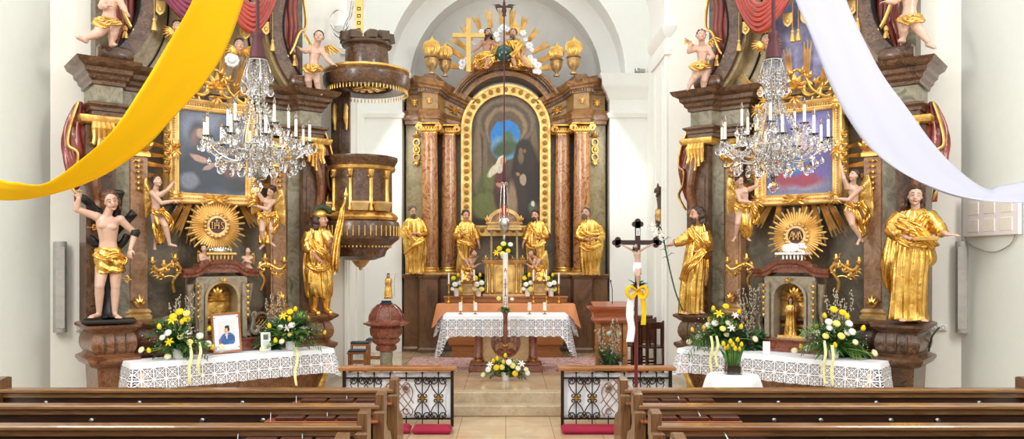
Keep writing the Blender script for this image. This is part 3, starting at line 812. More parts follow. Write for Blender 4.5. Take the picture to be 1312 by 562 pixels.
    # swags of the canopy
    for q in (-1, 1):
        b = nb(); x = D(q*.42)
        swag_tubes(b, (x-.36, -.12, 5.98), (x, -.3, 5.52), (x+.36, -.12, 5.98), 6, .045, .34); bld(b, 'canopy_swag', M['orangedrape'] if q > 0 or not left else M['pinkdrape'])
        b = nb()
        for k in (-.3, .0, .3):
            for a, zz in ((0, 5.3 if k == 0 else 5.42),):
                b.prism([(x+k-.07, zz+.16), (x+k-.07, zz+.05), (x+k-.04, zz), (x+k, zz-.03), (x+k+.04, zz), (x+k+.07, zz+.05), (x+k+.07, zz+.16)], -.1, -.07)
                b.ell((x+k, -.1, zz+.05), (.03, .02, .04), 8, 6)
        for k in (-.38, .38):
            b.ell((x+k, -.14, 5.3), (.025, .025, .03), 8, 6); b.lathe([(.0, 5.16), (.04, 5.16), (.035, 5.22), (.018, 5.28), (0, 5.29)], x+k, -.14, 10); b.tube([(x+k, -.14, 5.3), (x+k, -.13, 5.9)], .006, 5)
        bld(b, 'gilt_lambrequin', M['palegold'])
    if not left:
        b = nb(); N = 30
        b.prism([(D(.45*math.cos(2*PI*k/N)), 5.2+.62*math.sin(2*PI*k/N)) for k in range(N)], .1, .16); bld(b, 'upper_painting', plain('violet blue sky painting', '#8583a8', .5, var=.3))
    # painting
    PX0, PX1, PZ0, PZ1 = -.30, .60, 3.08, 4.20
    b = nb(); b.add([(PX0, .0, PZ0), (PX1, .0, PZ0), (PX1, .0, PZ1), (PX0, .0, PZ1), (PX0, .03, PZ0), (PX1, .03, PZ0), (PX1, .03, PZ1), (PX0, .03, PZ1)], [(0, 1, 2, 3), (7, 6, 5, 4), (0, 4, 5, 1), (1, 5, 6, 2), (2, 6, 7, 3), (3, 7, 4, 0)])
    if left:
        pm = painting('dark painting of a seated figure', ('#3a4658', '#565f74'), [(.5, .8, .5, .2, 0, .7, '#737c92'), (.3, .72, .16, .17, 0, .5, '#3d3a44'), (.3, .66, .12, .13, 10, .5, '#7a5f58'), (.52, .4, .34, .36, 15, .4, '#2a3346'), (.25, .25, .3, .28, 0, .5, '#27303f'), (.33, .74, .07, .06, 0, .4, '#b08e7e'), (.6, .5, .2, .12, -25, .5, '#3d4a63'), (.3, .43, .14, .035, -18, .5, '#b08c7c'), (.45, .33, .1, .03, 20, .4, '#a5897d'), (.15, .15, .14, .1, 0, .5, '#6c7183'), (.62, .48, .1, .16, 20, .5, '#4a5a74'), (.8, .3, .14, .1, 0, .5, '#6b4a48'), (.72, .75, .16, .2, 0, .8, '#3f4d66'), (.85, .12, .2, .1, 0, .5, '#33363f')], 1, 1)
    else:
        pm = painting('painting of a figure in blue and red on clouds', ('#454a8c', '#6a66b0'), [(.5, .08, .6, .12, 0, .5, '#6c6f92'), (.35, .12, .2, .07, 0, .5, '#8f93ac'), (.68, .13, .2, .07, 0, .5, '#858aa6'), (.55, .26, .42, .16, 12, .4, '#8c2344'), (.78, .4, .16, .34, -14, .4, '#8e2440'), (.56, .42, .2, .2, 20, .4, '#2c4fa0'), (.6, .33, .12, .08, 0, .4, '#2a6aa8'), (.42, .62, .14, .16, 0, .4, '#c3a0b4'), (.4, .78, .2, .14, 0, .6, '#9c93cc'), (.5, .7, .08, .09, 0, .4, '#d6a890'), (.15, .4, .2, .2, 0, .6, '#5a4f96')], 1, 1)
    bld(b, 'altar_painting', pm, fixn=True, uv=[((v[0]-PX0)/(PX1-PX0), (v[2]-PZ0)/(PZ1-PZ0)) for v in b.v])
    b = nb(); frame_rect(b, PX0, PX1, PZ0, PZ1, [(-.0, .02), (0, -.03), (.015, -.05), (.035, -.04), (.045, -.055), (.08, -.06), (.1, -.1), (.125, -.12), (.145, -.1), (.15, -.02), (.15, .2)]); bld(b, 'picture_frame', M['ray'])
    b = nb()
    for k in range(34):                                     # carved running ornament
        tt = k/34
        for zz, sg in ((PZ0-.075, -1), (PZ1+.075, 1)):
            b.ell((lerp(PX0-.1, PX1+.1, tt+.015), -.075, zz), (.012, .012, .018), 6, 5)
    for k in range(42):
        tt = k/42
        for xx in (PX0-.075, PX1+.075): b.ell((xx, -.075, lerp(PZ0-.1, PZ1+.1, tt+.012)), (.018, .012, .012), 6, 5)
    bld(b, 'frame_beading', M['goldd'])
    b = nb()
    for xx in (PX0-.08, PX1+.08):
        for zz in (PZ0-.08, PZ1+.08):
            for k in range(4): leafy(b, xx, -.12, zz, .13, 3, 45+90*k, 60, .3)
            b.ell((xx, -.14, zz), (.045, .04, .045), 10, 7); bld(b, 'corner_carving', M['gold']); b = nb()
        zz = (PZ0+PZ1)/2
        for sg in (-1, 1): leafy(b, xx, -.12, zz, .15, 4, 90*sg, 90, .3)
        sx = -1 if xx < 0 else 1
        for k in range(5): leafy(b, xx+sx*.06, -.1, zz+.2-k*.12, .1, 3, 90-sx*90+sx*20, 80, .2); cscroll(b, xx+sx*.1, -.09, zz+.18-k*.12, .06, 0, sx, .2, .8)
        bld(b, 'side_carving', M['gold']); b = nb()
    for sg in (-1, 1): leafy(b, (PX0+PX1)/2, -.12, PZ0-.08, .2, 4, 90-90*sg, 60, .3)
    bld(b, 'frame_carving', M['gold'])
    # crest of C-scrolls over the frame
    b = nb(); xc = (PX0+PX1)/2
    for sg in (-1, 1):
        cscroll(b, xc+sg*.17, -.08, PZ1+.33, .26, R(90-sg*60), sg, .11, 1.0)
        cscroll(b, xc+sg*.4, -.07, PZ1+.23, .2, R(90-sg*30), -sg, .12, .9)
        cscroll(b, xc+sg*.27, -.06, PZ1+.2, .13, R(-60), sg, .14, 1.2)
        b.tube(catmull([(xc+sg*.5, -.06, PZ1+.15), (xc+sg*.36, -.1, PZ1+.18), (xc+sg*.2, -.1, PZ1+.3), (xc+sg*.1, -.1, PZ1+.52), (xc, -.1, PZ1+.58)], 5), .02, 7)
        for k in range(5): leafy(b, xc+sg*(.08+k*.09), -.09, PZ1+.5-k*.075, .12, 3, 90-sg*(10+k*12), 80)
        b.tube([(xc+sg*.02, -.08, PZ1+.12), (xc+sg*.52, -.08, PZ1+.13)], .028, 7)
    leafy(b, xc, -.12, PZ1+.32, .22, 7, 90, 200); leafy(b, xc, -.13, PZ1+.2, .16, 5, 270, 160)
    bld(b, 'frame_crest', M['gold'])
    # gilt rays
    RB = [((245, 256), (224, 302), .1), ((236, 256), (212, 296), .08), ((254, 258), (243, 313), .1), ((266, 259), (262, 285), .1), ((297, 262), (300, 285), .1), ((308, 262), (325, 290), .1), ((316, 262), (336, 288), .08),
          ((209, 213), (184, 209), .06), ((209, 200), (182, 197), .06), ((209, 188), (184, 181), .06), ((209, 225), (186, 225), .05), ((262, 110), (261, 52), .09), ((281, 112), (288, 62), .08), ((244, 112), (236, 78), .08), ((301, 118), (312, 78), .08), ((318, 130), (346, 96), .07), ((322, 180), (352, 168), .07), ((322, 235), (350, 240), .07), ((322, 205), (351, 204), .07)]
    for (p0, p1, w_) in RB:
        b = nb(); a = A.at(p0[0], p0[1], .05); c = A.at(p1[0], p1[1], .05)
        if s < 0: a.x, c.x = a.x, c.x
        raybundle(b, (a.x, a.z), (c.x, c.z), w_, .04); bld(b, 'gilt_ray_sheaf', M['ray'])
    # sunburst
    c = Vector((.14 if not left else .16, -.12, 2.64 if left else 2.50)); RR = .40
    b = nb(); rn = random.Random(3)
    for k in range(56):
        a = 2*PI*k/56; L = RR*(1.0 if k % 2 else .8)*rn.uniform(.9, 1.02); w_ = .03
        d = Vector((math.cos(a), 0, math.sin(a))); nn = Vector((-d.z, 0, d.x))
        p = c+d*.1; e = c+d*L
        b.loft([[p-nn*w_*.5, p+Vector((0, -.02, 0)), p+nn*w_*.5, p+Vector((0, .01, 0))], [e-nn*w_*.45, e+Vector((0, -.015, 0)), e+nn*w_*.45, e+Vector((0, .006, 0))], [e+d*.02-nn*.001, e+d*.02, e+d*.02+nn*.001, e+d*.02+Vector((0, .001, 0))]], True, True)
    sun = bld(b, 'sunburst', M['ray'])
    b = nb()
    for k in range(18):
        a = 2*PI*k/18+.1; b.ell((c.x+.155*math.cos(a), c.y-.02, c.z+.155*math.sin(a)), (.034, .03, .03), 9, 7)
    N = 32
    b.band([(c.x+.14*math.cos(2*PI*k/N), c.z+.14*math.sin(2*PI*k/N)) for k in range(N)], [(c.x+.105*math.cos(2*PI*k/N), c.z+.105*math.sin(2*PI*k/N)) for k in range(N)], c.y-.04, c.y, True)
    b.build('sunburst_ring', M['goldd'], sun)
    b = nb(); b.prism([(c.x+.115*math.cos(2*PI*k/N), c.z+.115*math.sin(2*PI*k/N)) for k in range(N)], c.y-.02, c.y+.01); b.build('sunburst_disc', plain('oxblood disc', '#4a1613', .4), sun)
    b = MB()                                                # lettering (never mirrored)
    cx = c.x*s; y = c.y-.04
    def stroke(p, q, w_=.008): b.tube([(cx+p[0], y, c.z+p[1]), (cx+q[0], y, c.z+q[1])], w_, 6)
    if left:
        stroke((-.07, -.045), (-.07, .045)); stroke((-.082, .045), (-.058, .045), .006); stroke((-.082, -.045), (-.058, -.045), .006)
        stroke((-.035, -.045), (-.035, .045)); stroke((.02, -.045), (.02, .045)); stroke((-.035, 0), (.02, 0)); stroke((-.008, 0), (-.008, .085), .006); stroke((-.025, .065), (.01, .065), .006)
        pts = [(.072-.022*math.cos(R(a)), .022+.022*math.sin(R(a))) for a in range(150, -91, -30)]
        pts = [(.088, .038), (.07, .047), (.052, .035), (.055, .014), (.078, -.006), (.088, -.024), (.075, -.044), (.052, -.038)]
        for p, q in zip(pts, pts[1:]): stroke(p, q, .007)
    else:
        stroke((-.085, -.045), (-.045, .06)); stroke((-.045, .06), (-.02, -.05)); stroke((-.072, -.01), (-.03, -.01), .006)
        stroke((-.035, -.055), (-.02, .05)); stroke((-.02, .05), (.005, -.03)); stroke((.005, -.03), (.03, .05)); stroke((.03, .05), (.04, -.055))
        stroke((.025, -.05), (.055, .06)); stroke((.055, .06), (.085, -.045)); stroke((.035, -.01), (.075, -.01), .006)
    b.build('monogram', M['goldd'], sun)
    # tabernacle
    tb = lambda: MB(s)
    b = tb()
    def niche(hw, z0, zs, n=16): return [(UC-hw, z0)]+[(UC-hw*math.cos(PI*k/n), zs+hw*math.sin(PI*k/n)) for k in range(n+1)]+[(UC+hw, z0)]
    inn = niche(.2, 1.12, 1.66); ou = niche(.235, 1.1, 1.66)
    ou2 = []
    for x, z in ou:
        dx = x-UC
        ou2.append((UC+max(-.34, min(.34, dx*1.6)), z if z <= 1.67 else 1.95 if abs(dx) < .2 else 1.95-(abs(dx)-.2)*1))
    ou2[0] = (UC-.34, 1.1); ou2[-1] = (UC+.34, 1.1)
    b.band(ou2, [(x, max(z, 1.1)) for x, z in ou], -.38, -.05)
    b.box(UC-.34, UC+.34, -.06, .1, 1.1, 1.95); b.box(UC-.235, UC+.235, -.38, -.06, 1.08, 1.12)
    tab = bld(b, 'tabernacle', M['tabern'])
    b = tb(); b.band(ou, inn, -.41, -.1); b.build('niche_frame', M['cream'] if left else M['tabern'], tab)
    b = tb(); b.prism(inn, -.1, -.07); bm_ = b.build('niche_lining', M['gold'], tab)
    b = tb()
    leafy(b, UC, -.14, 1.62, .24, 9, 90, 180, .2); b.build('niche_shell', M['gold'], tab)
    b = tb(); b.box(UC-.18, UC+.18, -.34, -.12, 1.12, 1.15); b.build('niche_floor', M['gold'], tab)
    b = tb()
    for q in (-1, 1):
        b = tb(); b.box(UC+q*.29-.03, UC+q*.29+.03, -.43, -.37, 1.12, 1.88, 0, .01); b.build('tabernacle_pilaster', M['tabern'], tab)
        b = tb(); b.tube([(UC+q*.38, -.3, 1.12), (UC+q*.45, -.28, 1.3), (UC+q*.37, -.3, 1.5), (UC+q*.4, -.32, 1.85)], [.05, .045, .03, .05], 8); b.build('tabernacle_console', M['tabern'], tab)
    b = tb()
    for q in (-1, 1): b = tb(); pendant(b, UC+q*.33, -.42, 1.82, .4, .035); b.build('gilt_garland', M['gold'], tab)
    b = tb(); leafy(b, UC, -.44, 1.93, .08, 5, 270, 150); b.build('gilt_keystone', M['gold'], tab)
    b = tb(); rings = []
    for k in range(41):                                     # swept cornice
        x = lerp(-.5, .5, k/40); z = 1.93+.13*(1/(1+math.exp((abs(x)-.24)*26))); pr = [(.0, 0), (.04, .01), (.05, .05), (.08, .07), (.1, .12), (-.2, .13), (-.2, 0)]
        sx = .16*max(0, abs(x)-.32)
        rings.append([(UC+x, -.36-o+sx, z+h) for o, h in pr])
    b.loft(rings, True, True); b.box(UC-.3, UC+.3, -.38, -.1, 2.0, 2.12); b.build('tabernacle_cornice', M['redstone'], tab)
    b = tb(); b.mold([(UC-.55, .1), (UC-.55, -.38), (UC-.3, -.44), (UC+.3, -.44), (UC+.55, -.38), (UC+.55, .1)], [(0, .93), (.02, .94), (.02, .98), (0, 1.0), (0, 1.07), (.03, 1.09), (.03, 1.11), (-.4, 1.12)]); b.build('tabernacle_base', M['redstone'], tab)
    for q in (-1, 1):
        b = tb(); X = UC+q*.62
        N = 24; b.band([(X+.13*math.cos(2*PI*k/N), 1.28+.16*math.sin(2*PI*k/N)) for k in range(N)], [(X+.1*math.cos(2*PI*k/N), 1.28+.13*math.sin(2*PI*k/N)) for k in range(N)], -.2, -.12, True)
        b.build('grille_frame', M['tabern'], tab)
        b = tb()
        for k in range(-4, 5):
            o = k*.03; h = math.sqrt(max(.0, .105**2-o*o))*1.1
            for sg in (-1, 1): b.tube([(X+o*.9-h*.7, -.15, 1.28+sg*(-h*.75)-sg*o), (X+o*.9+h*.7, -.15, 1.28+sg*h*.75-sg*o)], .006, 5)
        b.build('gilt_grille', M['gold'], tab)
        b = tb(); cscroll(b, UC+q*.47, -.36, 1.22, .14, R(90), -q, .26, 1.2); cscroll(b, UC+q*.45, -.36, 1.42, .07, R(-90), q, .26, 1.2); b.build('side_scroll', M['tabern'], tab)
        b = tb(); b.mold([(X-.16*1, .1), (X-.16, -.28), (X+.16, -.28), (X+.16, .1)], [(0, .93), (.01, .94), (.01, 1.08), (-.3, 1.09)]); b.build('side_base', M['redstone'], tab)
    # little balustrade and crouching lamb / silver book on top
    b = tb()
    for k in range(7 if left else 6): b.lathe([(.012, 2.13), (.018, 2.15), (.01, 2.18), (.016, 2.22), (.012, 2.24)], UC-.15+.05*k, -.33, 8)
    b.box(UC-.2, UC+.2, -.37, -.12, 2.24, 2.27, 0, .006); b.box(UC-.19, UC+.19, -.36, -.12, 2.11, 2.135); b.build('balustrade', M['palegold'] if left else M['white'], tab)
    b = tb()
    if left:
        b.ell((UC, -.26, 2.30), (.17, .09, .05), 18, 8, None, lambda d: 1+.07*math.sin(9*d.x+5*d.z)); 
        for k in range(9): b.ell((UC-.14+.035*k, -.31, 2.30+.025*math.sin(k*.4)), (.022, .03, .03), 8, 6)
    else:
        b.ell((UC+.02, -.25, 2.335), (.13, .06, .06), 14, 9, None, lambda d: 1+.06*math.sin(13*d.x+9*d.z)); b.ell((UC-.13, -.27, 2.36), (.05, .035, .04), 10, 8); b.cap((UC-.15, -.28, 2.355), (UC-.19, -.29, 2.335), .024, .018)
        for x in (-.1, .1): b.cap((UC+x, -.29, 2.3), (UC+x-.07, -.31, 2.285), .018, .014)
        for q in (-1, 1): b.cap((UC-.11, -.27+q*.03, 2.385), (UC-.09, -.27+q*.055, 2.37), .012, .006)
    b.build('book_with_seals' if left else 'carved_lamb', M['silver'] if left else M['white'], tab)
    # gilt branches at the sides
    for q in (-1, 1):
        b = nb(); X = UC+q*.58; z0 = 1.98 if q < 0 else 1.98
        b.tube(catmull([(X+q*.0, -.25, 1.75), (X+q*.03, -.3, 1.9), (X-q*.06, -.32, 2.05), (X+q*.05, -.34, 2.12), (X+q*.22, -.38, 2.04), (X+q*.3, -.4, 2.1)], 5), .02, 7)
        cscroll(b, X, -.3, 2.12, .11, R(90), q, .16, 1.0); cscroll(b, X+q*.16, -.35, 2.0, .1, R(0), -q, .16, 1.0)
        for k, (dx, dz) in enumerate(((.02, .1), (.16, .02), (.3, .06))):
            b.lathe([(.0, 2.05+dz), (.02, 2.06+dz), (.05, 2.09+dz), (.052, 2.1+dz), (.02, 2.1+dz), (.018, 2.15+dz), (0, 2.155+dz)], X+q*dx, -.36, 10)
        for k in range(6): leafy(b, X+q*(.0+.055*k), -.35, 2.0+.06*math.sin(k*1.5), .09, 3, 90+q*(40-k*35), 90)
        bld(b, 'candle_branch', M['gold'])
    # mensa under the cloth
    mt = thing('altar_table', 'brown sarcophagus shaped altar table under the lace cloth of the %s side altar' % ('left' if left else 'right'), 'table', A.o, A.th, 'side altar tables')
    b = nb(); b.mold([(-.98, -.42), (-.98, -.84), (1.4, -.84), (1.4, -.42)], [(-.12, 0), (-.12, .08), (-.2, .1), (-.12, .35), (-.02, .62), (.0, .8), (-.02, .88), (-.5, .88)])
    b.build('table_body', M['redbrown'], mt)
    b = nb(); b.box(-1.08, 1.5, -.9, -.44, .86, .925, 0, .01); b.build('table_top', M['brown'], mt)
    for x in (-.98, 1.4):
        b = nb()
        b.tube(catmull([(x, -.86, .82), (x*1.02, -.92, .7), (x*.98, -.88, .5), (x*.93, -.84, .3)], 4), [.04, .05, .045, .04]*3+[.03], 8); leafy(b, x, -.93, .72, .12, 3, 270, 80); b.build('gilt_corner_leaf', M['gold'], mt)
    return t
def tablecloth(label, group, loc, rz, x0, x1, y0, y1, z, drop, sidedrop=None, cell=.145, wave=.02, mir=1, back=False, name='altar_cloth', mats=None, corner=.0, flare=.04):
    """cloth over a table: linen top, hanging lace border with folds and a scalloped hem"""
    b = MB(mir); uvs = []
    sd = sidedrop or drop
    step = .035
    per = []
    r = .03
    ny = max(2, int((y1-y0)/step)); nx = int((x1-x0)/step)
    for k in range(ny): per.append((x0, lerp(y1, y0+r, k/ny), -1, 0, sd))
    for k in range(5): a = R(180+22.5*k*.8+9); per.append((x0+r+r*math.cos(a), y0+r+r*math.sin(a), math.cos(a), math.sin(a), max(drop, sd)+corner))
    for k in range(nx+1): per.append((lerp(x0+r, x1-r, k/nx), y0, 0, -1, drop))
    for k in range(5): a = R(270+22.5*k*.8+9); per.append((x1-r+r*math.cos(a), y0+r+r*math.sin(a), math.cos(a), math.sin(a), max(drop, sd)+corner))
    for k in range(ny+1): per.append((x1, lerp(y0+r, y1, k/ny), 1, 0, sd))
    n = len(per); rows = 14; S = 0; prev = None; ss = []
    for p in per:
        if prev: S += math.hypot(p[0]-prev[0], p[1]-prev[1])
        ss.append(S); prev = p
    # soften the drop where it changes
    dr = [p[4] for p in per]
    for _ in range(6): dr = [dr[0]]+[(dr[i-1]+dr[i]*2+dr[i+1])/4 for i in range(1, n-1)]+[dr[-1]]
    vs = []; fs = []
    for i in range(rows+1):
        t = i/rows
        for j, p in enumerate(per):
            q = ss[j]; D_ = dr[j]*(1-.045*abs(math.sin(PI*q/cell))*0)-(.018 if t == 1 else 0)*(1-abs(math.sin(PI*q/cell)))
            corn = sum(math.exp(-((p[0]-cx_)**2+(p[1]-y0)**2)/.02) for cx_ in (x0, x1))
            o = .006+t*(flare+wave*math.sin(q*9.0+1.3*math.sin(q*2.1))+wave*.5*math.sin(q*21)+.07*corn)
            vs.append((p[0]+p[2]*o, p[1]+p[3]*o, z+.004-D_*t)); uvs.append((q, D_*t))
    fs = [(i*n+j, i*n+j+1, (i+1)*n+j+1, (i+1)*n+j) for i in range(rows) for j in range(n-1)]
    b.add(vs, fs, 1)
    top = [(p[0]+p[2]*.006, p[1]+p[3]*.006, z+.004) for p in per]
    b.add(top+[(x, y, zz-.003) for x, y, zz in top], [tuple(range(n)), tuple(reversed(range(n, 2*n)))], 0); uvs += [(0, 0)]*(2*n)
    o = b.build(name, mats or [M['linen'], M['lace']], None, sharp=60, uv=uvs, fixn=False)
    o.location = loc; o.rotation_euler = (0, 0, rz)
    return tag(o, label, 'tablecloth', group)
altar(1); altar(-1)
tablecloth('white lace edged cloth on the left side altar, below the framed portrait', 'lace altar cloths on the side altars', FR[1].o, FR[1].th, -1.10, 1.52, -.93, -.42, .93, .33, .4)
tablecloth('white lace edged cloth on the right side altar, behind the tulip vase', 'lace altar cloths on the side altars', FR[-1].o, FR[-1].th, -1.10, 1.52, -.93, -.42, .93, .33, .4, mir=-1)
# ---------------------------------------------------------------- high altar
HZ = 16.0; FL = .306
H = Frame(0, HZ, 0, 0)
def hx(px, Z=16.0): return (px-CX)/F*Z
def hz(py, Z=16.0): return CH+(HY-py)/F*Z
M['brownf'] = marble('warm brown entablature marble', ['#4a2c16', '#7d5430', '#9b7348', '#5f3b20'], 7, 1.6, .35)
M['hped'] = marble('veined brown pedestal marble', ['#452c18', '#6d4a2e', '#805a3a', '#573a22'], 2.5, 2.2, .3, (1, 1, .5))
M['paint_frieze'] = marble('painted tan frieze', ['#6f5230', '#94703f', '#a88350', '#7c5c36'], 5, 1.2, .4)
M['hgreen'] = marble('sage green marbling', ['#6d6144', '#968963', '#a89b74', '#877a55'], 3, 2.0, .35, vein='#5a4a2c')
M['dgreen'] = marble('deep umber green panel', ['#38302a', '#5a4d3c', '#6a5c48', '#453b30'], 3, 1.6, .4)
ht = thing('high_altar', 'high altar at the back of the chancel with red marble columns and arched painting', 'altar', (0, HZ, FL))
def hb(b, name, mat, **k): return b.build(name, mat, ht, **k)
def hd(z): return z-FL
ZP = 1.87                                             # top of pedestals (py 351)
# body behind
b = MB(); b.box(-2.0, 2.0, .55, .75, 0, hd(5.6)); hb(b, 'back_body', M['dgreen'])
XO = 2.04
for q in (-1, 1):
    b = MB(q); b.box(1.06, 1.9, .3, .56, hd(ZP), hd(4.9)); hb(b, 'inner_panel', M['dgreen'])
    # outer pilaster
    b = MB(q); b.prism([(1.52, .6), (1.52, -.02), (1.58, -.08), (XO, -.02), (XO+.02, .4), (XO, .6)], hd(ZP), hd(4.95), 'z')
    b.build('outer_pilaster', M['hgreen'], ht)
    b = MB(q)
    for k in range(3):
        z = hd(4.55)-k*.15; N = 14
        b.band([(1.82+.075*math.cos(2*PI*i/N), z+.085*math.sin(2*PI*i/N)) for i in range(N)], [(1.82+.05*math.cos(2*PI*i/N), z+.055*math.sin(2*PI*i/N)) for i in range(N)], -.1, -.04, True)
    leafy(b, 1.82, -.08, hd(4.66), .14, 5, 90, 160, .2); leafy(b, 1.82, -.08, hd(4.18), .14, 5, 270, 120, .2); b.ell((1.82, -.1, hd(4.4)), (.04, .03, .05))
    b.build('gilt_pendant', M['gold'], ht)
    # columns
    for cx, cy, r in ((1.54, -.2, .175), (1.17, .02, .165)):
        b = MB(q); prof = [(r*(1-.13*(k/20)**2), lerp(hd(ZP)+.14, hd(4.72), k/20)) for k in range(21)]
        b.lathe(prof, cx, cy, 60, 1, 0, lambda a, z: 1-.03*(1-abs(math.sin(a*10)))**3*(1 if z > .0 else 0)); cl = b.build('column', M['redcol'], ht, sharp=50)
        b = MB(q); b.box(cx-r*1.2, cx+r*1.2, cy-r*1.2, cy+r*1.2, hd(ZP), hd(ZP)+.03); b.lathe([(0, hd(ZP)+.03), (r*1.22, hd(ZP)+.03), (r*1.25, hd(ZP)+.06), (r*1.15, hd(ZP)+.085), (r*1.08, hd(ZP)+.095), (r*1.12, hd(ZP)+.12), (r*1.02, hd(ZP)+.14), (0, hd(ZP)+.14)], cx, cy, 32); b.build('column_base', M['gold'], cl)
        b = MB(q); zc = hd(4.72)
        b.lathe([(0, zc-.02), (r*.9, zc-.02), (r*.93, zc), (r*.9, zc+.02), (r*.95, zc+.06), (r*1.15, zc+.12), (0, zc+.13)], cx, cy, 28)
        b.box(cx-r*1.25, cx+r*1.25, cy-r*1.25, cy+r*1.25, zc+.15, zc+.19, 0, .01)
        for sx in (-1, 1):
            for yy in (-1, 1):
                n0 = len(b.v); b.tube([(cx+sx*r*1.1+.07*math.cos(a)*(1-a/16), cy+yy*r*1.02, zc+.09+.07*math.sin(a)*(1-a/16)) for a in [k*.7 for k in range(16)]], .022, 6)
        for k in range(7): leafy(b, cx+(k-3)*r*.3, cy-r*1.0, zc-.0, .1, 3, 90, 70, .3)
        b.build('column_capital', M['gold'], cl)
    # pedestals
    pa = [(1.0, .3), (1.0, -.16), (1.32, -.16), (1.36, -.42), (1.72, -.42), (1.78, -.24), (XO+.02, -.22), (XO+.02, .5)]
    b = MB(q); b.mold(pa, [(0.03, 0), (.03, .06), (0, .1), (0, hd(ZP)-.16), (.0, hd(ZP)-.1), (.03, hd(ZP)-.07), (.04, hd(ZP)-.02), (.03, hd(ZP)), (-.3, hd(ZP)+.001)])
    b.prism(pa, hd(ZP)-.05, hd(ZP)-.002, 'z'); b.build('pedestal', M['hped'], ht)
    # entablature
    def dip(b):
        for i, v in enumerate(b.v):
            b.v[i] = Vector((v.x, v.y, v.z-.36*max(0, min(1, (1.38-v.x)/.6))*(.25+.75*max(0, min(1, (v.z-hd(4.95))/.85)))))
        return b
    pe = [(.78, .3), (.80, .12), (1.24, -.02), (1.36, -.36), (1.66, -.42), (1.74, -.16), (XO-.02, -.12), (XO-.02, .6)]
    b = MB(q); b.mold(pe, [(-.05, hd(4.9)), (.03, hd(4.91)), (.03, hd(4.98)), (.05, hd(4.99)), (.05, hd(5.07)), (.08, hd(5.12)), (.1, hd(5.16)), (0, hd(5.19))]); dip(b).build('architrave', M['brownf'], ht)
    b = MB(q); b.mold(pe, [(0, hd(5.15)), (0, hd(5.52))]); dip(b).build('frieze', M['paint_frieze'], ht)
    b = MB(q); b.mold(pe, [(0, hd(5.50)), (.04, hd(5.51)), (.05, hd(5.58)), (.1, hd(5.6)), (.11, hd(5.64)), (.17, hd(5.68)), (.18, hd(5.73)), (.21, hd(5.79)), (-.2, hd(5.80))]); b.prism(pe, hd(5.7), hd(5.795), 'z')
    b.mold([(.95, .3), (1.0, .1), (1.3, .0), (1.4, -.26), (1.62, -.3), (1.7, -.06), (XO-.1, 0), (XO-.1, .5)], [(0, hd(5.79)), (0, hd(5.9)), (-.3, hd(5.905))]); dip(b).build('cornice', M['brownf'], ht)
    # dentils under the cornice
    for i in range(1, len(pe)-3):
        a, c = Vector(pe[i]), Vector(pe[i+1]); L = (c-a).length; n_ = max(2, int(L/.05)); b = MB(q); d = (c-a).normalized(); nn = Vector((d.y, -d.x))
        for k in range(n_):
            p = a+d*(L*(k+.5)/n_)+nn*.06; b.box(p.x-.013, p.x+.013, p.y-.013, p.y+.013, hd(5.52), hd(5.59))
        dip(b).build('dentil_row', M['dark'] if False else M['brown'], ht)
    for (x, y, w_) in ((1.85, -.17, .1), (1.52, -.42, .07), (1.05, .02, .13)):
        b = MB(q)
        for k in range(4): leafy(b, x, y-.02, hd(5.34), w_*1.1, 3, 45+k*90, 70, .2)
        b.ell((x, y-.03, hd(5.34)), (.03, .03, .03), 8, 6)
        if w_ > .1: b.tube([(x-.22, y+.05, hd(5.34)), (x, y-.03, hd(5.35)), (x+.2, y-.08, hd(5.34))], .012, 6)
        dip(b).build('gilt_frieze_ornament', M['gold'], ht)
# arch over the painting
def arc(cx, cz, r, a0, a1, n=40, rz=None): return [(cx-r*math.cos(R(lerp(a0, a1, k/n))), cz+(rz or r)*math.sin(R(lerp(a0, a1, k/n)))) for k in range(n+1)]
ac = hd(4.97)
b = MB()
for r0, r1, y0 in ((1.21, 1.16, -.22), (1.17, 1.13, -.17), (1.03, .94, -.1)):
    b.band(arc(0, ac+.0, r0, 28, 152), arc(0, ac+.0, r1, 28, 152), y0, .5)
hb(b, 'arched_pediment', M['brownf'])
b = MB(); b.band(arc(0, ac, 1.14, 28, 152), arc(0, ac, 1.02, 28, 152), -.05, .5); hb(b, 'pediment_fascia', M['brown'])
b = MB()
for k in range(46):
    a = R(34+112*k/45); x, z = -1.105*math.cos(a), ac+1.105*math.sin(a); b.box(x-.016, x+.016, -.11, -.04, z-.03, z+.03)
hb(b, 'dentil_arc', M['brownf'])
b = MB(); b.band(arc(0, ac-.15, .95, 0, 180, 40, .97), arc(0, ac-.15, .8, 0, 180, 40, .9), .1, .4); b.box(-1.05, 1.05, .3, .5, hd(ZP), ac+.2); hb(b, 'arch_backing', M['tabern'])
# gilt frame
fz = 5.04-FL; zb = hd(2.86)
ro, ri = .915, .70
def frm(r, zt): return [(-r, zt)]+[(x, z) for x, z in arc(0, fz-.22, r, 0, 180, 36)]+[(r, zt)]
def fr2(r, zlow):
    p = [(-r, zlow), (-r, lerp(zlow, fz-.2, .5))]+arc(0, fz-.2, r, 0, 180, 36)+[(r, lerp(zlow, fz-.2, .5)), (r, zlow)]
    return p
b = MB()
for r0, r1, y in ((ro, ro-.05, -.04), (ro-.04, ri+.03, -.0), (ri+.035, ri, -.03)):
    b.band(fr2(r0, zb-(r0-ri)), fr2(r1, zb-(r0-ri)), y, .3); b.box(-r0, r0, y, .3, zb-(r0-ri), zb-(r1-ri))
pf = hb(b, 'picture_frame', M['ray'])
b = MB()
pts = []
rm = (ro+ri)/2-.005
nst = 14
for k in range(nst): pts.append((-rm, lerp(zb-.05, fz-.2, k/nst))); pts.append((rm, lerp(zb-.05, fz-.2, k/nst)))
pts += arc(0, fz-.2, rm, 0, 180, 16)
for k in range(1, 10): pts.append((lerp(-rm, rm, k/10), zb-.1))
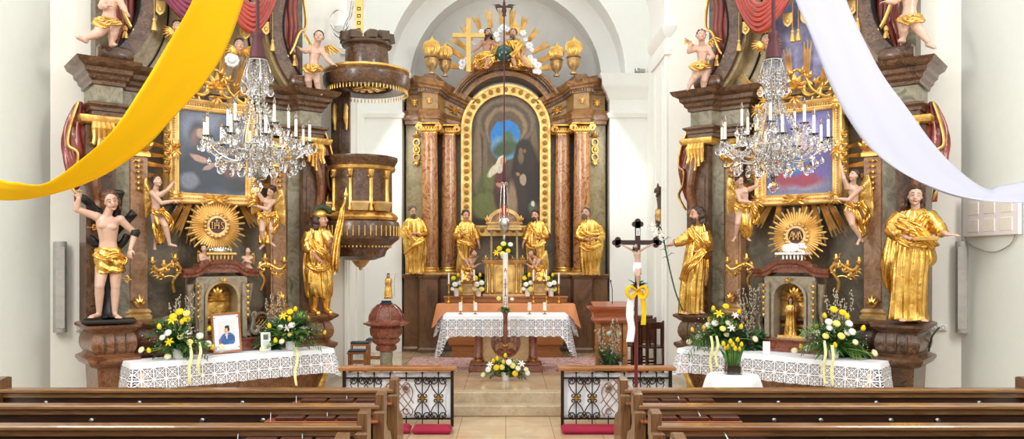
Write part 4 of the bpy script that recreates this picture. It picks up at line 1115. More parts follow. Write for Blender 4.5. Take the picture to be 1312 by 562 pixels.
for x, z in pts:
    b.lathe([(.05, 0), (.052, .012), (.035, .014), (.033, .006), (.024, .006), (.02, .018), (0, .022)], 0, 0, 12, cap=False)
    for i in range(len(b.v)-12*7, len(b.v)): v = b.v[i]; b.v[i] = Vector((x+v.x, -.005-v.z, z+v.y))
b.build('frame_rosettes', plain('aged bronze gilding', '#9a7434', .35, .7), pf)
# painting
b = MB(); pl = fr2(ri+.01, zb-.01); n_ = len(pl)
b.add([(x, .05, z) for x, z in pl]+[(x, .08, z) for x, z in pl], [tuple(reversed(range(n_))), tuple(range(n_, 2*n_))])
pw, ph_ = 2*ri, (fz-.2+ri-zb)
hp = painting('altar painting of a seated woman in green and a standing monk', ('#443729', '#5c4c39'), [
    (.5, .80, .44, .18, 0, .12, '#746350'), (.5, .78, .37, .165, 0, .1, '#54463a'), (.5, .76, .31, .155, 0, .1, '#857357'), (.5, .74, .26, .145, 0, .1, '#5f4e3b'), (.08, .5, .06, .26, 0, .2, '#75654e'), (.2, .5, .035, .26, 0, .2, '#6a5a46'), (.92, .5, .06, .26, 0, .2, '#695a45'),
    (.5, .69, .215, .125, 0, .08, '#2b78bc'), (.5, .6, .21, .1, 0, .2, '#5d8fb0'), (.53, .6, .12, .06, 0, .7, '#44583a'), (.53, .65, .1, .05, 0, .7, '#4c6242'), (.52, .7, .07, .04, 0, .7, '#4f6546'), (.55, .62, .16, .03, 0, .7, '#3e5236'), (.44, .57, .14, .05, 0, .6, '#3f5036'),
    (.8, .34, .22, .3, 0, .2, '#261b14'), (.77, .53, .15, .13, 0, .2, '#2c2018'), (.64, .2, .16, .2, 0, .4, '#33261d'),
    (.27, .27, .2, .17, 12, .25, '#4c5222'), (.2, .15, .2, .1, 0, .3, '#5f6330'), (.3, .38, .14, .09, 30, .3, '#5a6130'), (.44, .24, .12, .15, 0, .4, '#43211f'), (.42, .35, .09, .08, 0, .4, '#5a2726'), (.47, .1, .1, .09, 0, .4, '#33381d'),
    (.41, .49, .075, .034, 30, .25, '#cdc3b2'), (.34, .44, .12, .034, 28, .3, '#c4bba8'), (.42, .44, .05, .03, 10, .3, '#b9b09d'), (.455, .495, .04, .03, 0, .3, '#bd8f70'), (.42, .31, .06, .016, -20, .4, '#a87c60'),
    (.72, .575, .03, .024, 0, .5, '#7d5a44'), (.72, .52, .035, .05, 0, .6, '#6b5a45'), (.775, .575, .02, .014, 30, .5, '#7d5a44'), (.755, .35, .05, .045, 18, .25, '#9a8b70'), (.68, .39, .03, .015, 0, .4, '#96694c'),
    (.6, .17, .07, .16, 8, .5, '#8a7459'), (.9, .13, .06, .05, 0, .6, '#4c5c40'), (.9, .16, .025, .02, 0, .5, '#c8c8b8'), (.5, .02, .6, .04, 0, .6, '#241d17')], 1, 1, 5)
hb(b, 'altar_painting', hp, uv=[((x+ri)/pw, (z-zb)/ph_) for x, y, z in [tuple(v) for v in b.v]])
# urns
for px, py, s_, tl in ((553, 103, 1.0, 'outer urn above the left columns'), (570, 108, .9, 'inner urn above the left columns'), (713, 108, .9, 'inner urn above the right columns'), (735, 103, 1.0, 'outer urn above the right columns')):
    Z = 15.75 if s_ == 1 else 15.95
    p = P(px, py, Z); p.z = 5.905 if s_ == 1 else 5.8
    if s_ < 1: p.z = 5.905
    t = thing('flaming_urn', 'gilded flaming urn, the '+tl+' of the high altar', 'urn', p, 0, 'gilded flaming urns')
    h = .36*s_
    b = MB(); b.lathe([(0, 0), (.07*s_, 0), (.07*s_, .02), (.03*s_, .04), (.04*s_, .08), (.1*s_, .14), (.135*s_, .24), (.13*s_, .31), (0, .31)], n=28, wob=lambda a, z: 1+.04*abs(math.sin(a*7))); b.build('vessel', M['goldd'], t)
    b = MB(); b.lathe([(.12*s_, .3), (.15*s_, .32), (.15*s_, .345), (.06*s_, .37), (0, .37)], n=24); b.build('rim', M['brownf'], t)
    b = MB()
    for k in range(11):
        a = (k-5)/5; b.tube(catmull([(a*.05*s_, 0, .35), (a*.15*s_, -.05*math.cos(a), .45*s_+.04), (a*.13*s_, -.03, .58*s_+.04), (a*.02*s_+.015, 0, (.78-.1*abs(a))*s_)], 3), [.02, .022, .026, .026, .026, .022, .02, .017, .012, .005], 6)
    b.build('flame', M['gold'], t)
# high altar table
MZ = 15.0; mz = MZ
t = thing('altar_table', 'long high altar table with brown wood panels under an orange cloth', 'altar', (0, MZ, FL))
b = MB(); b.box(-1.1, 1.1, 0, .5, .2, .93); b.box(-.5, .5, -.02, .5, 0, .95); b.build('table_body', M['cherry'], t)
for q in (-1, 1):
    b = MB(q); b.mold([(.52, .4), (.52, -.12), (1.05, -.12), (1.05, .4)], [(0, 0), (.02, 0), (.02, .1), (-.02, .12), (-.02, .2), (.04, .24), (.06, .42), (.05, .48), (-.3, .5)]); b.build('side_panel', M['oak'], t)
b = MB(); b.box(-1.28, 1.28, -.18, .6, .94, 1.0, 0, .01); b.build('table_top', M['oak'], t)
b = MB(); b.box(-1.2, 1.2, .3, .58, 1.0, 1.13, 0, .012); b.box(-1.22, 1.22, .27, .6, 1.1, 1.14, 0, .01); b.build('gradine', M['oak'], t)
tablecloth('orange cloth over the high altar table', 'altar cloths', (0, MZ, FL), 0, -1.31, 1.31, -.2, .25, 1.005, .2, .46, name='altar_cloth', mats=[M['orangecloth'], M['orangecloth']], wave=.012)
tablecloth('white lace cloth hanging below the orange cloth of the high altar', 'altar cloths', (0, MZ, FL), 0, -1.27, 1.27, -.165, .2, 1.0, .3, .62, name='altar_cloth', wave=.012)
# free standing altar
AZ = 12.95
t = thing('altar_table', 'free standing altar of red and tan stone with a round relief, nearest the steps', 'altar', (0, AZ, FL))
b = MB(); b.box(-.62, .62, -.02, .75, 0, .1, 0, .015); b.box(-.55, .55, .02, .7, .1, .15, 0, .01); b.build('plinth', M['redstone'], t)
b = MB(); b.box(-.4, .4, .12, .6, .15, .86, 0, .01); b.build('front_slab', M['tan'], t)
for q in (-1, 1):
    for yy in (.1, .6):
        b = MB(q); b.lathe([(0, .15), (.09, .15), (.095, .19), (.075, .21), (.08, .24), (.07, .26), (.068, .8), (.08, .82), (.09, .86), (0, .86)], .455, yy, 24); b.build('column', M['redstone'], t)
        b = MB(q); b.lathe([(.092, .17), (.1, .18), (.1, .2), (.085, .215)], .455, yy, 24, cap=False); b.build('column_ring', M['brass'], t)
b = MB(); N = 36; b.prism([(.245*math.cos(2*PI*k/N), .48+.25*math.sin(2*PI*k/N)) for k in range(N)], .1, .13); rl = b.build('round_relief', M['redstone'], t)
b = MB()
def st(p, q_, w_=.009, y=.095): b.tube([(p[0], y, p[1]), (q_[0], y, q_[1])], w_, 6)
st((-.17, .51), (-.13, .64)); st((-.13, .64), (-.09, .51)); st((-.155, .56), (-.105, .56), .007)
pp = [(.08, .51), (.11, .51), (.09, .55), (.088, .6), (.105, .63), (.13, .64), (.155, .63), (.172, .6), (.17, .55), (.15, .51), (.18, .51)]
for p, q_ in zip(pp, pp[1:]): st(p, q_)
b.build('letters', M['tan'], rl)
b = MB()
for q in (-1, 1):
    g = [[(q*(.02+.15*j/6), .09-.015*math.sin(j*.5), .36+.035*math.sin(j*.55)+.1*i-.02*j/6) for j in range(7)] for i in range(2)]; b.sheet(g, .008)
for k in range(5): b.ell((-.06+.03*k, .095, .33-.01*abs(k-2)), (.018, .014, .018), 8, 6)
st((-.0, .36), (0, .62), .008)
b.build('book_carving', M['orange'], rl)
b = MB(); b.box(-1.0, 1.0, -.06, .76, .86, .93, 0, .012); b.build('table_top', M['redstone'], t)
tablecloth('white lace cloth on the free standing altar, hanging low at both ends', 'altar cloths', (0, AZ, FL), 0, -1.03, 1.03, -.09, .72, .935, .34, .62, cell=.15, wave=.018, corner=.1, flare=.07)
# rug
b = MB(); b.box(-1.75, 1.78, 13.05, 14.75, .307, .319); o = b.build('patterned_rug', M['rug']); tag(o, 'red and cream patterned rug on the chancel floor around the altar', 'rug')
b = MB(); b.box(-1.0, 1.0, 14.0, 14.7, .32, .335) 
# ---------------------------------------------------------------- pulpit
PZ_ = 11.0
t = thing('pulpit', 'round brown pulpit with gilded columns, above the small font, reached behind the left side altar', 'pulpit', (hx(462, PZ_), PZ_, 0))
def vz(py, Z=PZ_): return CH+(HY-py)/F*Z
b = MB()
b.lathe([(0, 3.36), (.48, 3.36), (.5, 3.38), (.5, 3.44), (.46, 3.47), (.45, 3.53), (.49, 3.55), (.52, 3.58), (.53, 3.62), (.44, 3.64), (.43, 3.6), (0, 3.4)][:0] or
        [(0, 2.83), (.44, 2.83), (.44, 3.44), (.47, 3.47), (.5, 3.53), (.52, 3.56), (.52, 3.60), (.46, 3.605), (.40, 3.58), (.40, 2.9), (0, 2.9)], n=56); b.build('parapet', M['brown'], t)
b = MB(); b.lathe([(.44, 2.7), (.5, 2.72), (.52, 2.76), (.5, 2.8), (.44, 2.84)], n=56, wob=lambda a, z: 1+.012*math.sin(a*36), cap=False); b.build('gilt_lower_moulding', M['gold'], t); b = MB(); b.lathe([(.445, 3.40), (.48, 3.42), (.49, 3.46), (.455, 3.47)], n=56, wob=lambda a, z: 1+.01*math.sin(a*40), cap=False); b.build('gilt_moulding', M['gold'], t)
b = MB(); b.lathe([(0, 2.38), (.44, 2.38), (.47, 2.41), (.535, 2.46), (.545, 2.5), (.545, 2.66), (.53, 2.70), (.46, 2.72), (0, 2.72)], n=56); b.build('lower_drum', M['brown'], t)
for k in range(44):
    a = 2*PI*k/44
    if math.sin(a) > .35: continue
    b = MB(); b.tube([(.549*math.cos(a), .549*math.sin(a), 2.5), (.549*math.cos(a), .549*math.sin(a), 2.64)], .009, 5); b.build('gilt_flute', M['gold'], t)
b = MB(); b.lathe([(.1, 2.2), (.2, 2.17), (.33, 2.22), (.36, 2.3), (.42, 2.36), (.43, 2.39), (0, 2.4)], n=56, wob=lambda a, z: 1+.02*abs(math.sin(a*14))); b.build('bowl', M['brown'], t)
b = MB()
for k in range(50): a = 2*PI*k/50; b.ell((.425*math.cos(a), .425*math.sin(a), 2.355), (.013, .013, .016), 6, 5)
b.build('bead_row', M['gold'], t)
b = MB(); b.lathe([(0, 2.02), (.02, 2.03), (.025, 2.06), (.06, 2.08), (.1, 2.13), (.12, 2.16), (.19, 2.17), (.2, 2.2), (.15, 2.22), (0, 2.22)], n=32, wob=lambda a, z: 1+.05*abs(math.sin(a*8))); b.build('pendant_boss', M['goldd'], t)
for k, a in enumerate((-165, -132, -97, -62, -28)):
    a = R(a); x, y = .455*math.cos(a), .455*math.sin(a)
    b = MB(); b.lathe([(.04, 2.84), (.045, 2.87), (.03, 2.9), (.028, 3.3), (.045, 3.36), (.05, 3.4)], x, y, 10); 
    for q in range(5): leafy(b, x, y-.02, 3.28, .08, 3, 90, 80)
    b.build('gilt_column', M['gold'], t)
for a in (-148, -80, -44):
    a = R(a); x, y = .5*math.cos(a), .5*math.sin(a)
    b = MB(); b.box(-.13, .13, -.05, .04, 2.93, 2.965, 0, .006); b.box(-.1, .1, -.04, .03, 2.84, 2.93, .015)
    for i, v in enumerate(b.v): c_, s_ = math.cos(a+PI/2), math.sin(a+PI/2); b.v[i] = Vector((x+v.x*c_-v.y*s_, y+v.x*s_+v.y*c_, v.z))
    b.build('console_bracket', M['goldd'], t)
# backboard and sounding board
b = MB(); b.box(-.46, -.2, .2, .3, 3.4, 4.75); b.box(-.34, -.31, .17, .2, 3.4, 4.6); b.build('back_board', M['brown'], t)
for x in (-.40, -.24):
    b = MB(); pendant(b, x, .18, 4.35, .3, .03); b.tube([(x, .16, 4.4), (x, .14, 4.2), (x+.01, .16, 4.02)], [.02, .035, .01], 7); b.build('gilt_drop', M['gold'], t)
sb = thing('sounding_board', 'dark round canopy with gilded rim hanging over the pulpit', 'canopy', (hx(470, 11.0), 11.0, 4.52))
b = MB(); b.lathe([(.34, .1), (.36, .06), (.5, .02), (.57, .04), (.6, .1), (.61, .2), (.57, .26), (.5, .3), (.3, .34), (.27, .34)], n=64, cap=False); b.lathe([(.36, .08), (.34, .12), (.0, .13)], n=64, cap=False); b.build('rim', M['brown'], sb)
b = MB(); b.lathe([(.575, .25), (.6, .27), (.59, .3), (.56, .3)], n=64, wob=lambda a, z: 1+.01*math.sin(a*50), cap=False); b.build('gilt_rope', M['gold'], sb)
b = MB()
for k in range(70): a = 2*PI*k/70; b.lathe([(0, -.035), (.006, -.03), (.009, -.01), (.004, .03)], .57*math.cos(a), .57*math.sin(a), 6)
b.build('bead_fringe', M['gold'], sb)
b = MB()
for k in range(9): a = R(k*40); b.tube([(.05*math.cos(a), .05*math.sin(a), .09), (.18*math.cos(a), .18*math.sin(a), .06), (.3*math.cos(a), .3*math.sin(a), .09)], [.03, .05, .02], 7, True, .5)
b.ell((0, 0, .08), (.07, .07, .04)); b.build('gilt_shell', M['gold'], sb)
b = MB(); b.lathe([(.35, .1), (.37, .08), (.36, .12)], n=48, wob=lambda a, z: 1+.01*math.sin(a*44), cap=False); b.lathe([(.3, .3), (.31, .34), (.3, .55), (.29, .62), (.32, .64), (.34, .69), (.3, .72), (.2, .74), (.0, .74)], n=48, cap=False); b.build('upper_drum', M['brown'], sb)
b = MB(); b.tube([(.33*math.cos(2*PI*k/60), .33*math.sin(2*PI*k/60), .66) for k in range(61)], .022, 7, True, 1, (0, 0, 1), None)
for k in range(9): a = R(k*40+10); b.tube([(.31*math.cos(a), .31*math.sin(a), .7), (.3*math.cos(a), .3*math.sin(a), .78), (.2*math.cos(a), .2*math.sin(a), .84)], [.09, .1, .03], 8, True, .35)
b.build('carved_leaf_crown', M['goldd'] if False else plain('tarnished carving', '#54402f', .4, .3, .2, 30), sb)
b = MB()
cn = thing('anchor_ornament', 'dark metal ring and hook standing on the pulpit canopy', 'ornament', (hx(440, 11.0), 11.0, 5.36))
b.tube([(.13*math.cos(a)-.05, 0, .18+.1*math.sin(a)*1.6) for a in [R(200+k*17) for k in range(20)]], .012, 7); b.build('ring', M['silver'], cn)
b = MB(); b.tube([(.13, 0, .45), (.1, 0, .25), (.03, 0, .12), (.0, 0, .0)], .02, 7); b.tube([(.12*math.cos(a), 0, .02+.08*math.sin(a)) for a in [R(190+k*15) for k in range(12)]], .016, 7); b.build('hook', M['silver'], cn)
b = MB(); b.box(-.055, .055, -.01, .01, 0, .6); o = b.build('inscribed_tablet', M['palegold']); o.location = P(460, 30, 11.05); o.location.z = 5.28; tag(o, 'narrow gilt tablet with dark marks above the pulpit canopy', 'tablet')
b = MB()
for k in range(4):
    for (a, c) in (((-.02, 0), (.02, 0)), ((-.02, 0), (-.02, .04)), ((.02, 0), (.02, .04)), ((-.02, .04), (.02, .04))): b.tube([(a[0], -.014, .12+k*.1+a[1]), (c[0], -.014, .12+k*.1+c[1])], .005, 5)
b.build('tablet_letters', M['dark'], o)

KP = 1.1                                             # pulpit and canopy: real size of the group, hung on the chancel pier
for o, px in ((t, 462), (sb, 470), (cn, 440)):
    o.location = (hx(px, 11.0*KP), 11.0*KP, CH+KP*(o.location.z-CH)); o.scale = (KP, KP, KP)
o = bpy.data.objects['inscribed_tablet']; o.location = (hx(460, 11.05*KP), 11.05*KP, CH+KP*(o.location.z-CH)); o.scale = (KP, KP, KP)

# ---------------------------------------------------------------- font
FZ = 11.7
p = P(495, 467, FZ); t = thing('baptismal_font', 'octagonal red stone font with domed lid, behind the left communion rail', 'font', (p.x, FZ, FL))
zz = lambda py: CH+(HY-py)/F*FZ-FL
b = MB(); b.lathe([(0, 0), (.16, 0), (.16, .05), (.11, .08), (.1, .1), (.09, .35), (.1, .55), (.0, .55)], n=24); b.build('pillar', M['greencol'], t)
b = MB(); b.lathe([(0, .5), (.13, .5), (.16, .52), (.16, .57), (.145, .59), (.2, .63), (.215, .67), (.19, .69), (.245, .75), (.255, .84), (.235, .865), (.29, .885), (.335, .905), (0, .92)], n=8, a0=R(22.5), wob=None); b.build('basin', M['redstone'], t, sharp=20)
b = MB(); b.lathe([(0, .9), (.35, .905), (.35, .925), (.28, .95), (.255, .97), (.25, 1.03), (.2, 1.12), (.13, 1.18), (.08, 1.2), (0, 1.2)], n=8, a0=R(22.5)); 
for k in range(8):
    a = R(22.5+45*k); b.tube([(r_*math.cos(a), r_*math.sin(a), z_) for r_, z_ in ((.262, .96), (.258, 1.03), (.207, 1.125), (.135, 1.187), (.09, 1.2))], .012, 6)
b.build('lid', M['redstone'], t, sharp=20)
b = MB(); b.lathe([(0, 1.2), (.09, 1.2), (.09, 1.22), (.07, 1.23), (.08, 1.25), (0, 1.25)], n=24); b.build('lid_knob', M['stool'], t)

# ---------------------------------------------------------------- stools and benches in the chancel
def bench(x, y, w, d, h, rz, lab, mat, seatm, back=0):
    t = thing('chancel_stool' if not back else 'choir_chair', lab, 'stool' if not back else 'chair', (x, y, FL), rz, 'stools by the font' if not back else 'wooden chairs behind the lectern')
    b = MB(); b.box(-w/2, w/2, -d/2, d/2, h-.03, h, 0, .008); b.build('seat', mat, t)
    if not back: b = MB(); b.box(-w/2+.01, w/2-.01, -d/2+.01, d/2-.01, h, h+.025, 0, .01); b.build('seat_pad', seatm, t)
    for sx in (-1, 1):
        for sy in (-1, 1):
            b = MB(); b.box(sx*(w/2-.03)-.018, sx*(w/2-.03)+.018, sy*(d/2-.03)-.018, sy*(d/2-.03)+.018, 0, h-.03 if not (back and sy < 0) else h+back); b.build('leg', mat, t)
    for sy in (-1, 1):
        b = MB(); b.box(-w/2+.04, w/2-.04, sy*(d/2-.03)-.01, sy*(d/2-.03)+.01, .12, .15); b.build('stretcher', mat, t)
    if back:
        b = MB(); b.box(-w/2, w/2, -d/2+.005, -d/2+.03, h+back-.13, h+back-.02, 0, .01); b.build('back_rail', mat, t)
        for k in (-1, 0, 1):
            b = MB(); b.box(k*.1-.014, k*.1+.014, -d/2+.01, -d/2+.025, h, h+back-.12); b.build('back_slat', mat, t)
bench(hx(461, 13.2), 13.2, .36, .30, .45, R(4), 'low wooden stool with dark blue pad, farther left of the font', M['oak'], M['stool'])
bench(hx(458, 12.3), 12.3, .3, .28, .42, R(6), 'low wooden stool with dark pad, nearest the left altar table', M['oak'], M['stool'])
bench(hx(480, 13.6), 13.75, .34, .30, .45, R(0), 'wooden stool with dark pad right behind the font', M['oak'], M['stool'])
for x_, y_, lab in ((hx(806, 13.2), 13.2, 'dark wooden chair directly behind the processional cross pole'), (hx(826, 13.6), 13.7, 'dark wooden chair between the cross pole and the white pier'), (hx(838, 13.0)-.06, 12.95, 'slatted wooden chair nearest the white pier')):
    bench(x_, y_, .36, .38, .44, R(15), lab, M['wooddark'], None, .42)
t = thing('prayer_desk', 'dark wooden bench desk behind the slatted chairs by the white pier', 'desk', (hx(822, 14.6), 14.6, FL))
b = MB(); b.box(-.32, .32, -.15, .15, .78, .82, 0, .01); b.build('desk_top', M['wooddark'], t)
b = MB(); b.box(-.3, .3, -.02, .02, .3, .78); b.build('front_panel', M['wooddark'], t)
for q in (-1, 1): b = MB(); b.box(q*.3-.02, q*.3+.02, -.14, .14, 0, .95, 0, .01); b.build('end_panel', M['wooddark'], t)

# ---------------------------------------------------------------- lectern
LZ = 12.3; t = thing('lectern', 'cherry wood lectern with wide curved top, behind the willow arrangement', 'lectern', (hx(783, LZ), LZ, FL))
b = MB(); b.loft([[(-.33*k-.02, -.2*k, z), (.33*k+.02, -.2*k, z), (.33*k+.02, .2*k, z), (-.33*k-.02, .2*k, z)] for k, z in ((.78, .88), (.8, .9), (.86, .92), (.8, .97), (.83, 1.03), (.98, 1.08), (1.05, 1.1), (1.05, 1.13))], True, True); b.build('top', M['cherry'], t)
b = MB(); b.sheet([[(-.3, -.17, 1.135), (.3, -.17, 1.135)], [(-.3, .15, 1.2), (.3, .15, 1.2)]], .02); b.build('book_slope', M['cherry'], t)
for q in (-1, 1):
    b = MB(); b.box(q*.21-.035, q*.21+.035, -.1, .1, .05, .9, 0, .008); b.build('leg', M['oak'], t)
b = MB(); b.box(-.17, .17, -.04, .04, .3, .9); b.build('front_panel', M['oak'], t)
b = MB(); b.box(-.3, .3, -.2, .2, 0, .06, 0, .015); b.build('base', M['cherry'], t)
b = MB(); b.tube([(.02, 0, 1.15), (.02, .02, 1.4), (-.01, -.02, 1.52)], .006, 6); b.ell((-.01, -.03, 1.53), (.012, .012, .02), 8, 6); o = b.build('microphone', M['iron'], t)
b = MB(); b.ell((0, 0, .0), (.035, .03, .045), 12, 9); o = b.build('decorated_egg', M['petalc']); o.location = P(793, 427, 12.15); tag(o, 'cream egg hanging on the willow twigs before the lectern', 'egg', 'hanging eggs')
b = MB(); b.ell((0, 0, .0), (.05, .03, .04), 12, 9); o = b.build('decorated_egg', plain('pale turquoise egg', '#a9cfc8', .4)); o.location = P(781, 427, 12.1); tag(o, 'pale turquoise egg hanging on the willow twigs before the lectern', 'egg', 'hanging eggs')
b = MB(); b.box(-.35, .35, -.4, .4, 0, .012); o = b.build('red_carpet', M['crimson']); o.location = (hx(800, 12.6), 12.6, FL+.001); tag(o, 'small crimson carpet behind the lectern foot', 'carpet')

# ---------------------------------------------------------------- candles and vessels
def candlestick(p, h, lab, grp, candle=.24):
    t = thing('candlestick', lab, 'candlestick', p, 0, grp)
    b = MB(); b.lathe([(0, 0), (.055, 0), (.055, .02), (.03, .04), (.015, .06), (.022, .09), (.012, .12), (.012, h*.5), (.024, h*.55), (.012, h*.6), (.01, h*.9), (.035, h*.96), (.04, h), (0, h)], n=16); b.build('stick', M['brass'], t)
    b = MB(); b.lathe([(0, h), (.016, h), (.016, h+candle), (.004, h+candle+.01), (0, h+candle+.02)], n=12); b.build('candle', M['wax'], t)
for px, hh in ((575, .36), (592, .40), (607.5, .42), (683.5, .42), (700, .42), (716, .36)):
    wd = 'leftmost' if px == 575 else 'rightmost' if px == 716 else None
    lab = {575: 'brass candlestick at the left end of the high altar shelf', 592: 'brass candlestick between the two left lily vases, high altar shelf', 607.5: 'brass candlestick right of the second left flower vase on the high altar', 683.5: 'brass candlestick between the tabernacle and the right flower vases', 700: 'brass candlestick between the two right flower vases, high altar', 716: 'brass candlestick at the right end of the high altar shelf'}[px]
    Z = MZ+.06
    candlestick((hx(px, Z), Z, FL+1.012), hh+.02, lab, 'candlesticks on the high altar', .2)
for px in (590, 609, 678.5, 698):
    t = thing('squat_candle', {590: 'squat white candle at the left end of the front altar', 609: 'squat white candle, inner of the two left of the tall Easter candle', 678.5: 'squat white candle, inner of the two right of the tall Easter candle', 698: 'squat white candle at the right end of the front altar'}[px], 'candle', (hx(px, AZ+.25), AZ+.25, FL+.94), 0, 'squat candles on the front altar')
    b = MB(); b.lathe([(0, 0), (.04, 0), (.035, .01), (.01, .02), (.01, .05), (.04, .06), (0, .065)], n=14); b.build('holder', M['brass'], t)
    b = MB(); b.lathe([(0, .06), (.03, .06), (.03, .2), (0, .2)], n=16); b.build('wax_body', M['wax'], t)
# paschal candle in front of the altar
PZc = 12.55; zc = lambda py: CH+(HY-py)/F*PZc-FL
t = thing('easter_candle', 'tall white Easter candle with red writing on a brown turned stand', 'candle', (hx(647.5, PZc), PZc, FL))
b = MB(); b.lathe([(0, 0), (.17, 0), (.17, .03), (.06, .06), (.045, .1), (.04, .2), (.05, .25), (.035, .27), (.035, .65), (.045, .7), (.035, .74), (.035, .95), (.045, 1.0), (.08, 1.04), (0, 1.05)], n=20); b.build('stand', M['redstone'], t)
b = MB(); b.lathe([(.04, .46), (.055, .47), (.055, .49), (.04, .5)], n=20, cap=False); b.build('stand_ring', M['brass'], t)
b = MB(); b.lathe([(0, 1.04), (.042, 1.04), (.042, 1.96), (.03, 1.975), (0, 1.975)], n=24); cdl = b.build('candle', M['wax'], t)
b = MB(); b.tube([(0, 0, 1.97), (0, 0, 2.0)], .004, 5); b.build('wick', M['dark'], cdl)
redp = plain('red wax relief', '#b02a24', .4)
b = MB()
def cst(x0, z0, x1, z1, w_=.005): b.tube([(x0, -.041+.5*x0*x0*10, z0), (x1, -.041+.5*x1*x1*10, z1)], w_, 5)
for (sh, z) in (('A', 1.66), ('+', 1.42), ('O', 1.14)):
    if sh == 'A': cst(-.018, z, 0, z+.07); cst(0, z+.07, .018, z); cst(-.01, z+.025, .01, z+.025)
    if sh == '+': cst(0, z-.14, 0, z+.14, .007); cst(-.026, z+.05, .026, z+.05, .007); cst(-.02, z-.0, .02, z+.0)
    if sh == 'O':
        pp = [(-.022, 0), (-.008, 0), (-.018, .02), (-.018, .045), (0, .06), (.018, .045), (.018, .02), (.008, 0), (.022, 0)]
        for a, c in zip(pp, pp[1:]): cst(a[0], z+a[1], c[0], z+c[1])
b.build('candle_writing', redp, cdl)
b = MB()
for (dx, z) in ((-.015, 1.27), (.015, 1.27), (-.015, 1.22), (.015, 1.22)):
    b.tube([(dx-.006, -.042, z), (dx+.006, -.042, z), (dx+.006, -.042, z+.025), (dx-.006, -.042, z+.025)], .003, 4)
b.build('candle_numerals', M['stool'], cdl)
# sanctuary lamp on its rope
SZ = 12.2; p = P(646, 310, SZ)
t = thing('sanctuary_lamp', 'silver hanging lamp with red glass on a maroon rope, before the altar painting', 'lamp', (p.x, SZ, 0))
z = lambda py: CH+(HY-py)/F*SZ
b = MB(); b.tube([(0, 0, z(215)), (0, 0, 8.5)], .012, 7); b.build('rope', M['maroon'], t)
b = MB(); b.lathe([(.0, z(232)), (.035, z(232)), (.03, z(222)), (.022, z(212)), (.012, z(207)), (0, z(206))], n=18, wob=lambda a, zz: 1+.08*math.sin(a*9)); b.build('tassel', M['maroon'], t)
b = MB(); b.lathe([(0, z(308)), (.015, z(307)), (.025, z(303)), (.012, z(300)), (.03, z(297)), (.075, z(291)), (.085, z(286)), (.075, z(282)), (.04, z(279)), (.05, z(276)), (0, z(276))], n=28, wob=lambda a, zz: 1+.04*math.sin(a*10)); b.build('lamp_body', M['silver'], t); b = MB(); b.lathe([(0, z(237)), (.055, z(237)), (.06, z(234.5)), (.02, z(232)), (0, z(232))], n=20); b.build('lamp_crown', M['silver'], t)
for k in range(3):
    a = R(30+120*k); b = MB(); b.tube([(.05*math.cos(a), .05*math.sin(a), z(236)), (.085*math.cos(a), .085*math.sin(a), z(284))], .005, 5); b.build('chain', M['silver'], t)
b = MB(); b.lathe([(0, z(278)), (.03, z(278)), (.035, z(268)), (.03, z(262)), (0, z(262))], n=18); b.build('red_glass', M['redwax'], t)
# tabernacle of the high altar
t = thing('tabernacle', 'gilded tabernacle with a canopy on slim columns, centre of the high altar shelf', 'tabernacle', (hx(646, 15.3), 15.3, FL+1.13))
b = MB(); b.mold([(-.4, .3), (-.4, 0), (.4, 0), (.4, .3)], [(0, 0), (.02, 0), (.02, .06), (-.02, .08), (-.02, .62), (0, .64), (.03, .68), (.04, .72), (-.3, .73)]); b.box(-.36, .36, 0.01, .3, .05, .7); b.build('case', M['orange'] if False else M['goldd'], t)
for q in (-1, 1):
    for xx in (.33, .24):
        b = MB(q); b.lathe([(0, .08), (.035, .08), (.035, .12), (.022, .14), (.022, .55), (.035, .6), (.035, .64), (0, .64)], xx, -.03, 14); b.build('pillar', M['gold'], t)
b = MB(); nn = niche_pts = [(-.17, .1)]+[(-.17*math.cos(PI*k/14), .45+.17*math.sin(PI*k/14)) for k in range(15)]+[(.17, .1)]; b.prism(nn, -.03, .02); b.build('door', M['gold'], t)
b = MB()
for k in range(4): leafy(b, 0, -.04, .18+k*.1, .09, 5, 90, 160, .15)
b.build('door_carving', M['goldd'], t)
for q in (-1, 1):
    for yy in (.02, .25):
        b = MB(q); b.lathe([(0, .73), (.035, .73), (.035, .76), (.024, .78), (.02, 1.24), (.035, 1.27), (.035, 1.3), (0, 1.3)], .25, yy, 16); b.build('canopy_column', M['cream'], t)
b = MB(); b.box(-.34, .34, -.04, .32, 1.3, 1.36, 0, .01); b.box(-.36, .36, -.06, .34, 1.42, 1.46, 0, .01); b.box(-.32, .32, -.02, .3, 1.34, 1.43)
o_ = [(-.33*math.cos(PI*k/16), 1.46+.27*math.sin(PI*k/16)) for k in range(17)]; i_ = [(-.26*math.cos(PI*k/16), 1.46+.2*math.sin(PI*k/16)) for k in range(17)]
b.band(o_, i_, -.04, .3); b.build('canopy', M['goldd'], t)
b = MB(); b.prism(i_, 0, .28); b.build('canopy_tympanum', M['orange'], t)
b = MB()
for q in (-1, 1): leafy(b, q*.33, -.02, 1.46, .14, 3, 90, 60); leafy(b, q*.36, -.0, .72, .1, 3, 90, 90); leafy(b, q*.16, -.0, .72, .08, 3, 90, 90)
leafy(b, 0, -.05, 1.68, .1, 5, 90, 200); b.ell((0, -.05, 1.5), (.05, .03, .05)); b.build('gilt_crest', M['gold'], t)

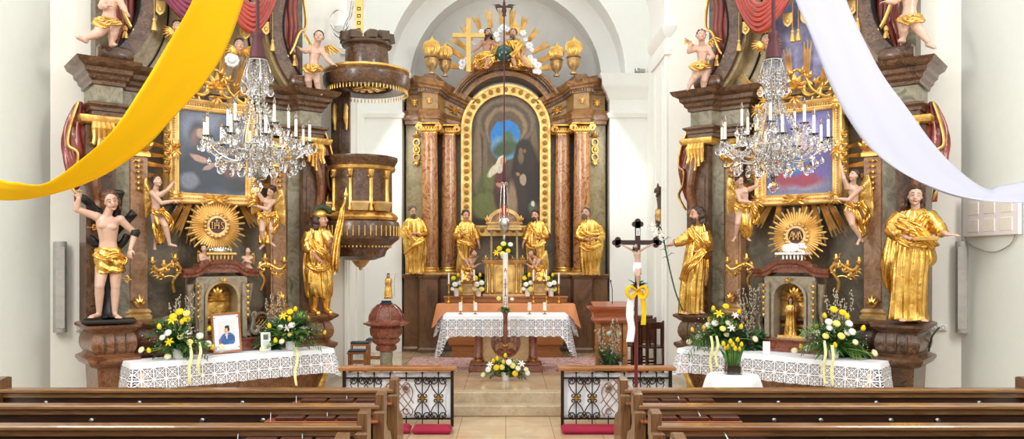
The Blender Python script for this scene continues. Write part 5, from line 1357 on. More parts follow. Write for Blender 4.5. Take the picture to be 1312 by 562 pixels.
# ---------------------------------------------------------------- portrait, cards, wall things
A = FR[1]
p = A.w(A.at(292, 437, -.62)); t = thing('framed_portrait', 'wood framed portrait of a man in blue tunic, leaning on the left tabernacle', 'picture', p, R(33))
hw, hh = .185, .52
t.rotation_euler = (R(-4), R(-2.5), R(33)); t.location.z = .952
b = MB(); frame_rect(b, -hw+.025, hw-.025, .025, hh-.025, [(-.002, .012), (0, 0), (.02, -.008), (.028, 0), (.028, .02), (0, .02)]); b.build('frame', M['oak'], t)
b = MB(); b.box(-hw+.02, hw-.02, .004, .015, .02, hh-.02)
b.build('mount', plain('pale lilac mount', '#cdd0e6', .6), t)
b = MB(); b.box(-.155, .155, .002, .0045, .045, .475); b.build('mount_rule', plain('white mount', '#f2f0f2', .6), t)
b = MB(); X0, X1, Z0_, Z1_ = -.105, .105, .105, .42; b.box(X0, X1, 0, .003, Z0_, Z1_)
pm = painting('portrait print of a man in a blue tunic', ('#e4e0e4', '#e9e3e0'), [(.15, .12, .3, .14, 0, .4, '#b85050'), (.54, .2, .46, .3, 0, .12, '#3c6fae'), (.38, .12, .2, .2, -20, .2, '#355f9c'), (.66, .28, .3, .14, -8, .15, '#2f5a94'), (.5, .42, .1, .08, 0, .2, '#d9b096'), (.5, .33, .04, .1, 0, .2, '#e3e0e0'), (.5, .6, .14, .15, 0, .12, '#e0b79b'), (.54, .735, .14, .06, 8, .2, '#33261f'), (.62, .63, .07, .1, 0, .2, '#3a2a20'), (.42, .56, .06, .012, 0, .3, '#4a3025'), (.42, .65, .04, .012, 0, .3, '#3a2a20')], 1, 1, 4)
b.build('portrait_print', pm, t, uv=[((v[0]-X0)/(X1-X0), (v[2]-Z0_)/(Z1_-Z0_)) for v in b.v])
b = MB()
for x in (-.145, .145):
    for zz_ in (.06, .46): b.box(x-.008, x+.008, -.001, .004, zz_-.008, zz_+.008)
b.build('corner_marks', M['cherry'], t)
p = A.w(A.at(341, 437, -.66)); b = MB(); b.box(-.065, .065, 0, .006, 0, .25); o = b.build('memorial_card', M['paper']); o.location = (p.x, p.y, .94); o.rotation_euler = (R(-8), 0, R(30)); tag(o, 'small white memorial card standing right of the framed portrait', 'card')
b = MB(); b.box(-.032, .032, -.003, 0, .15, .22); b.build('card_photo', plain('green photo print', '#5f7359', .5, var=.4), o)
b = MB()
for k in range(6): b.box(-.045, .045, -.002, 0, .12-k*.016, .124-k*.016)
b.build('card_text', M['grey'], o)
A2 = FR[-1]; p = A2.w(A2.at(2*CX-982, 455, -.8)); b = MB(); b.box(-.045, .045, 0, .006, 0, .16); o = b.build('memorial_card', M['paper']); o.location = (p.x, p.y, .94); o.rotation_euler = (R(-6), 0, R(-20)); tag(o, 'small white card standing on the right side altar', 'card')
# column loudspeakers
for px, sgn, lab in ((77, 1, 'grey column loudspeaker on the cream wall at the left edge'), (1233, -1, 'grey column loudspeaker on the wall at the right edge, below the white board')):
    t = thing('column_speaker', lab, 'loudspeaker', FR[sgn].w(FR[sgn].at(px if sgn > 0 else 2*CX-px, 425, .5)), R(30)*sgn, 'column loudspeakers')
    t.location.z = 1.24
    b = MB(); b.lathe([(0, 0), (.075, 0), (.078, .01), (.078, 1.16), (.074, 1.17), (0, 1.17)], n=24, sy=.85); b.build('housing', M['grey'], t)
    b = MB(); b.box(-.05, .05, -.07, -.055, .05, 1.1, 0, .01); b.build('grille_cloth', plain('pale grille cloth', '#b3b0a8', .8), t)
# white board with six pale squares
XW = XC-.03
t = thing('panel_board', 'white wall board with six pale squares, at the right edge below the white banner', 'board', (XW, 0, 0))
ya, yb = 1000*XW/(1308-CX), 1000*XW/(1237-CX)
za, zb_ = 2.2+.030*ya, 2.2+.088*ya
b = MB(); b.box(-.03, .01, ya, yb, za-.0, zb_+.0, 0, .008); b.build('board', M['amber'], t)
for i in range(3):
    for j in range(2):
        y0 = lerp(ya, yb, .1+.3*i); y1 = lerp(ya, yb, .1+.3*i+.2); z0 = lerp(za, zb_, .1+.42*j); z1 = z0+.3*(zb_-za)
        b = MB(); b.box(-.036, -.03, y0, y1, z0, z1, 0, .003); b.build('pale_square', M['amber2'], t)
b = MB(); b.tube(catmull([(0, ya+.1, za+.0), (0, ya+.2, za-.12), (0, (ya+yb)/2, za-.2), (0, yb-.1, za-.1), (0, yb, za)], 6), .008, 6); o = b.build('cable', M['grey'], t)
# sockets and cables by the pedestals
for sgn, px, cab in ((1, 106, 0), (-1, 1204, 1)):
    fr = FR[sgn]; lp = fr.at(px if sgn > 0 else 2*CX-px, 419, .57)
    t = thing('wall_socket', 'white double wall socket beside the %s statue pedestal' % ('left' if sgn > 0 else 'right'), 'socket', fr.w(lp), fr.th, 'wall sockets')
    b = MB(); b.box(-.09, .09, -.02, .01, -.04, .04, 0, .008); b.build('cover_plate', M['white'], t)
    for q in (-1, 1): b = MB(); b.lathe([(.026, 0), (.028, .004), (.02, .004), (.02, -.002), (0, -.002)], n=16, cap=False); b.v = [Vector((v.x+q*.045, -.02-v.z, v.y)) for v in b.v]; b.build('socket_ring', M['grey'], t)
    b = MB(); a = fr.w(fr.at(116 if sgn > 0 else 2*CX-1196, 422, .1)); c = fr.w(fr.at(118 if sgn > 0 else 2*CX-1190, 450, .1))
    b.tube(catmull([fr.w(lp), a.lerp(c, .2)+Vector((0, 0, -.02)), a.lerp(c, .6), c], 6), .012, 6); tag(b.build('power_cable', M['cable']), 'dark green cable running down behind the %s pedestal' % ('left' if sgn > 0 else 'right'), 'cable', 'power cables')
# round table with the tulips
TZ = 9.0; tp = (hx(939, TZ), TZ)
t = thing('round_table', 'small round side table under a white cloth, holding the tulip vase', 'table', (*tp, 0))
b = MB(); b.lathe([(0, .82), (.27, .82), (.28, .835), (.27, .85), (0, .85)], n=32); b.build('table_top', M['oak'], t)
b = MB(); b.lathe([(0, 0), (.2, 0), (.2, .02), (.04, .06), (.03, .4), (.04, .8), (.1, .82), (0, .82)], n=20); b.build('pedestal', M['oak'], t)
b = MB(); b.lathe([(0, .856), (.27, .856), (.29, .845), (.31, .78), (.34, .6), (.36, .4), (.355, .4), (.28, .83)], n=96, wob=lambda a, z: 1+max(0, .84-z)*.35*math.sin(a*9+math.sin(a*3)), cap=True); o = b.build('round_tablecloth', M['linen'], sharp=70); o.location = (*tp, 0); tag(o, 'white cloth draped over the small round table', 'tablecloth')
# choir pier crucifix seen from the side and wall details
t = thing('small_spotlight', 'small white spotlight fixture on the capital at the right', 'lamp', P(822, 96, 15.5)); t.location = (hx(820, 15.6), 15.62, 5.9)
b = MB(); b.box(-.1, .1, -.05, .05, 0, .07, 0, .01); b.build('housing', M['grey'], t); b = MB(); b.lathe([(0, 0), (.05, 0), (.06, .08), (0, .08)], -.05, -.0, 16); b.build('lamp_head', M['steel'], t)
# ---------------------------------------------------------------- figures
def rotm(yaw=0, pitch=0, roll=0):
    return Matrix.Rotation(R(yaw), 3, 'Z') @ Matrix.Rotation(R(-roll), 3, 'Y') @ Matrix.Rotation(R(pitch), 3, 'X')
def head_mesh(b, c, Rm, s, baby=False):
    """s = head height / 0.23; face towards -y of Rm"""
    T = lambda x, y, z: Vector(c)+Rm @ (Vector((x, y, z))*s)
    w = 1.08 if baby else 1.0
    b.ell(T(0, .016, .025), (.080*s*w, .098*s, .092*s), 18, 12, Rm)
    b.ell(T(0, -.014, -.02), (.066*s*w, .080*s, .092*s), 18, 12, Rm)
    b.ell(T(0, -.032, -.072), (.046*s*w, .05*s, .042*s), 14, 9, Rm)
    b.ell(T(0, -.077, -.094), (.02*s, .016*s, .016*s), 8, 6, Rm)
    b.cap(T(0, -.088, .018), T(0, -.108, -.028), .008*s, .0145*s*(1.1 if baby else 1), 8)
    for q in (-1, 1):
        b.ell(T(q*.036*w, -.062, -.04), (.026*s, .024*s, .028*s), 8, 7, Rm)
        b.cap(T(q*.012, -.088, .028), T(q*.046, -.074, .026), .0085*s, .008*s, 7)
        b.ell(T(q*.076*w, .008, -.01), (.011*s, .02*s, .03*s), 8, 6, Rm)
        b.ell(T(q*.03, -.076, .003), (.014*s, .01*s, .009*s), 8, 6, Rm)
    b.ell(T(0, -.089, -.057), (.022*s, .010*s, .006*s), 8, 5, Rm); b.ell(T(0, -.086, -.068), (.018*s, .010*s, .007*s), 8, 5, Rm)
def face_paint(me, c, Rm, s):
    Ri = Rm.inverted(); c = Vector(c)
    for p in me.polygons:
        v = Ri @ (p.center-c)/s
        if v.y < -.05 and v.length < .16:
            ax = abs(v.x)
            if abs(ax-.031) < .011 and abs(v.z-.001) < .0045: p.material_index = 1
            elif .012 < ax < .05 and abs(v.z-.032-.006*(1-abs(ax-.03)/.02)) < .0045: p.material_index = 1
            elif ax < .022 and -.073 < v.z < -.054 and v.y < -.08: p.material_index = 2
def hair_mesh(b, c, Rm, s, style='short', seed=1, beard=0):
    rn = random.Random(seed); T = lambda x, y, z: Vector(c)+Rm @ (Vector((x, y, z))*s)
    if style != 'bald':
        b.ell(T(0, .03, .042), (.087*s, .099*s, .088*s), 16, 10, Rm)
        for k in range(70):
            d = Vector((rn.uniform(-1, 1), rn.uniform(-.75, 1), rn.uniform(-.35, 1))).normalized()
            if d.y < -.35 and d.z < .55: continue
            p = Vector((d.x*.086, .022+d.y*.1, .035+d.z*.092)); r = rn.uniform(.014, .022)
            b.ell(T(*p), (r*s, r*s, r*1.2*s), 7, 5)
    if style == 'long':
        for q in (-1, 1):
            for k in range(4):
                y = .0+.022*k; x = q*(.076+.004*k); pts = [T(x, y, .04), T(x*1.12+q*.006*math.sin(k), y+.01, -.03), T(x*1.0, y+.02, -.09), T(x*1.05+q*.01, y+.02, -.15)]
                b.tube(catmull(pts, 4), [(.017+.006*math.sin(i*1.4+k))*s for i in range(13)], 7)
        for k in range(5): x = (k-2)*.03; b.tube([T(x, .1, .03), T(x*1.1, .11, -.06), T(x*1.2, .08, -.15)], [.024*s, .026*s, .016*s], 7)
    if beard:
        for k in range(26):
            a = rn.uniform(-1.15, 1.15); z = rn.uniform(-.115-.04*(beard-1)*math.cos(a), -.06)
            b.ell(T(.058*math.sin(a), -.016-.062*math.cos(a), z-.01), (.017*s, .017*s, .021*s), 7, 5)
        for q in (-1, 1): b.cap(T(q*.005, -.1, -.044), T(q*.032, -.08, -.06), .008*s, .008*s, 6)
def hand_mesh(b, w, d, s, side=1, curl=.5, up=None):
    """w wrist, d direction of the hand, side: where the thumb goes"""
    d = Vector(d).normalized(); u = Vector(up or (0, 0, 1)); x = d.cross(u)
    x = x.normalized() if x.length > .1 else Vector((1, 0, 0)); nrm = x.cross(d).normalized()      # nrm: back of the hand
    w = Vector(w); m = w+d*.045*s
    Rm = Matrix((x, d, nrm)).transposed()
    b.ell(m, (.04*s, .05*s, .017*s), 12, 8, Rm)
    for k in range(4):
        o = (k-1.5)*.0195*s*side; L = (.068, .078, .073, .056)[k]*s; a = w+d*.078*s+x*o; e1 = a+(d*math.cos(curl*.6)-nrm*math.sin(curl*.6)+x*side*(k-1.5)*.06)*L*.52; e2 = e1+(d*math.cos(curl*1.8)-nrm*math.sin(curl*1.8))*L*.5
        b.cap(a-d*.015*s, e1, .0095*s, .0085*s, 7); b.cap(e1, e2, .0085*s, .0068*s, 7)
    a = w+d*.02*s-x*side*.03*s; e1 = a+(d*.6-x*side*.75-nrm*.2)*.036*s; e2 = e1+(d*.9-x*side*.3-nrm*.35)*.03*s
    b.cap(a, e1, .0125*s, .0105*s, 7); b.cap(e1, e2, .0105*s, .0085*s, 7)
def body_mesh(b, J, s, fat=1.0, bare=True, curl=.5, chest=1.0):
    g = lambda k: Vector(J[k]); f = s*fat
    nk, pv, sl, sr = g('neck'), g('pelvis'), g('sl'), g('sr'); hd_ = g('head')
    b.cap(nk-Vector((0, 0, .02*s)), hd_+Vector((0, .012*s, -.05*s)), .055*f, .05*f, 12)
    # torso rings
    ax = pv-nk; hw = max((sr-sl).length/2, .1*f); side = (sr-sl).normalized(); bk = Vector((0, 1, 0)); rings = []
    for t, w_, d_ in ((0.0, .42, .36), (.06, .8, .46), (.14, 1.0, .6), (.3, .95, .72), (.45, .84, .66), (.62, .74, .58), (.8, .84, .64), (1.0, .9, .72), (1.12, .7, .6)):
        c = nk+ax*t; W = hw*w_; Dp = hw*.92*d_*chest; ring = []
        sd = side.lerp(Vector((1, 0, 0)), t*.6).normalized()
        for k in range(20):
            a = 2*PI*k/20; ring.append(c+sd*W*math.cos(a)+bk*Dp*math.sin(a)*(1.0 if math.sin(a) > 0 else .9))
        rings.append(ring)
    b.loft(rings, True, True)
    if bare:
        for q, k in ((-1, sl), (1, sr)):
            pm = nk.lerp(pv, .27)+side*q*hw*.42+Vector((0, -hw*.48, 0)); b.ell(pm, (hw*.42, hw*.2, hw*.3), 10, 7)
    for a, e, w, q in (('sl', 'el', 'wl', -1), ('sr', 'er', 'wr', 1)):
        b.cap(g(a), g(e), (.04 if J.get('robed') else .056)*f, .04*f, 12); m = g(e).lerp(g(w), .3); b.cap(g(e), m, .042*f, .042*f, 12); b.cap(m, g(w), .042*f, .028*f, 12)
        if not J.get('robed'): b.ell(g(a), (.066*f, .06*f, .06*f), 10, 7)
        d = Vector(J['d'+a[1]]) if ('d'+a[1]) in J else g(w)-g(e)
        hand_mesh(b, g(w), d, s*.92, q*J.get('th'+a[1], 1), J.get('c'+a[1], curl), J.get('u'+a[1]))
    if J.get('robed'): f *= .78
    for h, k, n_, q in (('hl', 'kl', 'al', -1), ('hr', 'kr', 'ar', 1)):
        b.cap(g(h), g(k), .092*f, .06*f, 14); m = g(k).lerp(g(n_), .3)+Vector((0, .012*f, 0)); b.cap(g(k), m, .056*f, .058*f, 12); b.cap(m, g(n_), .057*f, .034*f, 12)
        an = g(n_); td = Vector(J.get('t'+n_[1], (q*.35, -1, -.25))).normalized()
        b.cap(an+Vector((0, .02*f, -.03*f)), an+td*.14*s+Vector((0, 0, -.025*f)), .034*f, .026*f, 10)
        xx = td.cross(Vector((0, 0, 1))).normalized()
        for i in range(5): t0 = an+td*.13*s+xx*(i-2)*.015*s+Vector((0, 0, -.03*f)); b.cap(t0, t0+td*(.04-.004*abs(i-1))*s, .012*s, .009*s, 6)
def fill(J, s):
    """supply hidden joints"""
    nk = Vector(J['neck'])
    J.setdefault('sl', nk+Vector((-.18*s, 0, -.06*s))); J.setdefault('sr', nk+Vector((.18*s, 0, -.06*s)))
    J.setdefault('pelvis', nk+Vector((0, 0, -.52*s))); pv = Vector(J['pelvis'])
    for q, c in ((-1, 'l'), (1, 'r')):
        J.setdefault('h'+c, pv+Vector((q*.09*s, 0, -.05*s)))
        a = J.setdefault('a'+c, Vector((pv.x+q*.1*s, 0, .07*s)))
        J.setdefault('k'+c, Vector(J['h'+c]).lerp(Vector(a), .5)+Vector((0, (.03 if J.get('robed') else -.05)*s, 0)))
        sh = Vector(J['s'+c])
        J.setdefault('e'+c, sh+Vector((q*.05*s, -.02*s, -.29*s))); J.setdefault('w'+c, Vector(J['e'+c])+Vector((-q*.12*s, -.16*s, -.08*s)))
    return J
class Fig:
    def __init__(f, name, label, cat, px, py, Z=None, base=None, group=None, s=1.0, th=None):
        p = base if base is not None else P(px, py, Z)
        f.fr = Frame(p.x, p.y, p.z, th); f.s = s
        f.t = thing(name, label, cat, p, f.fr.th, group)
    def j(f, px, py, dy=0.0): return f.fr.at(px, py, dy)
    def body(f, J, face=(0, 0, 0), mat=None, voxel=None, fat=1.0, bare=True, baby=False, curl=.5, hs=1.0, chest=1.0):
        Q = {}
        for k, v in J.items():
            Q[k] = f.j(*v) if (k in ('head', 'neck', 'pelvis') or k[0] in 'sewhka' and len(k) == 2 and k[1] in 'lr') else v
        if not bare: Q['robed'] = 1
        Q = fill(Q, f.s); f.J = Q; f.hs = f.s*hs; f.Rm = rotm(*face)
        b = MB(); body_mesh(b, Q, f.s, fat, bare, curl, chest); head_mesh(b, Q['head'], f.Rm, f.hs, baby)
        me = smooth_mesh(b, voxel or max(.006, .0075*f.s), 2, [mat or M['skin'], M['eye'], M['lip'], M['eyew']], 'body')
        face_paint(me, Q['head'], f.Rm, f.hs); link(me, 'body', f.t); return f
    def hair(f, style='short', mat=None, beard=0, seed=1):
        b = MB(); hair_mesh(b, f.J['head'], f.Rm, f.hs, style, seed, beard); me = smooth_mesh(b, max(.006, .0075*f.hs), 1, mat or M['hair'], 'hair'); link(me, 'hair', f.t); return f
    def cloth(f, name, rows, off=0, mat=None, **k):
        b = MB(); silhouette(b, rows, f.fr, off, **k); return b.build(name, mat or M['goldc'], f.t, sharp=180)
    def sleeve(f, pts, rad, name='sleeve', mat=None, nf=7, amp=.14, seed=0):
        b = MB(); P_ = catmull([f.j(*p) for p in pts], 7); n_ = len(P_); k = len(rad)-1
        rr = [lerp(rad[int(i/(n_-1)*k*.9999)], rad[int(i/(n_-1)*k*.9999)+1], i/(n_-1)*k % 1 if i < n_-1 else 1) for i in range(n_)]
        b.tube(P_, rr, 22, True, .9, None, lambda a, t: 1+amp*(abs(math.sin(a*nf/2+5*t+seed))+.8*abs(math.sin(t*nf*2.2+a+seed))-.9)); return b.build(name, mat or M['goldc'], f.t, sharp=180)
    def sash(f, pts, w, n=4, r=.02, name='sash', mat=None):
        b = MB(); P_ = catmull([f.j(*p) for p in pts], 7)
        for k in range(n):
            o = (k-(n-1)/2)/max(1, n-1)*w; Q = []
            for i, p in enumerate(P_):
                a = P_[max(i-1, 0)]; c = P_[min(i+1, len(P_)-1)]; d = (c-a).normalized(); u = Vector((-d.z, 0, d.x)); Q.append(p+u*o*(1+.2*math.sin(i*.5+k))+Vector((0, -.012*math.sin(i*.7+k*2), 0)))
            b.tube(Q, [r*(1+.25*math.sin(i*.6+k*1.7)) for i in range(len(Q))], 8, True, .8)
        return b.build(name, mat or M['goldc'], f.t, sharp=180)
    def wing(f, root, apex, tip, low, dy=.08, mat=None, n=9, w=.028):
        b = MB(); r, a, t, l = [f.j(p[0], p[1], dy) for p in (root, apex, tip, low)]; sz = (a-t).length
        def lead(u): return (1-u)**2*r+2*u*(1-u)*(r.lerp(a, .6)+(a-l)*.12)+u*u*a
        for row, (k0, L, dd) in enumerate(((n, 1.0, 0), (n-1, .66, -.02), (n-2, .38, -.035))):
            for k in range(k0):
                u = k/(k0-1); s0 = lead(u); e = l.lerp(t, u**1.1); e = s0.lerp(e, L); m = s0.lerp(e, .5)+Vector((0, -.03*sz-.0, 0)); ww = w*sz*2.2*(1-.25*row)
                b.tube([s0+Vector((0, dd, 0)), s0.lerp(m, .6)+Vector((0, dd-.01, 0)), m+Vector((0, dd, 0)), m.lerp(e, .6)+Vector((0, dd, 0)), e+Vector((0, dd, 0))], [ww*.7, ww, ww*1.05, ww*.9, ww*.25], 8, True, .35, (0, 1, 0))
        b.tube([lead(k/8)+Vector((0, -.02, 0)) for k in range(9)]+[a.lerp(t, .15)], [sz*.04]*9+[sz*.02], 8)
        return b.build('wing', mat or M['gold'], f.t)
def altar_base(sgn, px, off, z=1.403, py=410):
    fr = FR[sgn]; p = fr.w(fr.at(px if sgn > 0 else 2*CX-px, py, off)); p.z = z; return p
# -- Sebastian
base = altar_base(1, 140, -.42, 1.403)
f = Fig('saint_statue', 'bare chested statue in gilded loincloth tied to a black tree trunk, left side altar', 'statue', 0, 0, base=base, s=1.0)
f.body(dict(head=(142, 257, -.06), neck=(137, 275, -.02), sl=(123.5, 277, -.02), sr=(154, 281, -.02), el=(98, 268, -.06), wl=(101, 254, -.1), er=(173, 299, .02), wr=(167, 319, -.08), pelvis=(139.5, 330), hl=(132, 336), hr=(148, 336), kl=(127.5, 366, -.08), kr=(148, 367, -.03), al=(127, 400, .0), ar=(147, 400, -.02), dl=(.05, -.2, 1), cl=.9, dr=(-.15, -.2, -1), tl=(-.8, -1, -.2), tr=(.3, -1, -.2)), (8, 12, 16), M['skinp'], bare=True, fat=.93, curl=.6, hs=1.0)
f.hair('long', M['hairl'], 0, 4)
f.cloth('loincloth', [(317, 121.5, 156.5), (321, 120, 158), (330, 119.5, 160.5), (340, 119.5, 161.5), (347, 121, 161.5), (349, 122, 160)], -.02, depth=.78, amp=.03, kn=(5, 9), kz=3.2, seed=3, minamp=.9)
f.sash([(121, 324, -.12), (135, 330, -.2), (150, 326, -.2), (159, 331, -.12), (157, 338, -.14)], .05, 3, .018, 'loincloth_roll')
b = MB(); J_ = f.J; b.tube([f.j(173, 294, .0), f.j(173.6, 298, .0), f.j(172, 302, -.0)], [.052, .056, .05], 12); b.build('arm_rope', M['black'], f.t)
b = MB(); b.cap(f.j(112, 291, -.3), f.j(128, 291.5, -.1), .006, .006, 6)
for q in (-1, 1): b.tube([f.j(118, 291, -.24), f.j(120, 291+q*3, -.2), f.j(124, 291+q*2, -.16)], [.004, .012, .004], 5)
b.build('arrow', M['gold'], f.t)
b = MB(); b.cap(f.j(168, 358, -.3), f.j(152, 355, -.08), .006, .006, 6)
for q in (-1, 1): b.tube([f.j(166, 357, -.28), f.j(163, 357+q*4, -.24), f.j(159, 356+q*2, -.2)], [.004, .014, .004], 5)
b.build('arrow', M['gold'], f.t)
tr = thing('tree_trunk', 'black knotty tree trunk with stub branches behind the bound statue', 'tree trunk', base, f.fr.th)
b = MB(); b.tube(catmull([f.j(139, 411, .0), f.j(139, 395, .06), f.j(140, 360, .1), f.j(142, 310, .14), f.j(148, 270, .14), f.j(151, 243, .14)], 6), [.13, .11, .08, .075]+[.07]*22+[.075, .07, .08, .09, .05], 12, True, 1, None, lambda a, t: 1+.15*math.sin(3*a+9*t))
b.tube(catmull([f.j(146, 283, .12), f.j(120, 264, .12), f.j(106, 254, .06), f.j(97, 248, .04)], 4), [.05]*9+[.04]*4, 9, True, 1, None, lambda a, t: 1+.2*math.sin(3*a+14*t))
b.tube(catmull([f.j(146, 298, .12), f.j(163, 282, .1), f.j(168, 276, .08), f.j(173, 272, .08)], 4), [.05]*8+[.055]*5, 9, True, 1, None, lambda a, t: 1+.2*math.sin(3*a+11*t))
b.tube(catmull([f.j(142, 316, .12), f.j(125, 312, .1), f.j(118, 306, .08), f.j(114, 303, .08)], 4), [.045]*8+[.04]*5, 9, True, 1, None, lambda a, t: 1+.2*math.sin(3*a+11*t))
b.tube(catmull([f.j(142, 324, .12), f.j(158, 310, .1), f.j(163, 300, .08)], 4), [.045]*9, 9)
me = smooth_mesh(b, .014, 1, M['black'], 'trunk'); link(me, 'trunk', tr)
b = MB(); b.box(-.3, .3, -.2, .2, .0, .045, 0, .02); b.build('rock_base', M['black'], tr)
# -- soldier saint with flag
base = altar_base(1, 407, -.40)
f = Fig('saint_statue', 'gilded soldier saint with plumed helmet and flag, right side of the left side altar', 'statue', 0, 0, base=base, s=.93)
f.body(dict(head=(411.5, 281, -.08), neck=(407.5, 292, -.03), sl=(397, 298, 0), sr=(417, 297, -.08), er=(422, 316, -.12), wr=(424, 309, -.3), el=(396, 318, .02), wl=(408, 331, -.2), pelvis=(406, 340), al=(402, 398, -.02), ar=(418, 397, .02), dr=(.2, -.3, .6), cr=1.2, dl=(.7, -.3, -.5), cl=1.0, tl=(.4, -1, -.1), tr=(.8, -.9, -.1), kl=(402, 366, -.08), kr=(418, 367, -.03)), (62, -4, 0), M['skin'], bare=False)
f.hair('long', M['hair'], 0, 3)
f.cloth('tunic', [(289, 403, 414), (294, 397, 419), (303, 395, 423), (316, 394, 425), (330, 394, 424), (338, 396, 423), (350, 391, 426), (364, 390, 427), (376, 391, 427), (381, 393, 426)], -.02, depth=.75, amp=.055, kn=(13, 21), seed=5, kz=1.5, minamp=.25)
f.cloth('cape', [(292, 398, 410), (300, 395, 410), (320, 390, 406), (345, 387.5, 405), (365, 389, 404), (378, 391, 402)], .12, depth=.5, amp=.05, kn=(9, 15), seed=9)
f.sleeve([(416, 297, -.08), (424, 311, -.12), (426, 317, -.14)], (.085, .1, .07), seed=2)
f.sleeve([(398, 298, 0), (395, 312, .0), (399, 322, -.06)], (.085, .1, .075), seed=4)
f.sash([(398, 306, -.16), (407, 318, -.24), (418, 326, -.22), (424, 334, -.1)], .07, 4, .022)
f.sash([(394, 338, -.16), (408, 344, -.26), (424, 340, -.16)], .05, 3, .022)
for a, c in (('kl', 'al'), ('kr', 'ar')):
    b = MB(); K, A_ = Vector(f.J[a]), Vector(f.J[c]); b.tube([K+Vector((0, 0, .05)), K, K.lerp(A_, .4), A_+Vector((0, 0, .03))], [.085, .09, .075, .05], 14); b.cap(A_, A_+Vector((.06, -.14, -.03)), .05, .04); b.build('boot', M['goldc'], f.t)
b = MB(); hc = Vector(f.J['head']); b.ell(hc+Vector((-.01, .02, .07)), (.105, .115, .075), 16, 9); b.tube([hc+Vector((-.02, .02, .06)), hc+Vector((.1, -.03, .07)), hc+Vector((.15, -.05, .055))], [.05, .04, .01], 8, True, .4); hm = b.build('helmet', M['gold'], f.t)
b = MB()
for k in range(9): a = R(20+k*17); b.ell(hc+Vector((.02-.11*math.cos(a)+.0, .03, .08+.1*math.sin(a))), (.045, .035, .04), 8, 6)
b.build('plume', plain('dark green plume', '#2f3d22', .5, .2, .3, 40), hm)
fl = thing('processional_flag', 'gilded flag on a pole with a pointed finial, held by the soldier saint', 'flag', base, f.fr.th)
b = MB(); b.tube([f.j(429, 352, -.36), f.j(442.5, 252, -.34)], .012, 8); b.lathe([(0, 0)], n=3) if False else None; b.ell(f.j(443, 249, -.34), (.03, .03, .045), 8, 6); b.tube([f.j(443, 247, -.34), f.j(443.6, 240, -.34)], [.02, .003], 8); b.build('pole', M['gold'], fl)
b = MB(); g = []
for i, (py, x0, x1) in enumerate([(256, 441, 443), (266, 436, 441.5), (280, 433, 440.5), (292, 430, 438.5), (300, 429, 436.5), (312, 426, 435), (325, 424, 434.5), (338, 423, 434.5), (348, 425, 433)]):
    g.append([f.j(lerp(x0, x1, k/14), py+1.5*math.sin(k*.6), -.36+.03*math.sin(k*1.1+i*.9)) for k in range(15)])
b.sheet(g, .01); b.build('flag_cloth', M['goldc'], fl, sharp=180)
b = MB(); p_ = f.j(428, 336, -.24); b.lathe([(0, p_.z-.055), (.035, p_.z-.05), (.05, p_.z+.02), (.055, p_.z+.03), (.045, p_.z+.03), (0, p_.z-.03)], p_.x, p_.y, 14); o = b.build('water_bucket', M['silver'], None); o.location = base; o.rotation_euler = (0, 0, f.fr.th); tag(o, 'small dark metal bucket held low by the soldier saint', 'bucket')
# -- hanging angels
def angel(sgn, px, py, label, J, face, rows, wings, s=.62, seed=1, off=-.2, hairm='hair'):
    fr = FR[sgn]; p = fr.w(fr.at(px if sgn > 0 else 2*CX-px, py, off))
    f = Fig('angel_figure', label, 'angel', 0, 0, base=p, group='angels beside the altar paintings', s=s)
    f.body(J, face, M['skinp'], fat=1.05, baby=False, voxel=.0065, hs=1.02)
    f.hair('short', M[hairm], 0, seed)
    f.cloth('robe', rows, -.0, depth=.7, amp=.05, kn=(7, 13), kz=1.4, seed=seed, minamp=.5)
    f.sash([(rows[0][1]+1, rows[0][0]+1, -.1), ((rows[0][1]+rows[0][2])/2, rows[0][0]+5, -.16), (rows[0][2]-1, rows[0][0]+1, -.1)], .04, 3, .02)
    f.sash([(rows[0][2]-2, rows[0][0]-1, -.1), (rows[1][2]+1, rows[1][0], -.12), (rows[2][2]+2, rows[2][0], -.08), (rows[2][2]-1, rows[2][0]+9, -.06)], .05, 3, .02, 'robe_end')
    for w in wings: f.wing(*w)
    return f
angel(1, 202, 318, 'half naked winged angel left of the dark painting, gilded robe, arms reaching right', dict(head=(201.5, 232, -.08), neck=(199, 242.5, -.04), sl=(195, 247, -.02), sr=(206, 249, -.06), er=(215, 243, -.1), wr=(221, 235, -.08), el=(207, 260, -.16), wl=(223, 257, -.14), pelvis=(200, 273), hl=(199, 276), hr=(205, 276), kl=(200, 292, .02), kr=(212, 289, -.1), al=(199, 309, .05), ar=(217, 311, -.06), dl=(1, 0, .1), ul=(0, -1, 1), tl=(-.1, -.5, -1), tr=(1, -.5, -.3)), (35, -12, 0),
      [(268, 194, 208), (276, 193, 213), (286, 193, 217), (296, 194, 217), (305, 197, 213), (312, 199, 210)], [((193, 248), (187, 229), (187, 279), (196, 262))], seed=2)
angel(1, 344, 318, 'winged angel right of the dark painting, one arm raised to the chandelier', dict(head=(347.5, 245, -.1), neck=(344, 253, -.04), sl=(337, 256, -.04), sr=(350, 258, -.04), el=(330, 246, -.08), wl=(328, 236, -.08), er=(342, 268, -.2), wr=(330, 264, -.22), pelvis=(342, 276), kl=(336, 295, -.08), kr=(348, 294, -.06), al=(338, 312, .0), ar=(346.5, 309, .02), dl=(0, -.2, 1), dr=(-1, 0, .1), tl=(-.6, -.6, -.6), tr=(.6, -.6, -.5)), (-35, 25, -20),
      [(272, 329, 353), (280, 328.5, 353), (290, 329.5, 351), (300, 330, 350), (312, 331, 348)], [((352, 258), (361, 243), (364, 289), (353, 278)), ((337, 256), (323, 240), (323, 275), (334, 270))], seed=3)
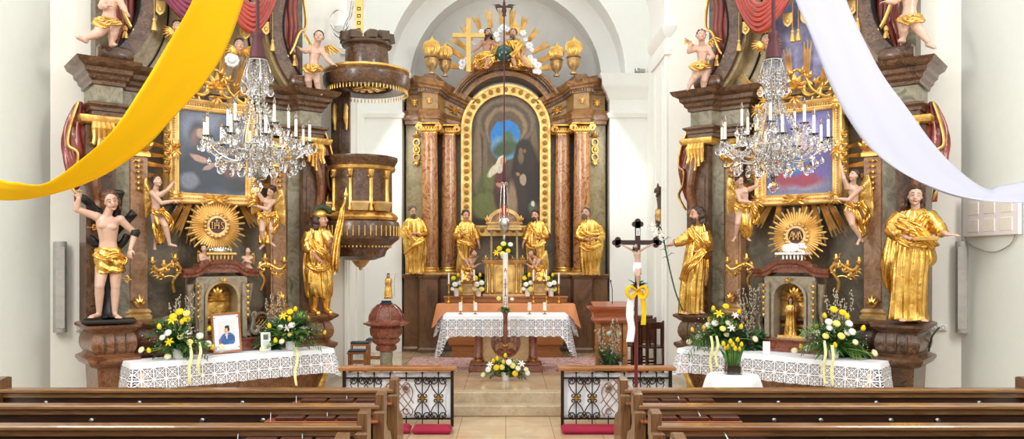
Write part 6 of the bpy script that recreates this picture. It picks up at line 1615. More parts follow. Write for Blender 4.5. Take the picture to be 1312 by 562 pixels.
angel(-1, 952, 308, 'winged angel at the left of the blue and red painting, looking up', dict(head=(947.5, 231, -.1), neck=(950.5, 239.5, -.04), sl=(945, 245, -.03), sr=(961, 242, -.05), er=(969, 238, -.1), wr=(972, 229, -.06), el=(948, 257, -.14), wl=(963, 259, -.2), pelvis=(954, 264), kl=(945, 286, -.1), kr=(956, 286, -.05), al=(942.5, 302, .0), ar=(956, 302, .02), dr=(.1, 0, 1), dl=(1, 0, .1), tl=(-.4, -.7, -.6), tr=(.5, -.7, -.5)), (40, 22, 10),
      [(260, 941, 964), (268, 940, 966), (278, 941, 968), (290, 942, 967), (299, 949, 965), (304, 952, 962)], [((945, 246), (934, 228), (933, 274), (943, 266))], seed=4)
angel(-1, 1098, 313, 'winged angel at the right of the blue and red painting, leaning towards it', dict(head=(1094, 224.5, -.1), neck=(1093, 234, -.04), sl=(1086, 240, -.06), sr=(1101, 242, -.02), el=(1081.5, 229, -.1), wl=(1078.5, 219, -.08), er=(1087, 256, -.18), wr=(1073, 254.5, -.18), pelvis=(1094.5, 266), kl=(1092, 287, -.12), kr=(1103, 284, -.02), al=(1102, 304, -.04), ar=(1106, 300, .04), dl=(-.1, 0, 1), dr=(-1, 0, 0), tl=(-.4, -.6, -.8), tr=(-.2, -.6, -.8)), (-45, -8, -5),
      [(259, 1083, 1104), (268, 1080, 1107), (278, 1083, 1109), (288, 1088, 1110), (297, 1094, 1111), (303, 1098, 1109)], [((1102, 243), (1112, 224), (1118, 277), (1105, 262))], seed=5)
# -- putti
def putto(label, base, J, face, loin, wings=(), s=.62, seed=1, group='cherubs on the altars', hairm='hair', s2=None):
    f = Fig('cherub_figure', label, 'cherub', 0, 0, base=base, group=group, s=s)
    f.body(J, face, M['skinp'], fat=1.42, baby=True, voxel=.0065, hs=s2 or 1.25, chest=1.1)
    f.hair('short', M[hairm], 0, seed)
    if loin:
        y, x0, x1 = loin
        f.cloth('loincloth', [(y-3.5, x0+2, x1-2), (y-1, x0, x1), (y+3, x0, x1), (y+6, x0+1.5, x1-1.5)], 0, mat=M['gold'], depth=.8, amp=.03, kn=(9, 15), kz=2, seed=seed, minamp=.9)
        f.sash([(x0, y, -.12), ((x0+x1)/2-2, y+5, -.2), ((x0+x1)/2+3, y+1, -.2), (x1, y+2, -.12)], .04, 3, .018, 'loincloth_roll', M['gold'])
    for w in wings: f.wing(*w, n=6, w=.04)
    return f
putto('winged cherub standing on the cornice left of the pulpit canopy', altar_base(1, 402, -.25, 4.66, 120), dict(head=(408.5, 47.5, -.1), neck=(404.5, 60, -.03), sl=(399, 63, -.02), sr=(412, 64, -.02), el=(391.5, 66, -.1), wl=(386, 63.5, -.16), er=(419, 76, -.06), wr=(427, 82, -.1), pelvis=(401, 88), hl=(397, 91), hr=(406, 91), kl=(395, 103, -.05), kr=(406.5, 105, -.03), al=(397, 115, .0), ar=(409, 118, -.01), dl=(-.7, -.3, .6), dr=(1, -.3, -.4)), (-5, -12, 0), (87, 388, 414), [((399, 61), (389, 40), (396, 58), (402, 62)), ((413, 63), (423, 58), (438, 68), (416, 72))], seed=2)
putto('cherub at the top left edge of the left side altar, one leg stretched out', altar_base(1, 142, -.3, 4.85, 55), dict(head=(143, -20, -.1), neck=(143, -8, -.03), sl=(136, -4, -.02), sr=(151, -4, -.02), el=(130, 8, -.08), wl=(136, 8, -.18), er=(157, 8, -.06), wr=(161, 14, -.1), pelvis=(139, 28), hl=(134, 31), hr=(145, 31), kl=(126, 42, -.16), kr=(145, 43, -.03), al=(110, 48.5, -.2), ar=(143, 54, -.01), dl=(1, -.3, .2), dr=(.6, -.5, -.8), tl=(-.8, -.4, .1)), (0, 0, 0), (28, 119, 156), s=.70, seed=3)
putto('winged cherub on the cornice at the left of the right side altar', altar_base(-1, 898, -.25, 4.66, 120), dict(head=(898.5, 46, -.1), neck=(899.5, 58, -.03), sl=(892, 62, -.02), sr=(907, 62, -.02), el=(883, 66, -.08), wl=(884.5, 59, -.12), er=(913, 72, -.06), wr=(908, 76, -.14), pelvis=(900, 86), hl=(895, 89), hr=(904, 89), kl=(890, 99, -.1), kr=(902, 103, -.03), al=(883, 109, -.1), ar=(901, 116, .0), dl=(0, -.3, 1), dr=(-.7, -.3, .2), tl=(-.3, -.8, -.6)), (15, -14, -8), (84, 884, 911), [((892, 60), (878, 49), (878, 58), (888, 64)), ((905, 58), (914, 48), (926, 51), (912, 62))], seed=4)
putto('cherub at the top right of the right side altar above the rolled scroll', altar_base(-1, 1163, -.3, 4.85, 55), dict(head=(1166, -24, -.1), neck=(1166, -11, -.03), sl=(1157, -7, -.02), sr=(1175, -8, -.02), el=(1146, 2, -.1), wl=(1137, 2, -.16), er=(1186, -8, -.04), wr=(1194, -14, -.06), pelvis=(1165, 23), hl=(1159, 27), hr=(1171, 27), kl=(1158, 38, -.04), kr=(1176, 36, -.12), al=(1157, 49, 0), ar=(1189, 53, -.14), dl=(-1, -.2, 0), tr=(.7, -.5, -.7)), (-10, 0, 0), (24, 1150, 1184), s=.70, seed=5)
for px, y0, fy, lab, sd in ((262, 318, -15, 'small winged cherub kneeling left of the silver book on the tabernacle', 6), (317, 321, -30, 'small winged cherub kneeling right of the silver book on the tabernacle', 7)):
    q = 1 if px < 290 else -1
    putto(lab, altar_base(1, px, -.25, 2.03, 350), dict(head=(px-1*q, y0, -.04), neck=(px, y0+6.5, -.01), sl=(px-5, y0+9, 0), sr=(px+5, y0+9, 0), el=(px-4*q, y0+15, -.06), wl=(px+3*q, y0+13, -.1), er=(px+6, y0+16, -.04) if q > 0 else (px-6, y0+16, -.04), wr=(px+4*q, y0+14, -.1), pelvis=(px, y0+21), hl=(px-3, y0+23), hr=(px+3, y0+23), kl=(px-4, y0+27, -.1), kr=(px+4, y0+27, -.1), al=(px-3, y0+30, .03), ar=(px+3, y0+30, .03)), (fy*-1 if q > 0 else fy, -5, 0), None, [((px-2*q, y0+8), (px-8*q, y0+3), (px-8*q, y0+18), (px-2*q, y0+15))], s=.33, seed=sd, group='cherubs on the tabernacle')
# cherub heads
for sgn, px, py, lab in ((1, 307, 59, 'winged cherub head above the frame of the dark painting'), (1, 228, 36, 'winged cherub head half behind the yellow banner'), (-1, 982, 52, 'cherub face with gilded wings behind the right chandelier tassel')):
    fr = FR[sgn]; p = fr.w(fr.at(px if sgn > 0 else 2*CX-px, py, -.05)); f = Fig('winged_cherub_bust', lab, 'cherub', 0, 0, base=p, group='winged cherub heads', s=.68)
    b = MB(); f.Rm = rotm(10, -5, 0); f.hs = .68; head_mesh(b, (0, -.05, 0), f.Rm, .75, True); b.cap((0, 0, -.1), (0, -.04, -.04), .05, .045); me = smooth_mesh(b, .0065, 2, [M['skinp'], M['eye'], M['lip'], M['eyew']]); face_paint(me, (0, -.05, 0), f.Rm, .75); link(me, 'head', f.t)
    b = MB(); hair_mesh(b, (0, -.05, 0), f.Rm, .75, 'short', 3); link(smooth_mesh(b, .0065, 1, M['hair']), 'hair', f.t)
    for q in (-1, 1):
        b = MB()
        for k in range(7): a = R(-75+k*18); b.tube([(q*.03, -.03, -.08), (q*(.03+.09*math.cos(a)), -.07, -.07+.06*math.sin(a)), (q*(.03+.17*math.cos(a)), -.04, -.07+.13*math.sin(a))], [.03, .034, .012], 7, True, .6)
        b.build('wing', M['gold'], f.t)
    if px == 307:
        b = MB(); c_ = fr.w(fr.at(299, 80, -.05))-p
        for k in range(9): a = 2*PI*k/9; b.ell((-.1+.06*math.cos(a), -.06, -.22+.06*math.sin(a)), (.045, .03, .045), 8, 6)
        b.ell((-.1, -.08, -.22), (.06, .04, .06)); b.build('silver_cloud', M['cloud'], f.t)
# -- robed saints
def saint(label, base, s, J, face, rows, mantle=None, sleeves=(), sashes=(), hairs=('short', 'hair', 0), seed=1, amp=.05, skin='skin', group=None, depth=.66, kz=0, name='saint_statue', cat='statue', mat=None):
    f = Fig(name, label, cat, 0, 0, base=base, s=s, group=group)
    f.body(J, face, M[skin], bare=False, chest=.75); f.hair(hairs[0], M[hairs[1]], hairs[2], seed)
    f.cloth('robe', rows, -.02, depth=depth, amp=amp*s, kn=(13, 23), seed=seed, minamp=.3, kz=kz, mat=mat)
    if mantle: f.cloth('mantle', mantle, .1*s, depth=.6, amp=amp*s*1.1, kn=(7, 15), seed=seed+7, minamp=.4, mat=mat)
    for i, (pts, rad) in enumerate(sleeves): f.sleeve(pts, [r*s for r in rad], seed=i*3+seed, mat=mat)
    for pts, w, n_ in sashes: f.sash(pts, w*s, n_, .024*s, mat=mat)
    return f
base = altar_base(-1, 890, -.40)
f = saint('bearded gilded saint holding a lily, left side of the right side altar', base, .93, dict(head=(892, 274.5, -.08), neck=(896, 287, -.03), sl=(886, 296, -.06), sr=(902, 296, .02), el=(876, 306, -.12), wl=(859, 313.5, -.16), er=(903, 316, 0), wr=(894, 322, -.24), pelvis=(892, 342), al=(882, 396, -.02), ar=(896, 395, .0), dl=(-1, 0, -.1), cl=1.1, dr=(-1, -.3, .1)), (-62, 4, 0),
    [(284, 890, 901), (290, 884, 904), (299, 881, 905.5), (312, 879, 906), (328, 876, 905), (345, 873, 905), (365, 871, 903), (385, 869, 903), (399, 868, 903), (401.5, 868, 904)],
    [(291, 890, 905), (305, 888, 907), (325, 885, 909), (345, 884, 909.5), (358, 888, 908), (366, 895, 905)],
    [([(888, 297, -.06), (878, 306, -.12), (864, 312, -.16)], (.1, .1, .06)), ([(901, 297, 0), (904, 314, -.02), (897, 321, -.18)], (.1, .115, .08))],
    [([(885, 293, -.18), (893, 306, -.26), (902, 318, -.2), (907, 330, -.05)], .09, 4), ([(903, 320, -.2), (893, 330, -.27), (881, 344, -.24), (874, 358, -.12)], .1, 5)], ('long', 'hair', 1.2), 11, kz=.8)
lp = f.fr
lily = thing('lily_stem', 'long green lily stem with white blooms in the hand of the bearded saint', 'flower', base, f.fr.th)
b = MB(); b.tube(catmull([f.j(875, 398, -.3), f.j(865, 372, -.26), f.j(856, 335, -.22), f.j(850, 305, -.22), f.j(846, 290, -.22)], 5), .011, 7); b.build('stem', M['leafd'], lily)
for px, py in ((848, 299), (840, 297), (846, 306), (836, 291)):
    b = MB(); c_ = f.j(px, py, -.24)
    for k in range(6): a = R(k*60+px*7); b.tube([c_, c_+Vector((.03*math.cos(a), -.02, .03*math.sin(a)+.01)), c_+Vector((.075*math.cos(a), -.03, .07*math.sin(a)+.01))], [.008, .02, .004], 6, True, .4)
    b.build('lily_bloom', M['petalw'], lily)
b = MB()
for k in range(7): c_ = f.j(850+k*1.2, 303+k*5, -.22); b.tube([c_, c_+Vector((-.05+.1*(k % 2), -.02, .05)), c_+Vector((-.1+.2*(k % 2), -.02, .03))], [.006, .014, .002], 5, True, .4)
b.build('leaf', M['leafd'], lily)
base = altar_base(-1, 1168, -.42)
f = saint('young gilded saint with dark hair holding a book, right side of the right side altar', base, 1.0, dict(head=(1172.5, 251, -.08), neck=(1173.5, 267, -.03), sl=(1157, 274, -.01), sr=(1189, 274, -.01), er=(1202, 293, -.06), wr=(1213, 300, -.16), el=(1145.5, 294, -.02), wl=(1162, 304.5, -.26), pelvis=(1170, 325), al=(1160, 404, -.06), ar=(1180, 404, -.04), dr=(1, -.2, -.05), cr=.25, ur=(.2, -.3, 1), dl=(1, -.3, -.15), cl=.7, tl=(-.2, -1, -.2), tr=(.3, -1, -.2)), (4, 2, -6),
    [(266, 1166, 1183), (270, 1158, 1188), (277, 1154, 1193), (288, 1151, 1196), (302, 1149, 1193), (318, 1145, 1192), (335, 1141, 1193), (355, 1139, 1191), (378, 1138, 1190), (398, 1136, 1190), (407, 1134.5, 1192), (409, 1134.5, 1192)],
    [(275, 1150, 1178), (285, 1144, 1180), (300, 1136, 1190), (318, 1131, 1198), (333, 1128, 1201), (343, 1127, 1192), (354, 1128, 1176), (365, 1131, 1160), (374, 1137, 1150)],
    [([(1188, 275, -.02), (1201, 291, -.06), (1208, 298, -.13)], (.1, .1, .07)), ([(1158, 275, -.02), (1146, 292, -.03), (1155, 302, -.2)], (.11, .125, .08))],
    [([(1150, 283, -.2), (1166, 290, -.28), (1184, 300, -.26), (1197, 316, -.1)], .1, 5), ([(1152, 306, -.25), (1168, 314, -.3), (1186, 312, -.26)], .05, 3), ([(1187, 276, -.2), (1176, 290, -.28), (1164, 300, -.26)], .08, 4)], ('long', 'hair', 0), 23, skin='skinp', amp=.07, kz=.5)
bk = MB(); c_ = f.j(1186, 305, -.34); bk.box(c_.x-.13, c_.x+.13, c_.y-.09, c_.y+.09, c_.z-.03, c_.z+.02, 0, .008); o = bk.build('gilded_book', M['gold']); o.location = base; o.rotation_euler = (0, R(0), f.fr.th); tag(o, 'gilded book held flat by the young saint at the right', 'book')
# high altar saints
HB = lambda px, Z, z=1.872: Vector((hx(px, Z), Z, z))
G_ = 'gilded saints of the high altar'
saint('bearded gilded saint with folded hands, outermost left of the high altar', HB(531, 15.55), .86, dict(head=(528.5, 270.5, -.08), neck=(530, 279.5, -.02), sl=(521, 286, 0), sr=(540, 286, 0), el=(517.5, 300, -.04), wl=(525, 302, -.22), er=(543, 300, -.04), wr=(534, 299, -.24), dl=(1, -.2, .3), dr=(-1, -.2, .1)), (25, 14, 5),
    [(278, 525, 536), (282, 519, 542), (290, 517, 545), (302, 516.5, 546), (314, 518, 546), (330, 519, 544), (342, 519, 543.5), (349, 519, 544.5), (350.5, 520, 544)], [(284, 522, 543), (300, 516, 546), (320, 517, 548), (336, 521, 547), (346, 528, 544)],
    [([(522, 286, 0), (517.5, 299, -.04), (524, 302, -.18)], (.09, .1, .07)), ([(539, 286, 0), (543.5, 299, -.04), (536, 300, -.2)], (.09, .1, .07))], [([(519, 290, -.16), (528, 304, -.24), (541, 310, -.2)], .09, 4), ([(543, 305, -.18), (531, 314, -.26), (520, 326, -.2)], .08, 4)], ('short', 'hairg', 1.1), 31, group=G_)
saint('bearded gilded saint clasping a book, outermost right of the high altar', HB(756, 15.55), .9, dict(head=(750.5, 272.5, -.08), neck=(753, 282, -.02), sl=(745, 288, 0), sr=(765, 289, 0), el=(743, 303, -.04), wl=(753, 307, -.22), er=(769, 304, -.04), wr=(763, 305, -.24), dl=(1, -.2, .0), dr=(-1, -.2, .05)), (-20, -6, -4),
    [(281, 747, 760), (286, 743, 767), (294, 742, 770), (308, 742, 771), (324, 742, 770.5), (340, 743, 769.5), (350, 744, 769), (352, 744, 769)], [(286, 745, 767), (304, 744, 773), (324, 743, 772), (340, 746, 768)],
    [([(746, 289, 0), (742.5, 302, -.04), (750, 306, -.18)], (.09, .1, .07)), ([(765, 290, 0), (770, 303, -.04), (765, 305, -.2)], (.09, .1, .07))], [([(743, 293, -.16), (755, 300, -.24), (768, 297, -.2)], .08, 4), ([(744, 312, -.2), (756, 318, -.26), (769, 310, -.18)], .1, 4)], ('short', 'hairg', 1.4), 37, group=G_)
ped = MB()
for px, lab in ((598, 'left'), (686, 'right')):
    q = 1 if px < 640 else -1; Z = 15.62
    b = MB(); b.box(-.17, .17, -.14, .2, 0, 1.50, 0, .02); b.box(-.2, .2, -.17, .2, 1.44, 1.53, 0, .015); o = b.build('statue_pedestal', M['hped']); o.location = (hx(px, Z), Z, FL); tag(o, 'brown marble block carrying the inner %s saint of the high altar' % lab, 'pedestal', 'pedestals of the inner saints')
saint('gilded saint with lowered arm, between the left columns and the tabernacle', HB(598, 15.6, 1.84), .84, dict(head=(596.8, 275.6, -.08), neck=(598, 284, -.02), sl=(589, 290, 0), sr=(606, 290, 0), el=(586, 303, -.04), wl=(593, 300, -.24), er=(611, 303, -.08), wr=(613.5, 312, -.14), dl=(1, -.2, .4), dr=(.3, -.2, -1)), (22, 8, 0),
    [(282.5, 593, 603), (287, 588, 608), (297, 585.5, 611), (312, 585, 611), (328, 586, 609), (345, 586, 609), (352, 586, 609)], None, [([(589, 290, 0), (586, 302, -.04), (591, 302, -.18)], (.09, .1, .07)), ([(606, 291, 0), (611, 302, -.07), (612.5, 307, -.1)], (.08, .085, .07))], [([(588, 292, -.16), (598, 302, -.24), (609, 314, -.14)], .09, 4), ([(586, 308, -.16), (598, 312, -.25), (610, 318, -.14)], .07, 4)], ('short', 'hair', 0), 41, group=G_)
saint('gilded saint with open hand, between the tabernacle and the right columns', HB(686, 15.6, 1.84), .84, dict(head=(685.5, 275.6, -.08), neck=(687, 284, -.02), sl=(679, 290, 0), sr=(696, 290, 0), el=(674, 303, -.08), wl=(670.5, 311, -.14), er=(698, 303, -.04), wr=(690, 305, -.24), dl=(-.3, -.2, -1), dr=(-1, -.2, .2)), (-18, 4, 0),
    [(282.5, 682, 694), (287, 676, 698), (297, 674, 699), (312, 673, 699), (328, 674, 698), (345, 675, 697), (352, 675, 697)], None, [([(679, 290, 0), (674, 302, -.07), (671.5, 307, -.1)], (.08, .085, .07)), ([(695, 290, 0), (699, 302, -.04), (693, 304, -.18)], (.09, .1, .07))], [([(678, 288, -.16), (688, 298, -.24), (697, 310, -.14)], .08, 4), ([(674, 312, -.16), (686, 316, -.25), (698, 308, -.16)], .09, 4)], ('short', 'hair', .8), 43, group=G_)
# kneeling angels beside the tabernacle
for q, px, lab in ((1, 598, 'kneeling winged angel left of the tabernacle'), (-1, 690, 'kneeling winged angel right of the tabernacle')):
    X = lambda d: px+q*d
    Z = 15.25; b = MB(); b.box(-.17, .17, -.1, .16, 0, .32, 0, .015); b.box(-.13, .13, -.115, -.09, .06, .26, 0, .01); o = b.build('angel_plinth', M['goldd']); o.location = (hx(px, Z), Z+.2, FL+1.141); tag(o, 'gilded plinth under the '+lab, 'plinth', 'gilded plinths on the high altar')
    f = Fig('angel_figure', lab, 'angel', 0, 0, base=Vector((hx(px, Z+.15), Z+.15, FL+1.462)), s=.62, group='kneeling angels of the high altar')
    L, Rr = ('l', 'r') if q > 0 else ('r', 'l')
    J = {'head': (X(9), 324.5, -.12), 'neck': (X(4), 330, -.05), 's'+L: (X(-1), 333, .03), 's'+Rr: (X(5), 334, -.1), 'pelvis': (X(-3), 349, .04), 'e'+L: (X(4), 342, -.12), 'w'+L: (X(12), 331, -.2), 'e'+Rr: (X(8), 343, -.16), 'w'+Rr: (X(14), 339, -.22), 'k'+L: (X(5), 356, -.14), 'k'+Rr: (X(7), 351, -.18), 'a'+L: (X(-9), 358, .06), 'a'+Rr: (X(4), 358, -.06), 'd'+L: (q*.6, -.3, .8), 'd'+Rr: (q, -.2, .6)}
    f.body(J, (q*48, -18, 0), M['skin'], fat=1.05, bare=True); f.hair('short', M['hairl'], 0, 3)
    rw = [(342, X(-6), X(5)), (347, X(-9), X(8)), (352, X(-10), X(11)), (357, X(-12), X(12)), (360, X(-12), X(12))]; rw = [(a, min(c, d), max(c, d)) for a, c, d in rw]
    f.cloth('robe', rw, -.02, depth=.8, amp=.04, kn=(9, 15), kz=1.5, seed=3, minamp=.6); f.sash([(X(-6), 340, -.05), (X(0), 345, -.16), (X(6), 342, -.14)], .05, 3, .018)
    f.wing((X(-2), 334), (X(-9), 321), (X(-12), 352), (X(-3), 350), .1, None, 9, .035)
# -- Trinity over the arch
TZ_ = 15.75
f = Fig('saint_statue', 'seated figure with bare chest and gilded robe beside the tall gilded cross', 'statue', 0, 0, base=P(622, 86, TZ_), s=.82)
f.body(dict(head=(626, 42.5, -.1), neck=(625, 50, -.03), sl=(618, 54, 0), sr=(632, 53.5, 0), el=(613, 61, -.06), wl=(607, 65, -.1), er=(636, 61, -.08), wr=(638.5, 66, -.2), pelvis=(623, 72), hl=(620, 74), hr=(627, 74), kl=(613, 74, -.32), kr=(626, 75, -.36), al=(612, 84, -.26), ar=(622, 85, -.3), dl=(-.6, -.3, -.5), dr=(.2, -.5, -.7)), (12, -10, 6), M['skin'], bare=True); f.hair('long', M['hair'], .8, 5)
f.cloth('robe', [(67, 613, 634), (71, 608, 636), (75, 605, 636), (80, 603, 634), (85, 602, 628), (89, 601, 618)], -.16, depth=.75, amp=.07, kn=(9, 15), kz=1.4, seed=4, minamp=.6)
f.cloth('mantle', [(50, 629, 636), (56, 629, 639), (64, 630, 640), (72, 628, 639), (80, 626, 636)], .0, depth=.8, amp=.05, kn=(7, 11), seed=5, minamp=.6)
f.sash([(610, 76, -.42), (620, 70, -.45), (632, 68, -.3), (636, 60, -.15)], .1, 4, .028)
f = Fig('saint_statue', 'seated bearded figure in gilded robe with a triangular halo, right of the globe', 'statue', 0, 0, base=P(662, 86, TZ_), s=.82)
f.body(dict(head=(657.5, 43, -.1), neck=(659, 51, -.03), sl=(653, 55, 0), sr=(668, 55, 0), el=(648, 58, -.12), wl=(647, 50, -.16), er=(672, 64, -.06), wr=(668, 70, -.22), pelvis=(662, 72), kl=(657, 75, -.32), kr=(670, 75, -.34), al=(660, 84, -.26), ar=(677, 84, -.3), dl=(0, -.2, 1)), (-14, -10, -4), M['skin'], bare=False); f.hair('short', M['hairg'], 1.6, 6)
f.cloth('robe', [(50.5, 653, 665), (54, 649, 671), (60, 652, 673), (67, 655, 673), (73, 653, 675), (79, 651, 680), (85, 652, 684), (88, 654, 686)], -.08, depth=.8, amp=.07, kn=(9, 15), kz=1.2, seed=7, minamp=.5)
f.sleeve([(653, 55, 0), (648, 58, -.12), (647, 53.5, -.16)], (.08, .08, .06)); f.sash([(668, 54, -.16), (662, 64, -.3), (655, 72, -.42)], .08, 4, .026)
b = MB(); c_ = f.j(658, 40, .06); b.prism([(c_.x-.2, c_.z-.08), (c_.x+.2, c_.z-.08), (c_.x+.03, c_.z+.22)], .06, .085); b.build('triangular_halo', M['gold'], f.t)
b = MB(); b.ell((0, 0, 0), (.165, .165, .165), 28, 18); gl = b.build('orb', M['globe']); gl.location = P(645.5, 68, TZ_-.25); tag(gl, 'dark blue green globe between the two seated figures', 'globe')
b = MB(); b.box(-.045, .045, -.03, .03, 0, 1.06); b.box(-.32, .32, -.031, .031, .68, .76); o = b.build('large_cross', M['palegold']); o.location = P(600.5, 92, TZ_-.3); tag(o, 'tall plain gilded cross above the arched pediment', 'cross')
dv = thing('carved_dove', 'dark carved dove with spread wings at the top of the arch', 'dove', P(646, 11, TZ_))
b = MB(); b.cap((0, 0, -.05), (0, -.04, .05), .05, .035); b.ell((0, -.07, .09), (.03, .035, .03)); b.tube([(0, -.1, .09), (0, -.13, .085)], [.01, .002], 6); b.tube([(0, .0, -.06), (0, .02, -.15)], [.03, .05], 8, True, .4)
for q in (-1, 1):
    for k in range(6): b.tube([(q*.03, .0, .03), (q*(.1+.012*k), -.03, .07-.012*k), (q*(.26-.03*k), -.02, .07-.035*k)], [.02, .022, .006], 6, True, .6)
link(smooth_mesh(b, .008, 1, plain('brown carved wood', '#4a3428', .5)), 'body', dv)
for lab, pts in (('silvered clouds left of the tall gilded cross', ((594, 81, .09), (592, 86, .06), (598, 76, .05))), ('silvered clouds between the two seated figures', ((617, 41, .06), (636, 45, .07), (638, 51, .06), (645, 36, .08), (641, 39, .06), (650, 38, .06), (608, 56, .05), (604, 69, .05))), ('silvered clouds tumbling down the right of the arched pediment', ((670, 43, .07), (673, 51, .05), (678, 59, .08), (681, 64, .05), (679, 74, .06), (683, 80, .09), (688, 84, .08), (686, 91, .06), (691, 83, .05), (690, 92, .06)))):
    c0 = P(*pts[0][:2], TZ_); ct = thing('carved_cloud', lab, 'cloud', c0, 0, 'silvered clouds of the high altar'); b = MB()
    for i, (x, y, r) in enumerate(pts):
        p = P(x, y, TZ_-.05)-c0; 
        for k in range(6): a = k*1.05+i; b.ell(p+Vector((r*.55*math.cos(a), -r*.2, r*.5*math.sin(a))), (r*.62, r*.55, r*.55), 9, 7)
    b.build('puffs', M['cloud'], ct)
rt = thing('gilt_glory', 'fan of gilded rays behind the seated figures over the arch', 'ornament', P(646, 68, TZ_+.2)); c0 = P(646, 68, TZ_+.2)
for (x0, y0, x1, y1) in ((597, 88, 574, 83), (597, 76, 571, 59), (600, 64, 580, 49), (604, 52, 594, 34), (617, 42, 609, 22), (629, 36, 626, 14), (643, 34, 643, 12), (655, 34, 657, 13), (668, 42, 673, 23), (676, 54, 688, 38), (682, 68, 702, 56), (688, 80, 707, 71), (690, 89, 707, 85)):
    a, e = P(x0, y0, TZ_+.2)-c0, P(x1, y1, TZ_+.2)-c0; b = MB(); raybundle(b, (a.x, a.z), (e.x, e.z), .12, 0, 3, .12); b.build('ray_sheaf', M['ray'], rt)
# -- processional crucifix
CZ = 9.45
cr = thing('processional_cross', 'dark red pole with a brown crucifix, greenery and ribbons by the right rail', 'crucifix', (hx(815, CZ), CZ, 0))
cf = Frame(hx(815, CZ), CZ, 0, 0)
b = MB(); a = cf.at(815, 372, 0); b.tube([(0, 0, .0), (0, 0, a.z)], .022, 10); b.box(-.1, .1, -.1, .1, 0, .03, 0, .01); b.build('pole', plain('dark red pole', '#6b1f1c', .35, coat=.4), cr)
b = MB(); t0, t1 = cf.at(817, 288, 0), cf.at(817, 373, 0); b.box(t0.x-.03, t0.x+.03, -.02, .02, t1.z, t0.z); l0, l1 = cf.at(793, 313.5, 0), cf.at(839, 307.5, 0); b.box(l0.x, l1.x, -.019, .019, l0.z, l1.z)
for px, py in ((817, 287), (791.5, 310.5), (840.5, 310.5)):
    c_ = cf.at(px, py, 0)
    for dx, dz in ((-.035, 0), (.035, 0), (0, .035), (0, -.03), (0, 0)): b.lathe([(0, -.02), (.034, -.02), (.034, .02), (0, .02)], n=14); n0 = len(b.v)-56; [b.v.__setitem__(i, Vector((b.v[i].x+c_.x+dx, b.v[i].z, b.v[i].y+c_.z+dz))) for i in range(n0, len(b.v))]
b.build('cross', plain('dark brown cross wood', '#3d241a', .45), cr)
b = MB(); c_ = cf.at(817, 297, 0); b.box(c_.x-.022, c_.x+.022, -.026, -.02, c_.z-.045, c_.z+.045); pq = b.build('title_plaque', M['paper'], cr)
b = MB()
for k, chh in enumerate('INRI'):
    z_ = c_.z+.03-.021*k; S = {'I': [((0, 0), (0, .013))], 'N': [((-.006, 0), (-.006, .013)), ((-.006, .013), (.006, 0)), ((.006, 0), (.006, .013))], 'R': [((-.005, 0), (-.005, .013)), ((-.005, .013), (.005, .011)), ((.005, .011), (-.005, .006)), ((-.003, .006), (.006, 0))]}[chh]
    for p, q_ in S: b.tube([(c_.x+p[0], -.028, z_+p[1]-.012), (c_.x+q_[0], -.028, z_+q_[1]-.012)], .0018, 4)
b.build('plaque_letters', M['dark'], pq)
f = Fig('crucified_figure', 'small carved body of Christ nailed on the processional cross', 'statuette', 0, 0, base=Vector((hx(817, CZ), CZ-.045, 2.2-.0375*CZ)), s=.31, th=0)
f.body(dict(head=(814.5, 316, -.03), neck=(816, 320, 0), sl=(811.5, 321, 0), sr=(821, 320.5, 0), el=(804, 317, -.01), wl=(797, 313.5, 0), er=(829, 316, -.01), wr=(836.5, 312.5, 0), pelvis=(817.5, 340), hl=(815.5, 342), hr=(819.5, 342), kl=(816, 353, -.06), kr=(818.5, 353, -.07), al=(817, 364, -.02), ar=(818, 364.5, -.03), dl=(-1, 0, .2), dr=(1, 0, .2), tl=(0, -.6, -1), tr=(0, -.6, -1)), (-15, -22, -14), M['skinp'], voxel=.0042, fat=.95)
f.hair('long', M['hair'], 1, 3); f.cloth('loincloth', [(336, 812.5, 822.5), (341, 811, 823), (347, 811, 823), (350, 812, 822)], 0, mat=M['skinp'] if False else M['linen'], depth=.7, amp=.012, kn=(7, 11), kz=2, minamp=.8)
b = MB(); rn = random.Random(5)
for k in range(46):
    a = rn.uniform(0, 2*PI); L = rn.uniform(.07, .15); el = rn.uniform(-.4, .9); c_ = cf.at(816, 366, -.02); d = Vector((math.cos(a)*math.cos(el), -.35*abs(math.sin(a)), math.sin(el)))
    b.tube([c_, c_+d*L*.6, c_+d*L+Vector((0, 0, -.02))], [.006, .014, .002], 5, True, .4)
b.build('greenery', M['leafd'], cr)
def ribbon(parent, pts, w, mat, name='ribbon', th=.003, ph=0):
    b = MB(); P_ = catmull(pts, 6); g = []
    for i, p in enumerate(P_):
        wv = .25*math.sin(i*.5+ph); g.append([p+Vector((w*(k/4-.5)*math.cos(wv), w*(k/4-.5)*math.sin(wv)+.006*math.sin(k*1.6+i*.3), 0)) for k in range(5)])
    b.sheet(g, th); return b.build(name, mat, parent, sharp=180)
q_ = lambda px, py, dy=-.05: cf.at(px, py, dy)
ribbon(cr, [q_(811, 372), q_(808, 388), q_(807, 405), q_(809, 420), q_(807, 438)], .09, M['linen'])
ribbon(cr, [q_(820, 372), q_(824, 385), q_(825, 400), q_(824, 416)], .06, M['petall'] if False else M['yellowcloth'], ph=1)
b = MB()
for q in (-1, 1):
    b.tube(catmull([q_(816, 372), q_(816+q*9, 367, -.1), q_(816+q*13, 374, -.1), q_(816+q*8, 381, -.08), q_(816, 374)], 4), [.02, .03, .035, .04, .04, .04, .045, .045, .045, .045, .04, .04, .035, .03, .03, .02, .02], 7, True, .5)
b.build('bow', M['yellowcloth'], cr)
